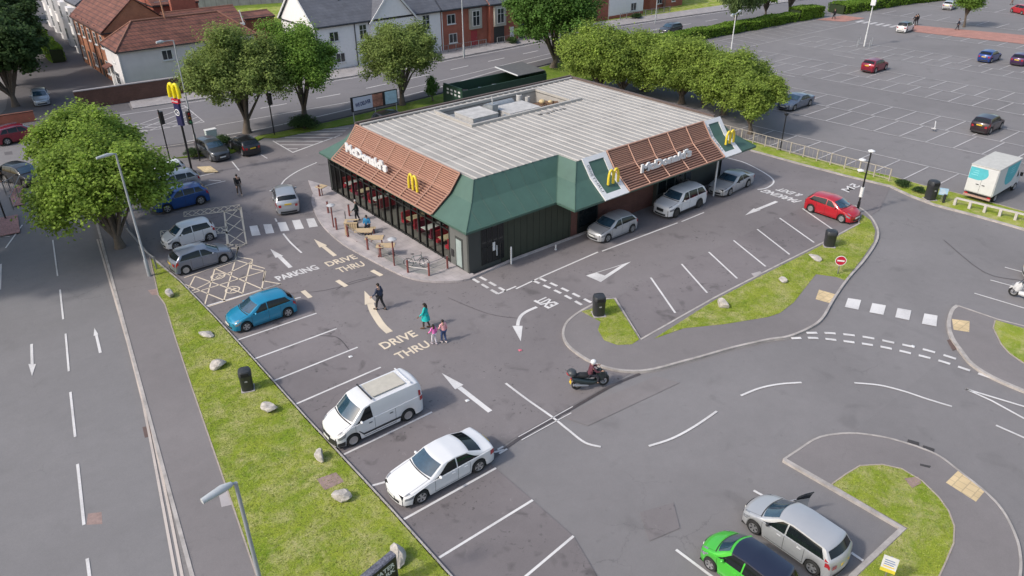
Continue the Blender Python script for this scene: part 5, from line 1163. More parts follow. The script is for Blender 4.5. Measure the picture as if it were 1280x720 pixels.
# carrier bag held by the person on the terrace
wp = p_.matrix_world if False else Matrix.Translation(p_.location) @ Matrix.Rotation(p_.rotation_euler.z, 4, 'Z'); hb_ = wp @ Vector(hand[-1])
bag = MB(); bx_, by_, bz_ = hb_.x, hb_.y, hb_.z-.09
bag.add([(bx_-.16,by_-.04,bz_-.38),(bx_+.16,by_-.04,bz_-.38),(bx_+.16,by_+.07,bz_-.38),(bx_-.16,by_+.07,bz_-.38),(bx_-.12,by_-.03,bz_-.05),(bx_+.12,by_-.03,bz_-.05),(bx_+.12,by_+.05,bz_-.05),(bx_-.12,by_+.05,bz_-.05)],[(0,3,2,1),(4,5,6,7),(0,1,5,4),(1,2,6,5),(2,3,7,6),(3,0,4,7)])
bag.tube([(bx_-.07,by_,bz_-.06),(bx_-.04,by_,bz_+.03),(bx_+.04,by_,bz_+.03),(bx_+.07,by_,bz_-.06)], .01, 5)
tag(bag.build('carrier_bag', mat('bag_white', (.6,.6,.6), .6), bevel=.01), 'white carrier bag in the hand of the person in dark green', 'bag')
# ------------------------------------------------------------------ two-wheelers
def wheel2(parent, c, Rr, tw_=.05, spokes=8, m=M_rim, loc=True):
    w_ = bpy.data.objects.new('wheel', None); COL.objects.link(w_); w_.parent = parent; w_.location = c
    MB().torus((0,0,0), Rr-tw_, tw_, 'Y', 24, 8).build('tyre', M_tyre, w_, smooth=60)
    r = MB(); r.torus((0,0,0), Rr-tw_*2, .012 if tw_ < .03 else .02, 'Y', 24, 5); r.lathe([(0,-.04),(.05,-.04),(.05,.04),(0,.04)], axis='Y', n=10)
    for i in range(spokes): a = 2*math.pi*i/spokes; r.tube([(0,0,0),((Rr-tw_*2)*math.cos(a),0,(Rr-tw_*2)*math.sin(a))], .003 if tw_ < .03 else .016, 4)
    r.build('rim', m, w_, smooth=50); return w_
def scooter(label, col, seatcol, loc, head, box=True, cat='motorcycle', white=False):
    t = thing('motor_scooter' if box else 'motorcycle', label, cat, loc, R(head))
    wheel2(t, (.72,0,.30), .30, .065, 6); wheel2(t, (-.68,0,.29), .29, .075, 6)
    b = MB(); b.tube([(.60,0,.42),(.52,0,.70),(.42,0,.98)], [.15,.21,.14], 12); b.tube([(.80,0,.48),(.72,0,.62),(.6,0,.8),(.45,0,1.02)], [.07,.14,.2,.12], 12)
    b.tube([(.45,0,.33),(.1,0,.32),(-.3,0,.42),(-.75,0,.62),(-.98,0,.72)], [.14,.16,.19,.17,.07], 12); b.build('fairing', col, t, smooth=60)
    f = MB(); f.tube([(.5,0,.62),(.88,0,.62),(1.0,0,.45)], [.05,.09,.03], 8); f.build('mudguard', col, t, smooth=60)
    MB().tube([(.05,0,.74),(-.25,0,.80),(-.55,0,.86),(-.82,0,.84)], [.1,.16,.15,.08], 10).build('saddle', seatcol, t, smooth=60)
    h_ = MB(); h_.tube([(.36,-.36,1.02),(.42,-.15,1.06),(.42,.15,1.06),(.36,.36,1.02)], .018, 6); h_.tube([(.74,.09,.3),(.42,.05,1.05)], .025, 6); h_.tube([(.74,-.09,.3),(.42,-.05,1.05)], .025, 6); h_.build('handlebar', M_black, t)
    MB().add([(.62,-.2,.98),(.62,.2,.98),(.40,.15,1.36),(.40,-.15,1.36),(.60,-.2,.98),(.60,.2,.98),(.385,.15,1.36),(.385,-.15,1.36)],[(0,1,2,3),(7,6,5,4),(0,3,7,4),(1,5,6,2),(3,2,6,7),(0,4,5,1)]).build('windshield', M_glass, t)
    for s in (1,-1):
        MB().ball((.36,.42*s,1.16),(.03,.08,.05),8,6).build('mirror', M_black, t)
        MB().ball((.88,.07*s,.72),(.05,.05,.045),8,6).build('headlight', M_lamp, t)
    e = MB(); e.tube([(-.15,-.2,.28),(-.5,-.22,.36),(-.95,-.22,.46)], [.04,.06,.07], 10); e.build('exhaust', M_rim, t, smooth=60)
    MB().box(-.30,-.13,.2,.2,.13,.42).build('engine', mat('engine_grey', (.1,.1,.1), .5, metal=.5), t, bevel=.03)
    MB().cbox((-1.03,0,.52),(.02,.22,.17),0,.25).build('number_plate', M_py, t); MB().ball((-1.0,0,.70),(.04,.1,.04),8,6).build('tail_light', M_tail, t)
    MB().bar((-.98,0,.68),(-1.02,0,.5),.05,.02).build('plate_bracket', M_black, t)
    if box:
        r = MB(); r.bar((-.6,0,.86),(-1.0,0,.90),.2,.03); r.build('luggage_rack', M_black, t)
        MB().ball((-.98,0,1.08),(.25,.27,.18),14,8).build('top_box', mat('top_box', (.05,.055,.06), .4), t, smooth=60); MB().ball((-1.10,0,1.05),(.15,.2,.09),12,6).build('reflector', M_tail, t, smooth=60)
    return t
lc_ = at(737,484); scooter('dark green and black touring scooter being ridden along the access road', mat('scooter_dark', (.018,.028,.03), .3, coat=.5), M_black, lc_, -26)
pp, _ = person('motorcyclist in a white helmet and burgundy jacket on the dark scooter', lc_, -26, 1.75, (.10,.03,.045), (.02,.02,.025), (.02,.02,.02), pose='ride', hooded=(.62,.62,.62))
for ch in list(pp.children):
    if ch.name.startswith('hat'):
        me = MB(); me.ball((.13-.0,0,1.53),(.155,.135,.15),16,10); o = me.build('helmet', mat('helmet_white', (.66,.66,.66), .25, coat=.5), pp, smooth=60); MB().ball((.165,0,1.53),(.135,.12,.06),14,8).build('visor', M_glass, o, smooth=60); bpy.data.objects.remove(ch)
lw = at(1282,375); scooter('white motorcycle parked at the right edge of the photo', mat('bike_white', (.55,.55,.56), .3, coat=.6), M_black, lw, 95, box=False)
# bicycle leaning on the terrace rail
def bicycle(loc, head, z_):
    t = thing('bicycle', 'grey bicycle leaning on the terrace railing near the glazed corner', 'bicycle', (*loc, z_), R(head)); Mf = mat('bike_frame', (.08,.12,.12), .4)
    wheel2(t, (.52,0,.34), .34, .02, 12); wheel2(t, (-.52,0,.34), .34, .02, 12)
    f = MB(); bb, hd1, st_, ra = (-.05,0,.30),(.36,0,.82),(-.18,0,.80),(-.52,0,.34)
    for a, b in ((bb,hd1),(bb,st_),(st_,(.34,0,.88)),(bb,ra),(st_,ra)): f.tube([a,b], .018, 6)
    f.tube([(.34,0,.95),(.38,0,.74),(.52,0,.34)], .018, 6); f.build('frame', Mf, t)
    MB().tube([(-.18,0,.80),(-.21,0,.95)], .014, 6).build('seat_post', M_rim, t); MB().ball((-.22,0,.97),(.13,.06,.03),10,6).build('saddle', M_black, t)
    MB().tube([(.30,-.27,1.0),(.36,-.1,.99),(.36,.1,.99),(.30,.27,1.0)], .013, 6).build('handlebar', M_black, t)
    MB().lathe([(.09,-.01),(.09,.01)], bb, 'Y', 14).tube([(bb[0],.06,bb[2]),(bb[0]+.12,.06,bb[2]-.12)], .012, 5).build('crank', M_rim, t)
bicycle(at(521,334,.1), -40, .1)
# ------------------------------------------------------------------ terrace furniture
M_post = mat('corten_post', (.17,.05,.045), .7, var=.2, scale=6); M_rail = mat('steel_rail', (.32,.3,.3), .4, metal=.6); M_wood = mat('pale_wood', (.48,.36,.22), .7, var=.15, scale=4); M_pg = mat('screen_glass', (.3,.33,.34), .1, alpha=1)
posts = [(404,262,'first'),(413,272,''),(426,286,''),(445,304,''),(462,312,''),(476,322,''),(493,331,''),(510,340,''),(536,344,''),(559,334,'')]
PX = [((410.5,266),.95),((421,287),.85),((435,296),.95),((460,312),.95),((476,321),.95),((510,340.5),.95),((536.5,344.5),.95),((559.5,335.5),.95),((400,245),.9),((437,270),.85)]
PX = [p for p in PX]
lab = ['beside the sloping mushroom light','at the outer kerb between the mushroom light and the tables','supporting the end of the slatted table screen','under the first outdoor table','under the third outdoor table','left of the bicycle','right of the bicycle','closest to the glazed corner door','at the far end of the terrace','behind the person holding a white bag']
pst = MB().box(-.05,-.05,0,.05,.05,.95); pst.box(-.055,-.055,.95,.055,.055,.965)
first = None
for (p, h_), l in zip(PX, lab):
    x_, y_ = at(*p, .1); t = thing('railing_post', 'rusty red steel railing post '+l, 'post', (x_,y_,.1), R(35), 'terrace railing posts')
    if first is None: a = MB().box(-.05,-.05,0,.05,.05,.93).build('post', M_post, t); b = MB().box(-.056,-.056,.931,.056,.056,.95).build('cap', M_rail, t); first = (a.data, b.data)
    else:
        for nm, me in zip(('post','cap'), first): o = bpy.data.objects.new(nm, me); COL.objects.link(o); o.parent = t
def rail(pa, pb, label, glass=True):
    A_, B_ = at(*pa,.1), at(*pb,.1); t = thing('terrace_rail', label, 'railing', (*A_,.1), group='terrace railings'); q = MB(); q.tube([(*A_,.98),(*B_,.98)], .02, 6); q.tube([(*A_,.55),(*B_,.55)], .014, 5); q.build('rail', M_rail, t, world=True)
    if glass:
        g_ = MB(); d = np.array(B_)-np.array(A_); g_.quad((A_[0]+d[0]*.08,A_[1]+d[1]*.08,.18),(A_[0]+d[0]*.92,A_[1]+d[1]*.92,.18),(A_[0]+d[0]*.92,A_[1]+d[1]*.92,.88),(A_[0]+d[0]*.08,A_[1]+d[1]*.08,.88)); g_.build('glass_panel', mg, t, world=True)
rail((476,321),(510,340.5), 'steel rail left of the bicycle post'); rail((510,340.5),(536.5,344.5), 'steel rail in front of the bicycle'); rail((536.5,344.5),(559.5,335.5), 'steel rail ending at the glazed corner'); rail((435,296),(460,312), 'steel rail screening the first wooden table'); rail((460,312),(476,321), 'steel rail screening the second wooden table')
def out_table(p, l, rz=-38):
    x_, y_ = at(*p,.1); t = thing('outdoor_table', l, 'table', (x_,y_,.1), R(rz), 'outdoor wooden tables')
    q = MB()
    for k in range(4): q.box(-.62,-.34+.175*k,.72,.62,-.34+.175*k+.16,.76)
    q.build('tabletop', M_wood, t); q = MB()
    for sx in (-.5,.5): q.bar((sx,0,0),(sx,0,.72),.07,.07); q.bar((sx,-.3,.03),(sx,.3,.03),.06,.05)
    q.build('frame', M_post, t)
for p, l in (((456,300),'pale wooden outdoor table closest to the person sitting in blue'),((469,309),'pale wooden outdoor table between two others by the railing'),((483,319),'pale wooden outdoor table next to the mushroom light')): out_table(p, l)
x_, y_ = at(403,244,.1); t = thing('outdoor_table', 'small pale wooden table at the far end of the terrace', 'table', (x_,y_,.1), R(20), 'outdoor wooden tables'); MB().box(-.35,-.35,.72,.35,.35,.77).build('tabletop', M_wood, t); MB().tube([(0,0,0),(0,0,.72)],.04,8).build('frame', M_post, t)
x_, y_ = at(441,293,.1); t = thing('waste_unit', 'wooden waste unit with open top at the terrace kerb', 'bin', (x_,y_,.1), R(-38)); q = MB(); [q.box(-.45,-.3+.1*k,.1,-.42,-.3+.1*k+.08,1.0) for k in range(6)]; [q.box(-.45+.15*k,-.33,.1,-.45+.15*k+.12,-.3,1.0) for k in range(6)]; q.build('slats', M_wood, t); q = MB().box(-.42,-.3,.05,.42,.3,.85); q.build('liner', M_under, t); q = MB(); q.box(-.48,-.36,1.0,.48,-.2,1.04); q.box(-.48,.2,1.0,.48,.36,1.04); q.box(-.48,-.2,1.0,-.3,.2,1.04); q.build('lid', M_wood, t)
x_, y_ = at(458,291.5,.1); t = thing('outdoor_bench', 'low bench under the person sitting in blue', 'bench', (x_,y_,.1), R(-38)); MB().box(-.7,-.17,.4,.7,.17,.44).build('seat', M_wood, t); q = MB(); [q.box(sx-.03,-.14,0,sx+.03,.14,.4) for sx in (-.55,.55)]; q.build('frame', M_post, t)
def mushroom(p, l, h_=1.9):
    x_, y_ = at(*p,.1); t = thing('terrace_lamp', l, 'lamp', (x_,y_,.1), 0, 'terrace mushroom lamps'); MB().tube([(0,0,0),(0,0,h_)],.05,10).build('post', M_post, t); MB().lathe([(0,h_+.16),(.12,h_+.14),(.3,h_+.04),(.3,h_),(.05,h_)], n=20).build('lamp_head', mat('lamp_head', (.5,.5,.5), .4, metal=.3), t, smooth=50)
mushroom((493,332), 'red post mushroom lamp at the end of the wooden tables'); mushroom((417,284), 'red post mushroom lamp near the far end of the terrace', 1.7)
x_, y_ = at(432,275,.1); t = thing('terrace_stool', 'short grey bollard on the terrace paving', 'bollard', (x_,y_,.1)); MB().tube([(0,0,0),(0,0,.7)],.05,8).build('post', M_rail, t)
x_, y_ = at(429.5,299,.1)
# white height post by the side wall
x_, y_ = at(639,330); tag(MB().tube([(x_,y_,0),(x_,y_,1.25)], .06, 10).build('bollard', Mlet), 'white bollard against the dark green side wall', 'bollard')
x_, y_ = at(694.5,312); tag(MB().tube([(x_,y_,0),(x_,y_,.35)], .05, 10).lathe([(.09,.0),(.09,.06)], (x_,y_,0), n=10).build('bollard', Mlet), 'short white marker post on the drive-through kerb', 'bollard')
# ------------------------------------------------------------------ bins
def bin_(p, l, h_=1.25, w_=.62, white=False, z_=.1, rz=0, hatch=True):
    x_, y_ = at(*p, z_); t = thing('litter_bin', l, 'bin', (x_,y_,z_), R(rz), 'black litter bins'); Mb = mat('bin_black', (.03,.032,.036), .45, var=.15)
    b = MB(); r = w_/2
    def rr(s, n=20): return [(r*s*math.copysign(abs(math.cos(a))**.6, math.cos(a)), r*s*math.copysign(abs(math.sin(a))**.6, math.sin(a))) for a in [2*math.pi*i/n for i in range(n)]]
    rings = [(.92,0),(.96,.1),(1.0,h_*.72),(1.05,h_*.74),(1.05,h_*.78)]
    V = []; 
    for s, z2 in rings: V += [(x,y,z2) for x,y in rr(s)]
    b.add(V, [(i*20+k,i*20+(k+1)%20,(i+1)*20+(k+1)%20,(i+1)*20+k) for i in range(len(rings)-1) for k in range(20)]); b.build('bin_body', Mb, t, smooth=40)
    hd_ = MB(); rings = [(1.05,h_*.79),(1.03,h_*.9),(.9,h_*.98),(.5,h_*1.02),(.02,h_*1.03)]; V = []
    for s, z2 in rings: V += [(x,y,z2) for x,y in rr(s)]
    hd_.add(V, [(i*20+k,i*20+(k+1)%20,(i+1)*20+(k+1)%20,(i+1)*20+k) for i in range(len(rings)-1) for k in range(20)]); hd_.build('hood', Mb, t, smooth=40)
    MB().box(-r*.6,-r*1.07,h_*.8,r*.6,-r*1.0,h_*.93).build('opening', M_under, t); MB().box(-.07,-r*1.02,h_*.5,.07,-r*.99,h_*.56).build('badge', mat('badge', (.3,.3,.3), .5), t)
    MB().box(-r*1.05,-r*1.05,0,r*1.05,r*1.05,.04).build('base_plate', M_conc, t)
bin_((310,486), 'black litter bin on the long grass verge among boulders', 1.2, .62, rz=-20); bin_((748,393), 'black litter bin at the tip of the small grass island by the exit', 1.3, .7, rz=-30)
bin_((1036,307), 'black hooded litter bin behind the second bay from the red hatchback', 1.15, .72, rz=40); bin_((1162,249), 'black litter bin on the verge beside a blue notice', 1.55, .75, rz=-30)
x_, y_ = at(1179,253,.1); tag(MB().tube([(x_,y_,.09),(x_,y_,.75)], .1, 10).build('bollard', M_black), 'short black bollard on the verge next to the litter bin', 'bollard')
def notice(p, l, w_, h_, z0, z1, col, rz, cat='sign', text=None, zz_=.1, band=None):
    x_, y_ = at(*p, zz_); t = thing('notice_sign', l, cat, (x_,y_,zz_), R(rz)); MB().tube([(0,.03,0),(0,.03,z1)], .03, 6).build('post', M_rail, t); o = MB().box(-w_/2,-.02,z0,w_/2,0,z1).build('panel', col, t)
    return t
t = notice((1176,252), 'pale blue notice on a short post behind the litter bin', .6, .55, .55, 1.1, mat('notice_blue', (.3,.45,.58), .5), -65)
for k in range(4): MB().box(-.22,-.026,.65+.1*k,.22-.05*k,-.021,.68+.1*k).build('printed_line', Mtw, t)
t = notice((1103,731), 'white and yellow parking notice at the grass corner by the silver hatchback', .5, .75, .7, 1.45, mat('notice_white', (.6,.6,.6), .5), -70)
MB().box(-.25,-.028,.7,.25,-.021,.86).build('yellow_band', mat('notice_yellow', (.6,.5,.05), .5), t)
for k in range(4): MB().box(-.18,-.028,.95+.1*k,.18-.04*(k%2),-.021,.99+.1*k).build('printed_line', mat('notice_ink', (.15,.2,.35), .5) if k else M_py, t)
# no entry sign
x_, y_ = at(1047,342,.1); t = thing('no_entry_sign', 'round red no entry sign with white bar on a grey post', 'road sign', (x_,y_,.1), R(-52)); MB().tube([(0,0,0),(0,0,.95)], .035, 8).build('post', M_rail, t)
sg = MB().lathe([(0,.0),(.30,.0),(.30,.03),(0,.03)], (0,-.06,.95), 'Y', 28).build('sign_disc', mat('sign_red', (.42,.01,.03), .4), t); MB().lathe([(.30,0),(.335,0),(.335,.03),(.30,.03)], (0,-.062,.95), 'Y', 28).build('sign_rim', Mlet, t); MB().box(-.22,-.07,.90,.22,-.062,1.0).build('white_bar', Mlet, sg)
# ------------------------------------------------------------------ boulders
M_rock = mat('limestone', (.40,.37,.34), .9, var=.5, scale=3.5, bump=.8, bscale=9)
def rock(p, sz, l, seed):
    x_, y_ = at(*p, .1); rg = np.random.default_rng(seed); bm = bmesh.new(); bmesh.ops.create_icosphere(bm, subdivisions=3, radius=1)
    fr_ = [(rg.normal(size=3), rg.uniform(.45,.85)) for _ in range(15)]
    for v in bm.verts:
        c = np.array(v.co)
        for n_, d_ in fr_:
            n2 = n_/np.linalg.norm(n_); t_ = c@n2
            if t_ > d_: c = c-n2*(t_-d_)*.9
        c = c*(1+.035*rg.normal()); v.co = (c[0]*sz[0], c[1]*sz[1], max(c[2]*sz[2]+sz[2]*.45, -.02))
    me = bpy.data.meshes.new('boulder'); bm.to_mesh(me); bm.free(); me.materials.append(M_rock); me.shade_smooth(); me.set_sharp_from_angle(angle=R(18)); o = bpy.data.objects.new('boulder', me); COL.objects.link(o); o.location = (x_,y_,.09); o.rotation_euler = (0,0,rg.uniform(0,6)); tag(o, l, 'boulder', 'boulders on the grass')
for i, (p, s_, l) in enumerate([((213,370),(.5,.32,.34),'grey boulder at the narrow end of the verge beside the lamp post'),((258,419),(.55,.35,.2),'low flat broken boulder beside the teal hatchback'),((274,457),(.52,.42,.36),'pale boulder between the low flat one and the litter bin'),((337,512),(.48,.4,.34),'grey boulder just past the litter bin towards the white van'),((400,573),(.38,.3,.34),'boulder close to the nose of the white van'),((428,624),(.5,.38,.32),'boulder beside the square utility cover'),((498,700),(.5,.42,.62),'tall pale boulder behind the black sign'),((905,383),(.5,.4,.38),'boulder on the grass behind the row of angled bays'),((1019,323),(.6,.4,.2),'flat boulder between the hooded bin and the no entry sign'),((979,352),(.35,.3,.22),'small brown boulder half sunk in bare soil')]): rock(p, s_, l, i+5)
# black carved sign
x_, y_ = at(492,690,1.6); x_, y_ = x_-1.15*math.cos(R(8)), y_-1.15*math.sin(R(8)); t = thing('stone_sign', 'black retail park sign with pale letters and speckled stone top', 'sign', (x_,y_,.1), R(8))
Mst = mat('speckled_stone', (.12,.12,.15), .6, var=.9, scale=14, bump=.3)
ux = 1.15
MB().add([(-ux,-.16,0),(ux,-.16,0),(ux,.16,0),(-ux,.16,0),(-ux,-.16,1.35),(ux,-.16,1.5),(ux,.16,1.5),(-ux,.16,1.35)],[(0,3,2,1),(4,5,6,7),(0,1,5,4),(1,2,6,5),(2,3,7,6),(3,0,4,7)]).build('stone_slab', Mst, t, bevel=.03)
MB().add([(-ux+.06,-.175,.05),(ux-.06,-.175,.05),(ux-.06,-.175,1.42),(-ux+.06,-.175,1.28)],[(0,1,2,3)]).add([(-ux+.06,-.165,.05),(ux-.06,-.165,.05),(ux-.06,-.165,1.42),(-ux+.06,-.165,1.28)],[(3,2,1,0)]).build('sign_face', mat('sign_black', (.02,.02,.024), .35), t)
q = MB(); lettering(q, 'BRIDGEWATER', (-ux+.15,-.182,1.0), (ux-.14,-.182,1.06), (-ux+.15,-.182,1.22), .03, nrm=(0,-1,0)); lettering(q, 'RETAIL PARK', (-ux+.25,-.182,.72), (ux-.14,-.182,.80), (-ux+.25,-.182,.92), .03, nrm=(0,-1,0)); q.build('lettering', Mtw, t)
# ------------------------------------------------------------------ lamps and poles
Mgs = mat('galvanised', (.36,.38,.40), .5, metal=.4, var=.1); Mbp = mat('black_pole', (.014,.014,.015), .4)
def lamp(p, h_, l, rz, arm=.9, m=Mgs, r=.075, head=(.75,.16), z_=.09, T=False):
    x_, y_ = at(*p, z_) if p[0] > 5 or True else p; t = thing('street_lamp', l, 'street lamp', (x_,y_,z_), R(rz))
    q = MB().tube([(0,0,0),(0,0,h_*.14),(0,0,h_*.15),(0,0,h_)], [r*1.5,r*1.5,r,r*.75], 12); q.build('column', m, t, smooth=50)
    for s in ((1,-1) if T else (1,)):
        q = MB().tube([(0,0,h_-.03),(s*arm*.4,0,h_+.02),(s*arm,0,h_+.05)], r*.6, 8); q.build('arm', m, t, smooth=50)
        q = MB().tube([(s*(arm-.08),0,h_+.04),(s*(arm+head[0]*.25),0,h_+.07),(s*(arm+head[0]),0,h_+.06)], [head[1]*.6,head[1],head[1]*.7], 10); q.build('lamp_head', mat('lamp_housing', (.45,.47,.48), .4), t, smooth=50)
    return t
lamp((187,345), 8.2, 'grey street lamp leaning over the footpath beside the leafy tree', 195, .25, head=(.9,.1)); 
lamp((344,800), 7.2, 'grey street lamp at the bottom edge over the long grass verge', 190, .2, head=(.85,.13))
lamp((246.7,186), 9.8, 'tall grey street lamp between the yellow arch sign and the street tree', 195, 1.0, r=.07, head=(.6,.13)); lamp((580,72), 12, 'tall pale street lamp in front of the red brick houses', 90, .8, r=.09, head=(.6,.13))
lamp((911,84), 6.6, 'white twin arm lamp at the edge of the hedge and far car park', 20, 1.3, T=True, r=.08, m=mat('white_pole', (.55,.55,.55), .5), z_=0); lamp((819,29), 9, 'pale street lamp beyond the road by the grassy bank', 80, .6)
t = lamp((1080,58), 11, 'tall white lamp with a camera box in the far car park', 20, .8, T=True, m=mat('white_pole', (.55,.55,.55), .5), z_=0); MB().box(-.35,-.3,5.6,.35,.3,6.5).build('camera_box', Mlet, t); [MB().tube([(dx,dy,0),(dx,dy,1.1)],.05,6).build('guard_post', Mgs, t) for dx,dy in ((-1,-.8),(1,-.8),(1,.8),(-1,.8))]
x_, y_ = at(1071,266,.1); t = thing('camera_post', 'black post with white band and security cameras beside the red hatchback', 'lamp post', (x_,y_,.1)); MB().tube([(0,0,0),(0,0,.9),(0,0,.92),(0,0,4.75)], [.1,.1,.065,.055], 10).build('column', Mbp, t, smooth=50); MB().tube([(0,0,1.3),(0,0,2.05)], .13, 12).build('white_band', Mlet, t, smooth=50)
for zz_, a in ((4.8,.3),(4.15,.55),(3.35,.5)): 
    q = MB().tube([(0,0,zz_-.05),(-a*.7,a*.5,zz_-.03)], .025, 6); q.build('bracket', Mgs, t); MB().lathe([(.02,.14),(.24,.05),(.24,0),(.05,-.08),(0,-.1)], (-a*.75 if zz_ < 4.5 else 0, a*.55 if zz_ < 4.5 else 0, zz_), n=16).build('camera', Mlet, t, smooth=50)
x_, y_ = at(975,189,0); t = thing('lamp_post', 'slim black lamp post behind the cream railing', 'lamp post', (x_,y_,0)); MB().tube([(0,0,0),(0,0,3.4)], [.06,.045], 8).build('column', Mbp, t); MB().lathe([(.02,.2),(.2,.1),(.16,-.05),(0,-.05)], (0,0,3.4), n=12).build('lamp_head', Mbp, t)
x_, y_ = at(1168,163,0); t = thing('trolley_sign', 'small white post with a tilted plate in an empty bay', 'sign', (x_,y_,0)); MB().tube([(0,0,0),(0,.1,.9)], .04, 6).build('post', Mlet, t); MB().cbox((-.3,0,.25),(.5,.4,.04),.3,.3).build('plate', Mlet, t)
# totem with arches, traffic signals
x_, y_ = at(241,218,.08); t = thing('totem_sign', 'tall dark totem with yellow arches above a blue roundel panel', 'sign', (x_,y_,.08), R(-66)); MB().tube([(0,0,0),(0,0,6.7)], .09, 10).build('column', Mbp, t)
q = MB().box(-.28,-.12,4.3,.28,.12,6.1); q.build('panel', mat('totem_navy', (.02,.02,.08), .4), t); q = MB(); q.torus((0,-.14,5.4), .24, .045, 'Y', 24, 6); q.torus((0,.14,5.4), .24, .045, 'Y', 24, 6)
lettering(q, '24', (-.12,-.135,5.3), (.12,-.135,5.3), (-.12,-.135,5.5), .02, nrm=(0,-1,0)); q.build('roundel', Mlet, t); MB().box(-.38,-.13,6.15,.38,.13,6.5).build('red_panel', mat('totem_red', (.5,.01,.03), .4), t); q = MB(); lettering(q, "McDonald's", (-.33,-.14,6.25), (.33,-.14,6.25), (-.33,-.14,6.41), .03, nrm=(0,-1,0)); q.build('lettering', Mlet, t)
q = MB(); 
for s in (1,):
    Mshape(q, (-.58,-.0,6.6), (1,0,0), (0,0,1), 1.15, .145)
q.build('arches', mat('totem_yellow', (.75,.62,.01), .4), t, smooth=60)
def signal(p, l, rz, h_=4.3, z_=.08):
    x_, y_ = at(*p, z_); t = thing('traffic_light', l, 'traffic light', (x_,y_,z_), R(rz), 'traffic lights at the junction'); MB().tube([(0,0,0),(0,0,h_)], .06, 8).build('pole', Mbp, t); b = MB().box(-.3,-.18,h_-1.3,.0,.14,h_-.2).build('signal_box', Mbp, t)
    for k in range(3): MB().lathe([(.02,-.0),(.11,-.02),(.12,-.12)], (-.15,-.19,h_-1.08+k*.34), 'Y', 14).build('signal_lens', mat('lens%d' % k, [(.05,.2,.08),(.25,.12,.01),(.22,.01,.01)][k], .3), b)
signal((213,202), 'traffic light on a black pole left of the totem sign', 190, 4.7); signal((250,201), 'traffic light on a black pole right of the totem sign', 10, 4.7); signal((7,273), 'traffic light on the far left footpath by the pink paving', 30, 4.0)
signal((343,168), 'traffic light between two roadside trees', 200, 4.2)
x_, y_ = at(271,182,.08); t = thing('utility_cabinet', 'white green roadside cabinet behind the dark grey car', 'cabinet', (x_,y_+1,.08)); MB().box(-.5,-.25,0,.5,.25,1.3).build('cabinet_body', mat('cabinet_pale', (.42,.48,.46), .5), t, bevel=.02); MB().box(-.53,-.28,1.3,.53,.28,1.36).build('cabinet_lid', Mlet, t)
# ------------------------------------------------------------------ railings and fences
M_rc = mat('cream_rail', (.36,.32,.27), .7)
def post_rail(A_, B_, n, h_, l, name, m=M_rc, two=True, r=.035, z_=.09, infill=False):
    t = thing(name, l, 'fence', (*A_, z_)); A_, B_ = np.array(A_), np.array(B_)
    for k in range(n+1):
        p = A_+(B_-A_)*k/n; MB().box(p[0]-r*1.3,p[1]-r*1.3,z_,p[0]+r*1.3,p[1]+r*1.3,z_+h_).build('post', m, t, world=True)
    q = MB(); 
    for z2 in ((h_-.04,.18) if two else (h_-.04,)): q.tube([(*A_,z_+z2),(*B_,z_+z2)], r*.8, 6)
    if two:
        for k in range(n):
            for j in (1,2): p = A_+(B_-A_)*(k+j/3)/n; q.tube([(*p,z_+.18),(*p,z_+h_-.04)], r*.35, 4)
    q.build('rail', m, t, world=True)
post_rail(at(884,163,.1), at(1111,226,.1), 14, 1.05, 'cream metal post and rail fence between the restaurant lane and far car park', 'railing')
A_, B_ = np.array(at(1193,256,.1)), np.array(at(1330,290,.1)); t = thing('knee_rail', 'low white timber knee rail in front of the box lorry', 'fence', (*A_,.1)); n = 7
for k in range(n+1): p = A_+(B_-A_)*k/n; MB().box(p[0]-.09,p[1]-.09,.08,p[0]+.09,p[1]+.09,.62).build('post', mat('weathered_white', (.45,.42,.4), .8, var=.2), t, world=True)
q = MB().bar((*A_,.66),(*B_,.66),.14,.12); q.build('rail', mat('weathered_white', (.45,.42,.4), .8), t, world=True)
gr_ = mat('guard_rail', (.25,.25,.25), .5, metal=.4)
for pa, pb, l in (((8,243),(20,236),'grey pedestrian guard rail beside the pink paving'),((17,262),(30,232),'grey pedestrian guard rail at the road edge on the left')): post_rail(at(*pa,.1), at(*pb,.1), 2, 1.05, l, 'guard_rail', gr_)
post_rail(at(178,322,.1), at(196,336,.1), 1, .9, 'short leaning steel hoop at the narrow end of the verge', 'hoop_barrier', gr_, two=False)
# advertising hoarding
A_, B_ = np.array(at(438,131+22,.07)), np.array(at(499,142,.07)); A_ = np.array([34.8,68.0]); B_ = np.array([40.2,68.0])
t = thing('advertising_hoarding', 'long roadside hoarding with poster panels behind the restaurant', 'hoarding', (*A_,.07)); [MB().tube([(A_[0]+(B_[0]-A_[0])*f_,A_[1]+.1,.05),(A_[0]+(B_[0]-A_[0])*f_,A_[1]+.1,1.4)],.05,6).build('support', Mgs, t, world=True) for f_ in (.03,.5,.97)]
MB().box(A_[0],A_[1],1.3,B_[0],A_[1]+.14,2.75).build('board', Mbp, t, world=True)
Mblur = mat('poster_food', (.32,.14,.09), .5, var=.8, scale=2.2); Mpb = mat('poster_pale', (.5,.52,.58), .5, var=.08)
MB().box(A_[0]+.2,A_[1]-.02,1.38,A_[0]+2.4,A_[1]-.004,2.67).build('poster', Mpb, t, world=True); MB().box(A_[0]+2.4,A_[1]-.02,1.38,A_[0]+3.6,A_[1]-.004,2.67).build('poster', Mblur, t, world=True); MB().box(A_[0]+3.9,A_[1]-.02,1.38,B_[0]-.1,A_[1]-.004,2.67).build('poster', mat('poster_blue', (.35,.5,.55), .5, var=.25, scale=2), t, world=True)
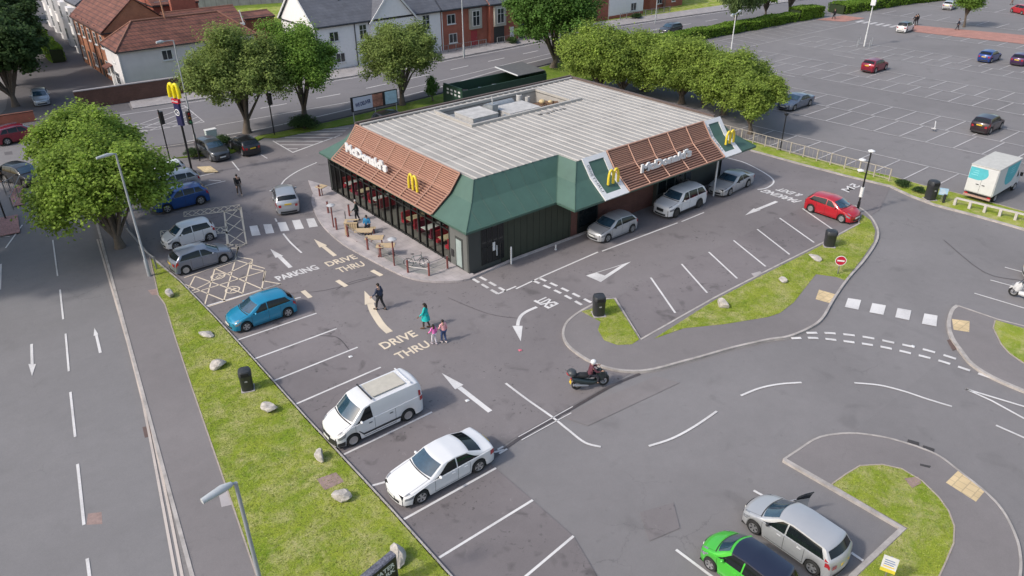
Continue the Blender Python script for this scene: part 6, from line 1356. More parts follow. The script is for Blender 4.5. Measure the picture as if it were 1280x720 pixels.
q = MB(); lettering(q, 'WE DELIVER', (A_[0]+.4,A_[1]-.026,1.7), (A_[0]+2.2,A_[1]-.026,1.9), (A_[0]+.4,A_[1]-.026,2.1), .04, nrm=(0,-1,0)); q.build('lettering', mat('poster_ink', (.03,.04,.12), .5), t, world=True)
# service yard enclosure
Mye = mat('yard_green', (.018,.05,.032), .6, var=.12); t = thing('service_yard', 'dark green timber service yard behind the restaurant', 'enclosure', (46.4,65,0)); yx0, yx1, yy0, yy1 = 46.3, 58.3, 64.9, 68.4
q = MB(); q.box(yx0,yy0,0,yx1,yy0+.12,2.05); q.box(yx0,yy1,0,yx1,yy1+.12,2.05); q.box(yx0,yy0+.12,0,yx0+.12,yy1,2.3); q.box(yx1-.12,yy0+.12,0,yx1,yy1,2.3); q.build('fence_panel', Mye, t, world=True)
q = MB(); [q.box(yx0-.02,yy0+.4+.7*k,1.3+.4*j,yx0-.003,yy0+.75+.7*k,1.5+.4*j) for k in range(4) for j in range(2)]; q.build('warning_sign', Mtw, t, world=True)
MB().add([(54.2,yy0+.2,2.35),(58.2,yy0+.2,2.35),(58.2,yy1+.8,2.6),(54.2,yy1+.8,2.6),(54.2,yy0+.2,2.42),(58.2,yy0+.2,2.42),(58.2,yy1+.8,2.67),(54.2,yy1+.8,2.67)],[(0,3,2,1),(4,5,6,7),(0,1,5,4),(1,2,6,5),(2,3,7,6),(3,0,4,7)]).build('yard_roof', mat('yard_roof', (.10,.10,.10), .8, var=.15), t, world=True); MB().bar((54.15,yy0+.2,2.42),(54.15,yy1+.8,2.67),.12,.1).build('fascia', Mlet, t, world=True)
random.seed(5)
for k in range(7):
    xx, yy = yx0+.9+k*1.05, yy0+.9+random.random()*1.6; c_ = thing('waste_container', ['wheeled container at the slotted end of the service yard','second container from the slotted end of the yard','third container from the slotted end of the yard','container in the middle of the service yard','container just before the yard roof','container beside the edge of the yard roof','container half under the yard roof'][k], 'bin', (xx,yy,0), random.random(), 'containers in the service yard'); MB().box(-.4,-.35,.1,.4,.35,1.0+random.random()*.35).build('container_body', [Mgal,Mdk,Mye,Mgs][k%4], c_, bevel=.02); MB().cbox((0,0,1.38),(.9,.8,.06),0,.12).build('lid', [Mgs,Mcop,Mgal][k%3], c_)
# ------------------------------------------------------------------ trees
def leaf_mat(name, col, tr=.5): return mat(name, tuple(min(1,c*1.32) for c in col), .75, var=.35, scale=.55, island=.38, translucent=tr, spec=.3)
ML1 = leaf_mat('leaves_bright', (.19,.27,.045)); ML2 = leaf_mat('leaves_olive', (.17,.22,.06)); ML3 = leaf_mat('leaves_yellow_green', (.19,.255,.048)); ML4 = leaf_mat('leaves_deep', (.09,.17,.035)); ML5 = leaf_mat('leaves_dark', (.045,.08,.025)); ML6 = leaf_mat('leaves_mid', (.14,.23,.04)); MLW = leaf_mat('leaves_willow', (.11,.155,.055))
MLR = leaf_mat('leaves_purple', (.07,.03,.03))
M_bark = mat('bark', (.12,.095,.075), .9, var=.3, scale=6, bump=.6)
_crowns = {}
def crown_mesh(key, seed, W_, H_, zb, n, leaf, clumps=46, droop=0, mat_=None, csize=(.07,.165), flat=0):
    if key in _crowns: return _crowns[key]
    rg = np.random.default_rng(seed); C_ = []
    while len(C_) < clumps:
        d = rg.normal(size=3); d /= np.linalg.norm(d); r = rg.uniform(.25, .86)**.6
        if d[2] < -.55: continue
        lobes = 1+.2*math.sin(3*math.atan2(d[1],d[0])+seed)+.12*math.sin(7*d[2]+seed*2)+.08*math.sin(5*math.atan2(d[1],d[0])+2*seed)
        p = d*r*lobes*np.array([W_/2*.86, W_/2*.86, H_/2*.86]); p[2] += H_/2
        C_.append((p, rg.uniform(*csize)*W_*(1.15-.35*r), rg.uniform(.75,1.2)))
    for _ in range(clumps//3):
        d = rg.normal(size=3); d /= np.linalg.norm(d); d[2] = abs(d[2])*.9-.15; p = d*rg.uniform(.92,1.2)*np.array([W_/2*.86,W_/2*.86,H_/2*.86]); p[2] += H_/2; C_.append((p, W_*rg.uniform(.035,.075), 1))
    wts = np.array([c[1]**2 for c in C_]); cnt = (wts/wts.sum()*n).astype(int); P = []; Nn = []
    for (p, s, k), m_ in zip(C_, cnt):
        d = rg.normal(size=(m_,3)); d /= np.linalg.norm(d, axis=1)[:,None]; r = s*(rg.uniform(.25,1,size=m_)**.45)[:,None]*(1+.32*rg.normal(size=(m_,1)))
        q = p+d*r*np.array([1,1,.72]); 
        if droop: q[:,2] -= droop*rg.uniform(0,1,size=m_)**2*s*2.2
        P.append(q); Nn.append(d*.55+rg.normal(size=(m_,3))*.42+np.array([0,0,.85]))
    P = np.concatenate(P); Nn = np.concatenate(Nn); Nn /= np.linalg.norm(Nn, axis=1)[:,None]; m_ = len(P); P[:,2] += zb
    a = np.cross(Nn, rg.normal(size=(m_,3))); a /= np.linalg.norm(a, axis=1)[:,None]; b = np.cross(Nn, a); sz = leaf*rg.uniform(.6,1.35,size=(m_,1))
    if droop: b = b*.4+np.array([0,0,-1.0]); sz2 = sz*1.8
    else: sz2 = sz
    V = np.empty((m_,4,3)); V[:,0] = P-a*sz*.5; V[:,1] = P-b*sz2*.62+Nn*sz*.1; V[:,2] = P+a*sz*.5; V[:,3] = P+b*sz2*.62-Nn*sz*.12
    me = bpy.data.meshes.new('crown'); me.vertices.add(m_*4); me.vertices.foreach_set('co', V.reshape(-1)); me.loops.add(m_*4); me.loops.foreach_set('vertex_index', np.arange(m_*4)); me.polygons.add(m_); me.polygons.foreach_set('loop_start', np.arange(m_)*4); me.polygons.foreach_set('loop_total', np.full(m_,4)); me.update(); me.validate(); me.materials.append(mat_)
    tb = MB(); rg2 = random.Random(seed); th = zb+H_*.35; lean = (rg2.uniform(-.3,.3), rg2.uniform(-.3,.3)); tr_ = W_*.028+.04
    fk = zb*.8 if zb > .8 else zb+.4
    tb.tube([(0,0,-.1),(lean[0]*.3,lean[1]*.3,fk*.5),(lean[0],lean[1],fk),(lean[0]*1.5,lean[1]*1.5,th+H_*.25)], [tr_*1.5,tr_,tr_*.85,tr_*.3], 9)
    for (p, s, k) in sorted(C_, key=lambda c: -c[1])[:16]:
        e = (p[0],p[1],p[2]+zb); mid = ((e[0]+lean[0])*.45,(e[1]+lean[1])*.45,fk+(e[2]-fk)*.55); tb.tube([(lean[0],lean[1],fk-.1),mid,e], [tr_*.5,tr_*.28,.02], 6)
    to = tb.build('trunk', M_bark, smooth=70); tm_ = to.data; bpy.data.objects.remove(to)
    _crowns[key] = (me, tm_); return _crowns[key]
def tree(xy, label, key, spec, rz=0, sc=1.0, name='tree', cat='tree', group=None, z_=.0):
    me, tm_ = crown_mesh(key, *spec) if key not in _crowns else _crowns[key]
    t = thing(name, label, cat, (xy[0],xy[1],z_), R(rz), group); t.scale = sc if isinstance(sc, tuple) else (sc,)*3
    for nm, m_ in (('crown',me),('trunk',tm_)): o = bpy.data.objects.new(nm, m_); COL.objects.link(o); o.parent = t
    return t
#           seed  W   H   zb   n    leaf clumps droop mat
sA = (11, 9.2, 7.6, .9, 62000, .16, 170, 0, ML1); sA2 = (17, 7.6, 6.4, 2.1, 56000, .16, 120, 0, ML1)
tree((8.5,53.3), 'bright leafy tree overhanging the parked blue car and the road', 'A', sA, 20, z_=.08, group='roadside trees')
tree((9.2,60.2), 'bright leafy tree behind the nearer one at the junction', 'A2', sA2, 140, z_=.08, group='roadside trees')
TP = lambda px, py, z_=.08: at(px, py, z_)
tree(TP(309,166), 'large olive green street tree above the black hatchback', 'B', (23, 10.8, 8.8, 1.4, 76000, .16, 150, 0, ML2), 0, z_=.08, group='roadside trees')
tree(TP(381,151), 'upright street tree in front of the white gabled house', 'B2', (29, 9.4, 8.8, 1.5, 54000, .16, 120, 0, ML6), 70, .98, z_=.08, group='roadside trees')
tree(TP(503,131), 'rounded street tree leaning over the advertising hoarding', 'B3', (31, 9.4, 8.4, 1.4, 58000, .16, 130, 0, ML2), 200, .95, z_=.08, group='roadside trees')
tree(TP(692,84), 'tall deep green tree beside the red brick houses', 'D', (37, 12.5, 12.0, 1.0, 66000, .22, 150, 0, ML4), 0, 1.0, z_=.08)
tree((80,84.5), 'deep green tree merging with the tall one at the roadside', 'D2', (38, 8, 9, 1.5, 34000, .22, 100, 0, ML4), 90, .9, z_=.08)
sC = (41, 9.2, 6.6, .3, 60000, .17, 150, 0, ML3)
for i, (px, py, s_, l) in enumerate([(748,114,1.12,'yellow green tree rising straight behind the restaurant roof corner'),(806,112,1.0,'yellow green tree between the roof corner and the hedge'),(852,128,1.05,'broad yellow green tree behind the service side of the restaurant'),(905,142,.98,'spreading yellow green tree over the cream railing'),(778,118,.95,'low yellow green tree filling the gap beside the roof corner'),(880,128,.9,'yellow green tree between the broad one and the railing')]):
    tree(TP(px,py+0), l, 'C', sC, 80*i+10, s_, z_=.05, group='yellow green trees behind the restaurant')
tree(TP(938,166), 'small yellow green tree with visible trunk by the cream railing', 'C2', (43, 6.0, 5.0, 1.1, 28000, .15, 80, 0, ML3), 30, 1.0, z_=.05, group='yellow green trees behind the restaurant')
tree(TP(918,33), 'weeping willow hanging over the far hedge', 'W', (47, 8.5, 8.5, 1.5, 50000, .15, 50, .9, MLW), 0, 1.0, name='willow_tree', z_=0)
sS = (53, 5.2, 5.0, 1.6, 9000, .24, 30, 0, ML6)
tree(TP(957,24), 'small bright tree standing in the far hedge', 'S', sS, 0, 1.0, z_=0, group='small trees along the far hedge'); tree(TP(987,20), 'small dark topped tree next to the small bright one in the far hedge', 'S2', (54, 5.6, 5.4, 1.6, 9000, .24, 30, 0, ML4), 120, 1, z_=0, group='small trees along the far hedge')
tree(TP(1205,33), 'clipped round tree on the red block path', 'R', (57, 4.4, 4.2, 2.0, 12000, .2, 40, 0, ML6, (.2,.3)), 0, 1.0, name='clipped_tree', z_=0)
sK = (61, 11, 10, 1.5, 26000, .30, 60, 0, ML5)
for i, (x_, y_, s_, l) in enumerate([(9.6,98.5,.9,'large dark tree above the pale parked car'),(11,109,.92,'large dark tree farther up the side street'),(12.5,120,.95,'dark tree at the bend of the side street'),(1,99,1.0,'dark tree at the left edge behind the red car')]): tree((x_,y_), l, 'K', sK, 75*i, s_, z_=0, group='dark trees along the side street')
for i, (x_, y_, s_, l) in enumerate([(14.5,131,.9,'dark tree beyond the pale terraced houses'),(17,160,1.1,'dark tree at the top of the side street')]): tree((x_,y_), l, 'K', sK, 55*i+20, s_, z_=0, group='dark trees along the side street')
# trees standing just outside the frame on the left, throwing the shade on the road
for i, (x_, y_, s_) in enumerate([(-5,56.8,1.2),(-7,67,1.2)]): tree((x_,y_), ['broad tree left of the road whose shade falls on the carriageway','second broad tree left of the road before the junction'][i], 'K2', (67, 11, 9, 2.5, 26000, .28, 60, 0, ML4), 60*i, s_, z_=0)
tree((57,119), 'bushy tree behind the garden lawn beside the white gable', 'G', (71, 7, 6, .6, 12000, .26, 40, 0, ML6), 0, 1, z_=0); tree((60,132), 'round garden tree beyond the lawn', 'G', None, 90, .8, z_=0)
sB = (73, 1.9, 2.4, .1, 2600, .14, 22, 0, ML4, (.2,.34))
for i, (px, py, s_, l) in enumerate([(541,126,1.0,'narrow dark conifer on the grass behind the restaurant'),]): tree(TP(px,py), l, 'P', sB, 0, (s_*.8,s_*.8,1.15), name='conifer_shrub', cat='shrub', z_=.07)
for i, (px, py, sx, sz, l) in enumerate([(381,160,1.6,.55,'low dark shrub under the upright street tree'),(281,183,.9,.5,'low shrub between the two cars by the street tree'),(243,196,.7,.4,'small shrub beside the totem sign'),(1127,232,.62,.25,'low brown shrub on the verge left of the litter bin'),(1147,240,.5,.22,'small brown shrub on bare soil beside the litter bin')]): tree(TP(px,py), l, 'P2', (79, 1.9, 2.0, .02, 2600, .13, 22, 0, ML5, (.2,.34)), 40*i, (sx,sx,sz), name='shrub', cat='shrub', group='low shrubs on the verges', z_=.07)
MLH = leaf_mat('leaves_hedge', (.12,.20,.025))
def hedge(P, w_, h_, l, n=9000, name='hedge'):
    rg = np.random.default_rng(int(w_*100)+n); P = np.array(P, float); seg = np.hypot(*np.diff(P, axis=0).T); cum = np.r_[0, np.cumsum(seg)]; t = rg.uniform(0, cum[-1], n); x_ = np.interp(t, cum, P[:,0]); y_ = np.interp(t, cum, P[:,1])
    d = np.diff(P, axis=0)/seg[:,None]; k = np.clip(np.searchsorted(cum, t)-1, 0, len(seg)-1); nn = np.c_[-d[k][:,1], d[k][:,0]]
    face = rg.uniform(size=n); u = np.where(face < .55, rg.uniform(-1,1,n), np.sign(rg.uniform(-1,1,n))); z_ = np.where(face < .55, h_, rg.uniform(.05,h_,n)); wob = 1+.12*np.sin(t*1.1)+.05*rg.normal(size=n)
    Q = np.c_[x_+nn[:,0]*u*w_/2*wob, y_+nn[:,1]*u*w_/2*wob, z_*(1+.06*np.sin(t*.7)+.03*rg.normal(size=n))]; Nn = rg.normal(size=(n,3))*.6; Nn[:,2] += np.where(face<.55,1,.2); Nn /= np.linalg.norm(Nn,axis=1)[:,None]
    a = np.cross(Nn, rg.normal(size=(n,3))); a /= np.linalg.norm(a,axis=1)[:,None]; b = np.cross(Nn,a); s_ = .26*rg.uniform(.6,1.3,(n,1)); V = np.stack([Q-a*s_/2,Q-b*s_/2,Q+a*s_/2,Q+b*s_/2],1)
    t_ = thing(name, l, 'hedge', (P[0][0],P[0][1],0)); m_ = MB(); m_.v = [tuple(v) for v in V.reshape(-1,3)]; m_.f = [(4*i,4*i+1,4*i+2,4*i+3) for i in range(n)]; m_.mi = [0]*n
    me = bpy.data.meshes.new('foliage'); me.from_pydata([(x-P[0][0],y-P[0][1],z) for x,y,z in m_.v], [], m_.f); me.materials.append(MLH); o = bpy.data.objects.new('foliage', me); COL.objects.link(o); o.parent = t_
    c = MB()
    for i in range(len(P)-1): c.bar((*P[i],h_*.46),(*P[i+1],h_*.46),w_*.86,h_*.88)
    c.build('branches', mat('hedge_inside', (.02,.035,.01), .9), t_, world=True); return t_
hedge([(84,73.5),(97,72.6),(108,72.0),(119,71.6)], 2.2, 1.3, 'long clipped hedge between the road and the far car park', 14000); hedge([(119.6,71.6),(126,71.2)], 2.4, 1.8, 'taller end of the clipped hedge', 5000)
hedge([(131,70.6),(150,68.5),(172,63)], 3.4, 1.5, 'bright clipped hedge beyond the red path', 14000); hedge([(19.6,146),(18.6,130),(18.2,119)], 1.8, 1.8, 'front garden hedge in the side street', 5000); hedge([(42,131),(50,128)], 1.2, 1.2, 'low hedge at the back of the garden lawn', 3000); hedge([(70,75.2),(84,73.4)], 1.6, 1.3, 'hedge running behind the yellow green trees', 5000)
S('grass_bank', [(96,91),(124,87.5),(135,93),(128,101),(98,97)], .03, M_lawn); S('garden_lawn', ats([(292,28),(350,23),(352,8),(286,12)]), .03, M_lawn)
# ------------------------------------------------------------------ houses
M_rw = mat('render_white', (.72,.70,.70), .85, var=.06); M_rg = mat('render_grey', (.60,.56,.56), .85, var=.08, scale=.8); M_slate = brick_mat('slate_roof', (.115,.12,.14), (.10,.105,.125), (.07,.07,.09), bw=.5, bh=.3, ms=.01); M_tile = brick_mat('clay_tile_roof', (.19,.075,.05), (.145,.055,.04), (.08,.035,.03), bw=.42, bh=.34, ms=.04, var=.35); M_rb = brick_mat('red_brick', (.38,.10,.06), (.32,.085,.05), (.25,.12,.09)); M_ob = brick_mat('orange_brick', (.40,.15,.075), (.34,.12,.06), (.25,.15,.1)); M_bw = brick_mat('brown_brick', (.13,.06,.045), (.10,.045,.035), (.08,.05,.04)); M_pvc = mat('pvc_white', (.62,.62,.62), .4); M_win = mat('house_window', (.03,.035,.04), .08, spec=.8, var=.5, scale=1.5); M_gut = mat('gutter_dark', (.03,.03,.032), .6)
def house(label, x0, y0, x1, y1, he, hr, wallm, roofm, axis='x', ov=.35, hip=False, name='house', cat='house'):
    t = thing(name, label, cat, (x0,y0,0)); b = MB().box(x0,y0,0,x1,y1,he)
    ym, xm = (y0+y1)/2, (x0+x1)/2
    if not hip:
        if axis == 'x': b.add([(x0,y0,he),(x0,y1,he),(x0,ym,hr-.05)],[(0,2,1)]); b.add([(x1,y0,he),(x1,y1,he),(x1,ym,hr-.05)],[(0,1,2)])
        else: b.add([(x0,y0,he),(x1,y0,he),(xm,y0,hr-.05)],[(0,1,2)]); b.add([(x0,y1,he),(x1,y1,he),(xm,y1,hr-.05)],[(0,2,1)])
    b.build('wall', wallm, t, world=True); r = MB(); th = .14
    X0_,X1_,Y0_,Y1_ = x0-ov*.5,x1+ov*.5,y0-ov,y1+ov; ze = he-.08
    if axis == 'y': X0_,X1_,Y0_,Y1_ = x0-ov,x1+ov,y0-ov*.5,y1+ov*.5
    if hip:
        d = min(ym-y0, xm-x0)*.95; R0,R1 = ((x0+d,ym),(x1-d,ym)) if axis == 'x' else ((xm,y0+d),(xm,y1-d)); X0_,X1_,Y0_,Y1_ = x0-ov,x1+ov,y0-ov,y1+ov
        P = [(X0_,Y0_,ze),(X1_,Y0_,ze),(X1_,Y1_,ze),(X0_,Y1_,ze),(*R0,hr),(*R1,hr)]
        r.add(P, [(0,1,5,4),(2,3,4,5),(1,2,5),(3,0,4),(0,3,2,1)] if axis == 'x' else [(0,1,4),(1,2,5,4),(2,3,5),(3,0,4,5),(0,3,2,1)])
    elif axis == 'x':
        for a, c_ in (((X0_,Y0_),(X1_,Y0_)),((X1_,Y1_),(X0_,Y1_))): r.add([(*a,ze),(*c_,ze),(c_[0],ym,hr),(a[0],ym,hr),(*a,ze+th),(*c_,ze+th),(c_[0],ym,hr+th),(a[0],ym,hr+th)],[(0,3,2,1),(4,5,6,7),(0,1,5,4),(1,2,6,5),(2,3,7,6),(3,0,4,7)])
    else:
        for a, c_ in (((X0_,Y1_),(X0_,Y0_)),((X1_,Y0_),(X1_,Y1_))): r.add([(*a,ze),(*c_,ze),(xm,c_[1],hr),(xm,a[1],hr),(*a,ze+th),(*c_,ze+th),(xm,c_[1],hr+th),(xm,a[1],hr+th)],[(0,3,2,1),(4,5,6,7),(0,1,5,4),(1,2,6,5),(2,3,7,6),(3,0,4,7)])
    ro = r.build('roof', roofm, t, world=True); g_ = MB(); g_.bar((X0_,Y0_,ze-.03),(X1_,Y0_,ze-.03),.12,.12); g_.bar((X0_,Y0_,ze-.03),(X0_,Y1_,ze-.03),.12,.12); g_.build('gutter', M_gut, t, world=True)
    rt = MB(); 
    if axis == 'x': rt.tube([(R0 if hip else (X0_,ym))+(hr+(.05 if hip else th),), (R1 if hip else (X1_,ym))+(hr+(.05 if hip else th),)], .1, 6)
    else: rt.tube([(R0 if hip else (xm,Y0_))+(hr+(.05 if hip else th),), (R1 if hip else (xm,Y1_))+(hr+(.05 if hip else th),)], .1, 6)
    if hip:
        for c_, e_ in (((X0_,Y0_),R0),((X1_,Y0_),R1 if axis=='x' else R0),((X0_,Y1_),R0 if axis=='x' else R1),((X1_,Y1_),R1)): rt.tube([(*c_,ze+.04),(*e_,hr+.05)], .09, 6)
    rt.build('ridge_tiles', mat('ridge_clay', (.23,.11,.075), .8, var=.2) if roofm is M_tile else M_gut, ro, world=False) if False else None
    o = rt.build('ridge_tiles', mat('ridge_clay', (.23,.11,.075), .8, var=.2) if roofm is M_tile else M_gut, t, world=True)
    return t
def window(t, face, a, z0, w_, h_, y, n=2, pm=None, frame=M_pvc, mul=True, sill=True):
    """face '-y' at plane y with a = x centre; face '-x' at plane x = y with a = y centre"""
    f = MB(); g_ = MB(); fr_ = .07; e = .05
    def bx(mb, u0, v0, u1, v1, d0, d1):
        if face == '-y': mb.box(u0, y-d1, v0, u1, y-d0, v1)
        else: mb.box(y-d1, u0, v0, y-d0, u1, v1)
    bx(f, a-w_/2, z0, a-w_/2+fr_, z0+h_, .003, e); bx(f, a+w_/2-fr_, z0, a+w_/2, z0+h_, .003, e); bx(f, a-w_/2+fr_, z0, a+w_/2-fr_, z0+fr_, .003, e); bx(f, a-w_/2+fr_, z0+h_-fr_, a+w_/2-fr_, z0+h_, .003, e)
    for k in range(1, n): c_ = a-w_/2+w_*k/n; bx(f, c_-.03, z0+fr_, c_+.03, z0+h_-fr_, .003, e-.004)
    if mul and h_ > 1.3: bx(f, a-w_/2+fr_, z0+h_*.62, a+w_/2-fr_, z0+h_*.62+.05, .003, e-.008)
    if sill: bx(f, a-w_/2-.08, z0-.09, a+w_/2+.08, z0-.003, .003, .14)
    fo = f.build('window', frame, t, world=True); bx(g_, a-w_/2+fr_, z0+fr_, a+w_/2-fr_, z0+h_-fr_, .004, .02); g_.build('pane', pm or M_win, fo, world=True)
def door(t, face, a, w_, h_, y, m, z0=.05):
    q = MB()
    if face == '-y': q.box(a-w_/2, y-.06, z0, a+w_/2, y-.004, z0+h_)
    else: q.box(y-.06, a-w_/2, z0, y-.004, a+w_/2, z0+h_)
    o = q.build('door', m, t, world=True); q = MB()
    if face == '-y': q.box(a+w_*.32, y-.1, z0+1.0, a+w_*.40, y-.062, z0+1.06)
    else: q.box(y-.1, a+w_*.32, z0+1.0, y-.062, a+w_*.40, z0+1.06)
    q.build('door_handle', M_chrome, o, world=True)
def chimney(t, x_, y_, z0, z1, m=M_ob, w_=.9):
    q = MB().box(x_-w_/2,y_-.35,z0,x_+w_/2,y_+.35,z1); q.box(x_-w_/2-.06,y_-.41,z1,x_+w_/2+.06,y_+.41,z1+.12); o = q.build('chimney', m, t, world=True); q = MB()
    for k in (-.25,.25): q.lathe([(.12,z1+.12),(.10,z1+.55)], (x_+k,y_,0), n=10)
    q.build('chimney_pot', mat('clay_pot', (.4,.2,.12), .8), o, world=True)
h1 = house('pale rendered corner house with patchy clay tile hipped roof', 20.6, 95.4, 36.5, 101.5, 4.9, 7.4, M_rg, M_tile, 'x', .35, True)
window(h1,'-y',25.8,3.2,1.2,1.15,95.4,2); window(h1,'-y',27.6,.9,1.5,1.2,95.4,2); window(h1,'-y',33.0,3.2,1.2,1.15,95.4,2); window(h1,'-x',98.3,3.2,.9,1.1,20.6,1); MB().box(20.595,95.3,0,20.56,101.5,4.9).build('white_side_wall', M_rw, h1, world=True)
window(h1,'-x',98.2,.6,1.7,1.5,20.56,2); door(h1,'-x',100.2,.9,2.0,20.56,M_pvc); MB().add([(20.56,99.4,2.6),(20.56,101.2,2.6),(19.7,101.2,2.3),(19.7,99.4,2.3),(20.56,99.4,2.7),(20.56,101.2,2.7),(19.7,101.2,2.4),(19.7,99.4,2.4)],[(0,3,2,1),(4,5,6,7),(0,1,5,4),(1,2,6,5),(2,3,7,6),(3,0,4,7)]).build('porch_roof', M_tile, h1, world=True)
MB().tube([(27.3,98.4,6.6),(27.2,98.4,9.4)],.09,8).build('flue_pipe', mat('clay_pot', (.4,.2,.12), .8), h1, world=True); MB().tube([(26.5,98.4,9.2),(28.2,98.4,9.2)],.02,4).tube([(20.56,95.35,.2),(20.56,95.35,5.0)],.05,6).build('aerial', Mgs, h1, world=True)
h2 = house('orange brick terraced house with long clay tile roof', 20.9, 101.6, 29.0, 117.0, 6.0, 9.4, M_ob, M_tile, 'y', .3)
for k, a in enumerate((103.6,106.6,109.6,112.6,115.4)):
    window(h2,'-x',a,3.9,1.1,1.5,20.9,1); (window if k%2 == 0 else door)(h2,'-x',a,*((.8,1.4,1.6,20.9,2) if k%2 == 0 else (1.0,2.1,20.9,M_gut)))
    MB().tube([(20.84,a+1.6,.1),(20.84,a+1.6,6.4)],.05,6).build('drainpipe', M_gut, h2, world=True)
chimney(h2, 25, 116.4, 8, 11.2)
h3 = house('red brick rear extension with lean clay tile roof', 29.2, 103, 38.5, 110, 5.0, 6.6, M_rb, M_tile, 'x', .2); chimney(h3, 33, 109.5, 5, 10.5, M_rb, 3.2); MB().box(34.6,102.4,4.75,38.3,102.75,5.0).build('fascia', M_pvc, h3, world=True); MB().tube([(38.2,102.6,4.9),(37.9,102.6,6.6)],.07,6).build('vent_pipe', M_pvc, h3, world=True)
h4 = house('tall red brick house block with flat gable behind the corner house', 30, 112.5, 36, 122, 6.8, 8.6, M_rb, M_tile, 'x', .2); window(h4,'-y',33,4.5,1,1.2,112.5,1)
h5 = house('red brick outbuilding at the edge of the garden', 38.8, 107.5, 44.5, 112.0, 4.6, 5.0, M_rb, M_tile, 'x', .2)
# brown wall
t = thing('boundary_wall', 'long brown brick wall in front of the pale corner house', 'wall', (14.6,92.2,0)); MB().bar((14.6,92.6,.95),(38,90.6,.95),.25,1.9).build('brickwork', M_bw, t, world=True); MB().bar((14.6,92.6,1.95),(38,90.6,1.95),.35,.1).build('coping', M_conc, t, world=True)
t = thing('boundary_wall', 'low red brick wall beside the waiting red car', 'wall', (4.0,90.6,0)); MB().bar((4.0,91.6,.5),(10.2,91.0,.5),.25,1.0).build('brickwork', M_rb, t, world=True); MB().bar((4.0,91.6,1.03),(10.2,91.0,1.03),.33,.07).build('coping', M_tile, t, world=True)
# victorian terrace far up the side street
for i in range(5):
    y_ = 121.5+i*6.4; x_ = 22.6+i*.35; hv = house(['pale bay fronted terraced house nearest the orange brick end','second pale bay fronted terraced house up the side street','third pale bay fronted terraced house up the side street','fourth pale bay fronted terraced house up the side street','last visible pale bay fronted terraced house'][i], x_, y_, x_+8.5, y_+6.35, 6.6, 9.2, M_rw, M_slate, 'y', .2, name='terraced_house', )
    bay = MB().prism([(x_,y_+.8),(x_-1.0,y_+1.3),(x_-1.0,y_+2.9),(x_,y_+3.4)], 0, 6.2); bay.build('bay', M_rw, hv, world=True)
    for z0 in (.9,4.0): window(hv,'-x',y_+2.1,z0,1.3,1.7,x_-1.0,2); window(hv,'-x',y_+5.0,z0 if z0 > 2 else 4.0,.9,1.5,x_,1) if z0 > 2 else None
    door(hv,'-x',y_+5.0,1.0,2.2,x_,[Mdk,M_gut,Mye,M_gut,Mdk][i]); chimney(hv, x_+3.5, y_+6.2, 8, 10.8)
    gw = thing('garden_wall', ['red brick garden wall closest to the orange brick terrace','second garden wall up the side street','third garden wall up the side street','fourth garden wall up the side street','garden wall at the top of the street'][i], 'wall', (x_-4,y_,0)); MB().box(x_-3.8,y_+.1,0,x_-3.6,y_+5.9,.9).build('brickwork', M_rb, gw, world=True); MB().box(x_-3.86,y_+.05,.9,x_-3.54,y_+.5,1.3).build('pillar', M_rw, gw, world=True)
# new build row
hw_ = house('white gabled end house with grey slate roof', 42.4, 90.6, 61.4, 100.2, 5.5, 9.6, M_rw, M_slate, 'x', .3)
for a, z0, w2, h2_ in ((45.0,3.5,1.3,1.2),(45.6,.8,1.3,1.2),(49.2,3.2,1.1,1.9),(59.0,3.2,1.2,2.0),(55.8,.9,1.2,1.3)): window(hw_,'-y',a,z0,w2,h2_,90.6,2)
door(hw_,'-y',58.0,1.1,2.1,90.6,M_gut); window(hw_,'-y',60.3,1.2,.5,.9,90.6,1); MB().tube([(42.6,90.52,.1),(42.6,90.52,5.4)],.06,6).tube([(48,90.52,.1),(48,90.52,5.4)],.06,6).build('drainpipe', M_gut, hw_, world=True)
gb = MB().add([(50.3,90.3,5.2),(57.0,90.3,5.2),(53.65,90.3,9.0),(50.3,95.4,5.2),(57.0,95.4,5.2),(53.65,95.4,9.0)],[(0,1,2),(0,2,5,3),(1,4,5,2)]); gb.box(50.3,90.3,0,57.0,90.59,5.2); gb.build('gable', M_rw, hw_, world=True)
q = MB()
for s in (-1,1): q.add([(53.65,90.1,9.1),(53.65+s*3.6,90.1,5.0),(53.65+s*3.6,95.4,5.0),(53.65,95.4,9.1),(53.65,90.1,9.24),(53.65+s*3.6,90.1,5.14),(53.65+s*3.6,95.4,5.14),(53.65,95.4,9.24)],[(0,3,2,1),(4,5,6,7),(0,1,5,4),(1,2,6,5),(2,3,7,6),(3,0,4,7)])
q.build('gable_roof', M_slate, hw_, world=True); q = MB(); q.bar((42.15,90.2,5.45),(42.15,95.4,9.7),.1,.22); q.build('barge_board', M_pvc, hw_, world=True); q = MB(); q.bar((42.15,100.6,5.45),(42.15,95.4,9.7),.1,.22); q.build('barge_board', M_pvc, hw_, world=True); q = MB(); q.bar((50.0,90.05,5.05),(53.65,90.05,9.15),.1,.2); q.bar((57.3,90.05,5.05),(53.65,90.05,9.15),.1,.2); q.build('barge_board', M_pvc, hw_, world=True)
for vx in (47.5,60.3): q = MB(); q.tube([(vx,93.2,7.4),(vx,93.2,8.1)],.09,8); q.build('roof_vent', M_gut, hw_, world=True); MB().box(vx-.25,92.9,7.3,vx+.25,93.2,7.45).build('vent_base', M_pvc, hw_, world=True)
M_greyp = mat('grey_panel', (.33,.32,.28), .7)
hr1 = house('red brick house with cream oriel window and red door', 61.45, 90.6, 69.6, 100.2, 5.5, 9.6, M_rb, M_slate, 'x', .3); window(hr1,'-y',63.2,3.5,1.4,1.3,90.6,2); window(hr1,'-y',63.4,.9,1.4,1.3,90.6,2)
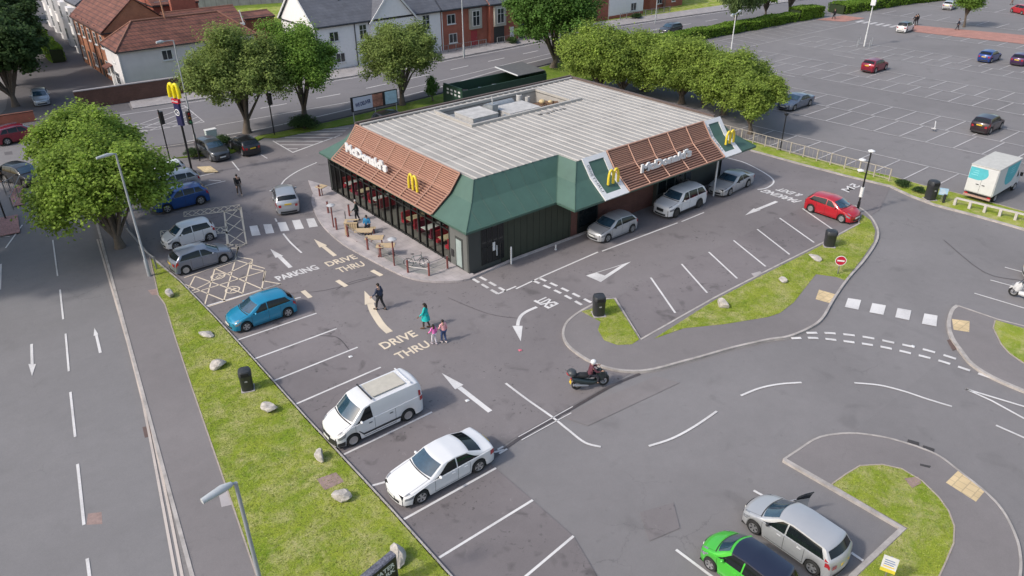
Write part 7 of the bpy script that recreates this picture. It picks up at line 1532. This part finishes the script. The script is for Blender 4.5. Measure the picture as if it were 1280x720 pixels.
def oriel(t, a, y, z0=2.4, z1=5.2): MB().box(a-1.05,y-.4,z0,a+1.05,y-.003,z1).build('oriel', M_greyp, t, world=True); window(t,'-y',a,z0+.4,1.3,2.1,y-.4,2,sill=False)
oriel(hr1, 67.3, 90.6); door(hr1,'-y',67.1,1.1,2.1,90.6,mat('door_red', (.32,.03,.04), .4)); MB().tube([(61.6,90.5,.1),(61.6,90.5,5.3)],.06,6).build('drainpipe', M_pvc, hr1, world=True)
hr2 = house('red brick house with dark porch between two cream oriels', 69.65, 90.0, 77.6, 99.6, 5.5, 9.6, M_rb, M_slate, 'x', .3); oriel(hr2, 71.3, 90.0); MB().box(70.3,89.93,.05,72.2,89.99,2.3).build('porch', M_gut, hr2, world=True); window(hr2,'-y',75.2,3.7,1.1,1.2,90.0,1); door(hr2,'-y',75.6,1.1,2.1,90.0,mat('door_navy', (.02,.03,.08), .4)); door(hr2,'-y',73.7,.7,1.9,90.0,M_pvc)
hr3 = house('red brick house partly hidden by the tall deep green tree', 77.65, 90.0, 86, 99.6, 5.5, 9.6, M_rb, M_slate, 'x', .3); window(hr3,'-y',79.0,3.7,1.1,1.2,90.0,1); window(hr3,'-y',79.2,1.0,1.6,1.2,90.0,2); oriel(hr3, 83, 90.0)
hg = house('white rendered house beyond the tall tree with red brick return', 97, 92.5, 105.5, 100, 5.6, 8.4, M_rw, M_slate, 'x', .3); window(hg,'-y',100,3.6,1.0,1.2,92.5,2); window(hg,'-y',103,.8,1.4,1.3,92.5,2); window(hg,'-y',103,3.6,1.3,1.2,92.5,2); MB().box(94.2,92.7,0,97,99.5,5.6).build('brick_return', M_rb, hg, world=True); MB().box(97,92.44,0,105.5,92.495,.5).build('brick_plinth', M_rb, hg, world=True)
hh_ = house('red brick house at the top edge beyond the white rendered one', 109, 94, 118, 102, 5.6, 8.4, M_rb, M_slate, 'x', .3); window(hh_,'-y',111.5,.9,1.4,1.3,94,2); window(hh_,'-y',115,3.6,1.2,1.2,94,2); window(hh_,'-y',115.4,.9,1.0,1.9,94,1)
for (xa,ya,xb,yb,n_,l) in ((55,89.4,68,88.9,10,'grey garden railings in front of the white and red houses'),(70,88.8,82,88.6,9,'grey garden railings in front of the dark porch'),(98,90.8,110,90.2,8,'garden railings by the white rendered house')): post_rail((xa,ya),(xb,yb),n_,1.0,l,'garden_railing',gr_)
t = thing('timber_fence', 'brown timber fence along the grassy bank', 'fence', (119,96,0)); q = MB(); q.bar((112,93.4,.8),(127,101,.8),.1,1.6); q.build('fence_panel', mat('fence_brown', (.16,.08,.06), .8, var=.2), t, world=True)
t = thing('boundary_wall', 'long pale block wall behind the garden lawn', 'wall', (46,152,0)); MB().bar((46,152,1.2),(75,143,1.2),.25,2.4).build('blockwork', M_pave, t, world=True)
for i, (x_, y_) in enumerate(((58,88.7),(72.5,88.2),(77,88.0),(101,90.0))): tree((x_,y_), ['shrubs in the garden of the white end house','shrubs by the dark porch','shrubs in front of the partly hidden brick house','shrubs by the white rendered house'][i], 'P2', None, 60*i, (1.3,.8,.4), name='shrub', cat='shrub', z_=.05)

# scraps of litter on the tarmac
for i, (px, py, l) in enumerate([(438,446,'white paper scrap near the end of an empty left bay'),(584,501,'white paper scrap beside the large straight arrow'),(1141,433,'small pale scrap on the road by the double dashed line'),(650,438,'tiny pink scrap below the curved exit arrow')]):
    x_, y_ = at(px, py); m_ = MB(); rg_ = random.Random(i); m_.add([(x_-.11,y_-.07,.012),(x_+.1,y_-.09,.02),(x_+.12,y_+.08,.012),(x_-.08,y_+.1,.03),(x_,y_,.055)], [(0,1,4),(1,2,4),(2,3,4),(3,0,4),(3,2,1,0)]); tag(m_.build('paper_scrap', Mtw if i != 3 else mat('pink_scrap', (.6,.15,.2), .6)), l, 'paper scrap')
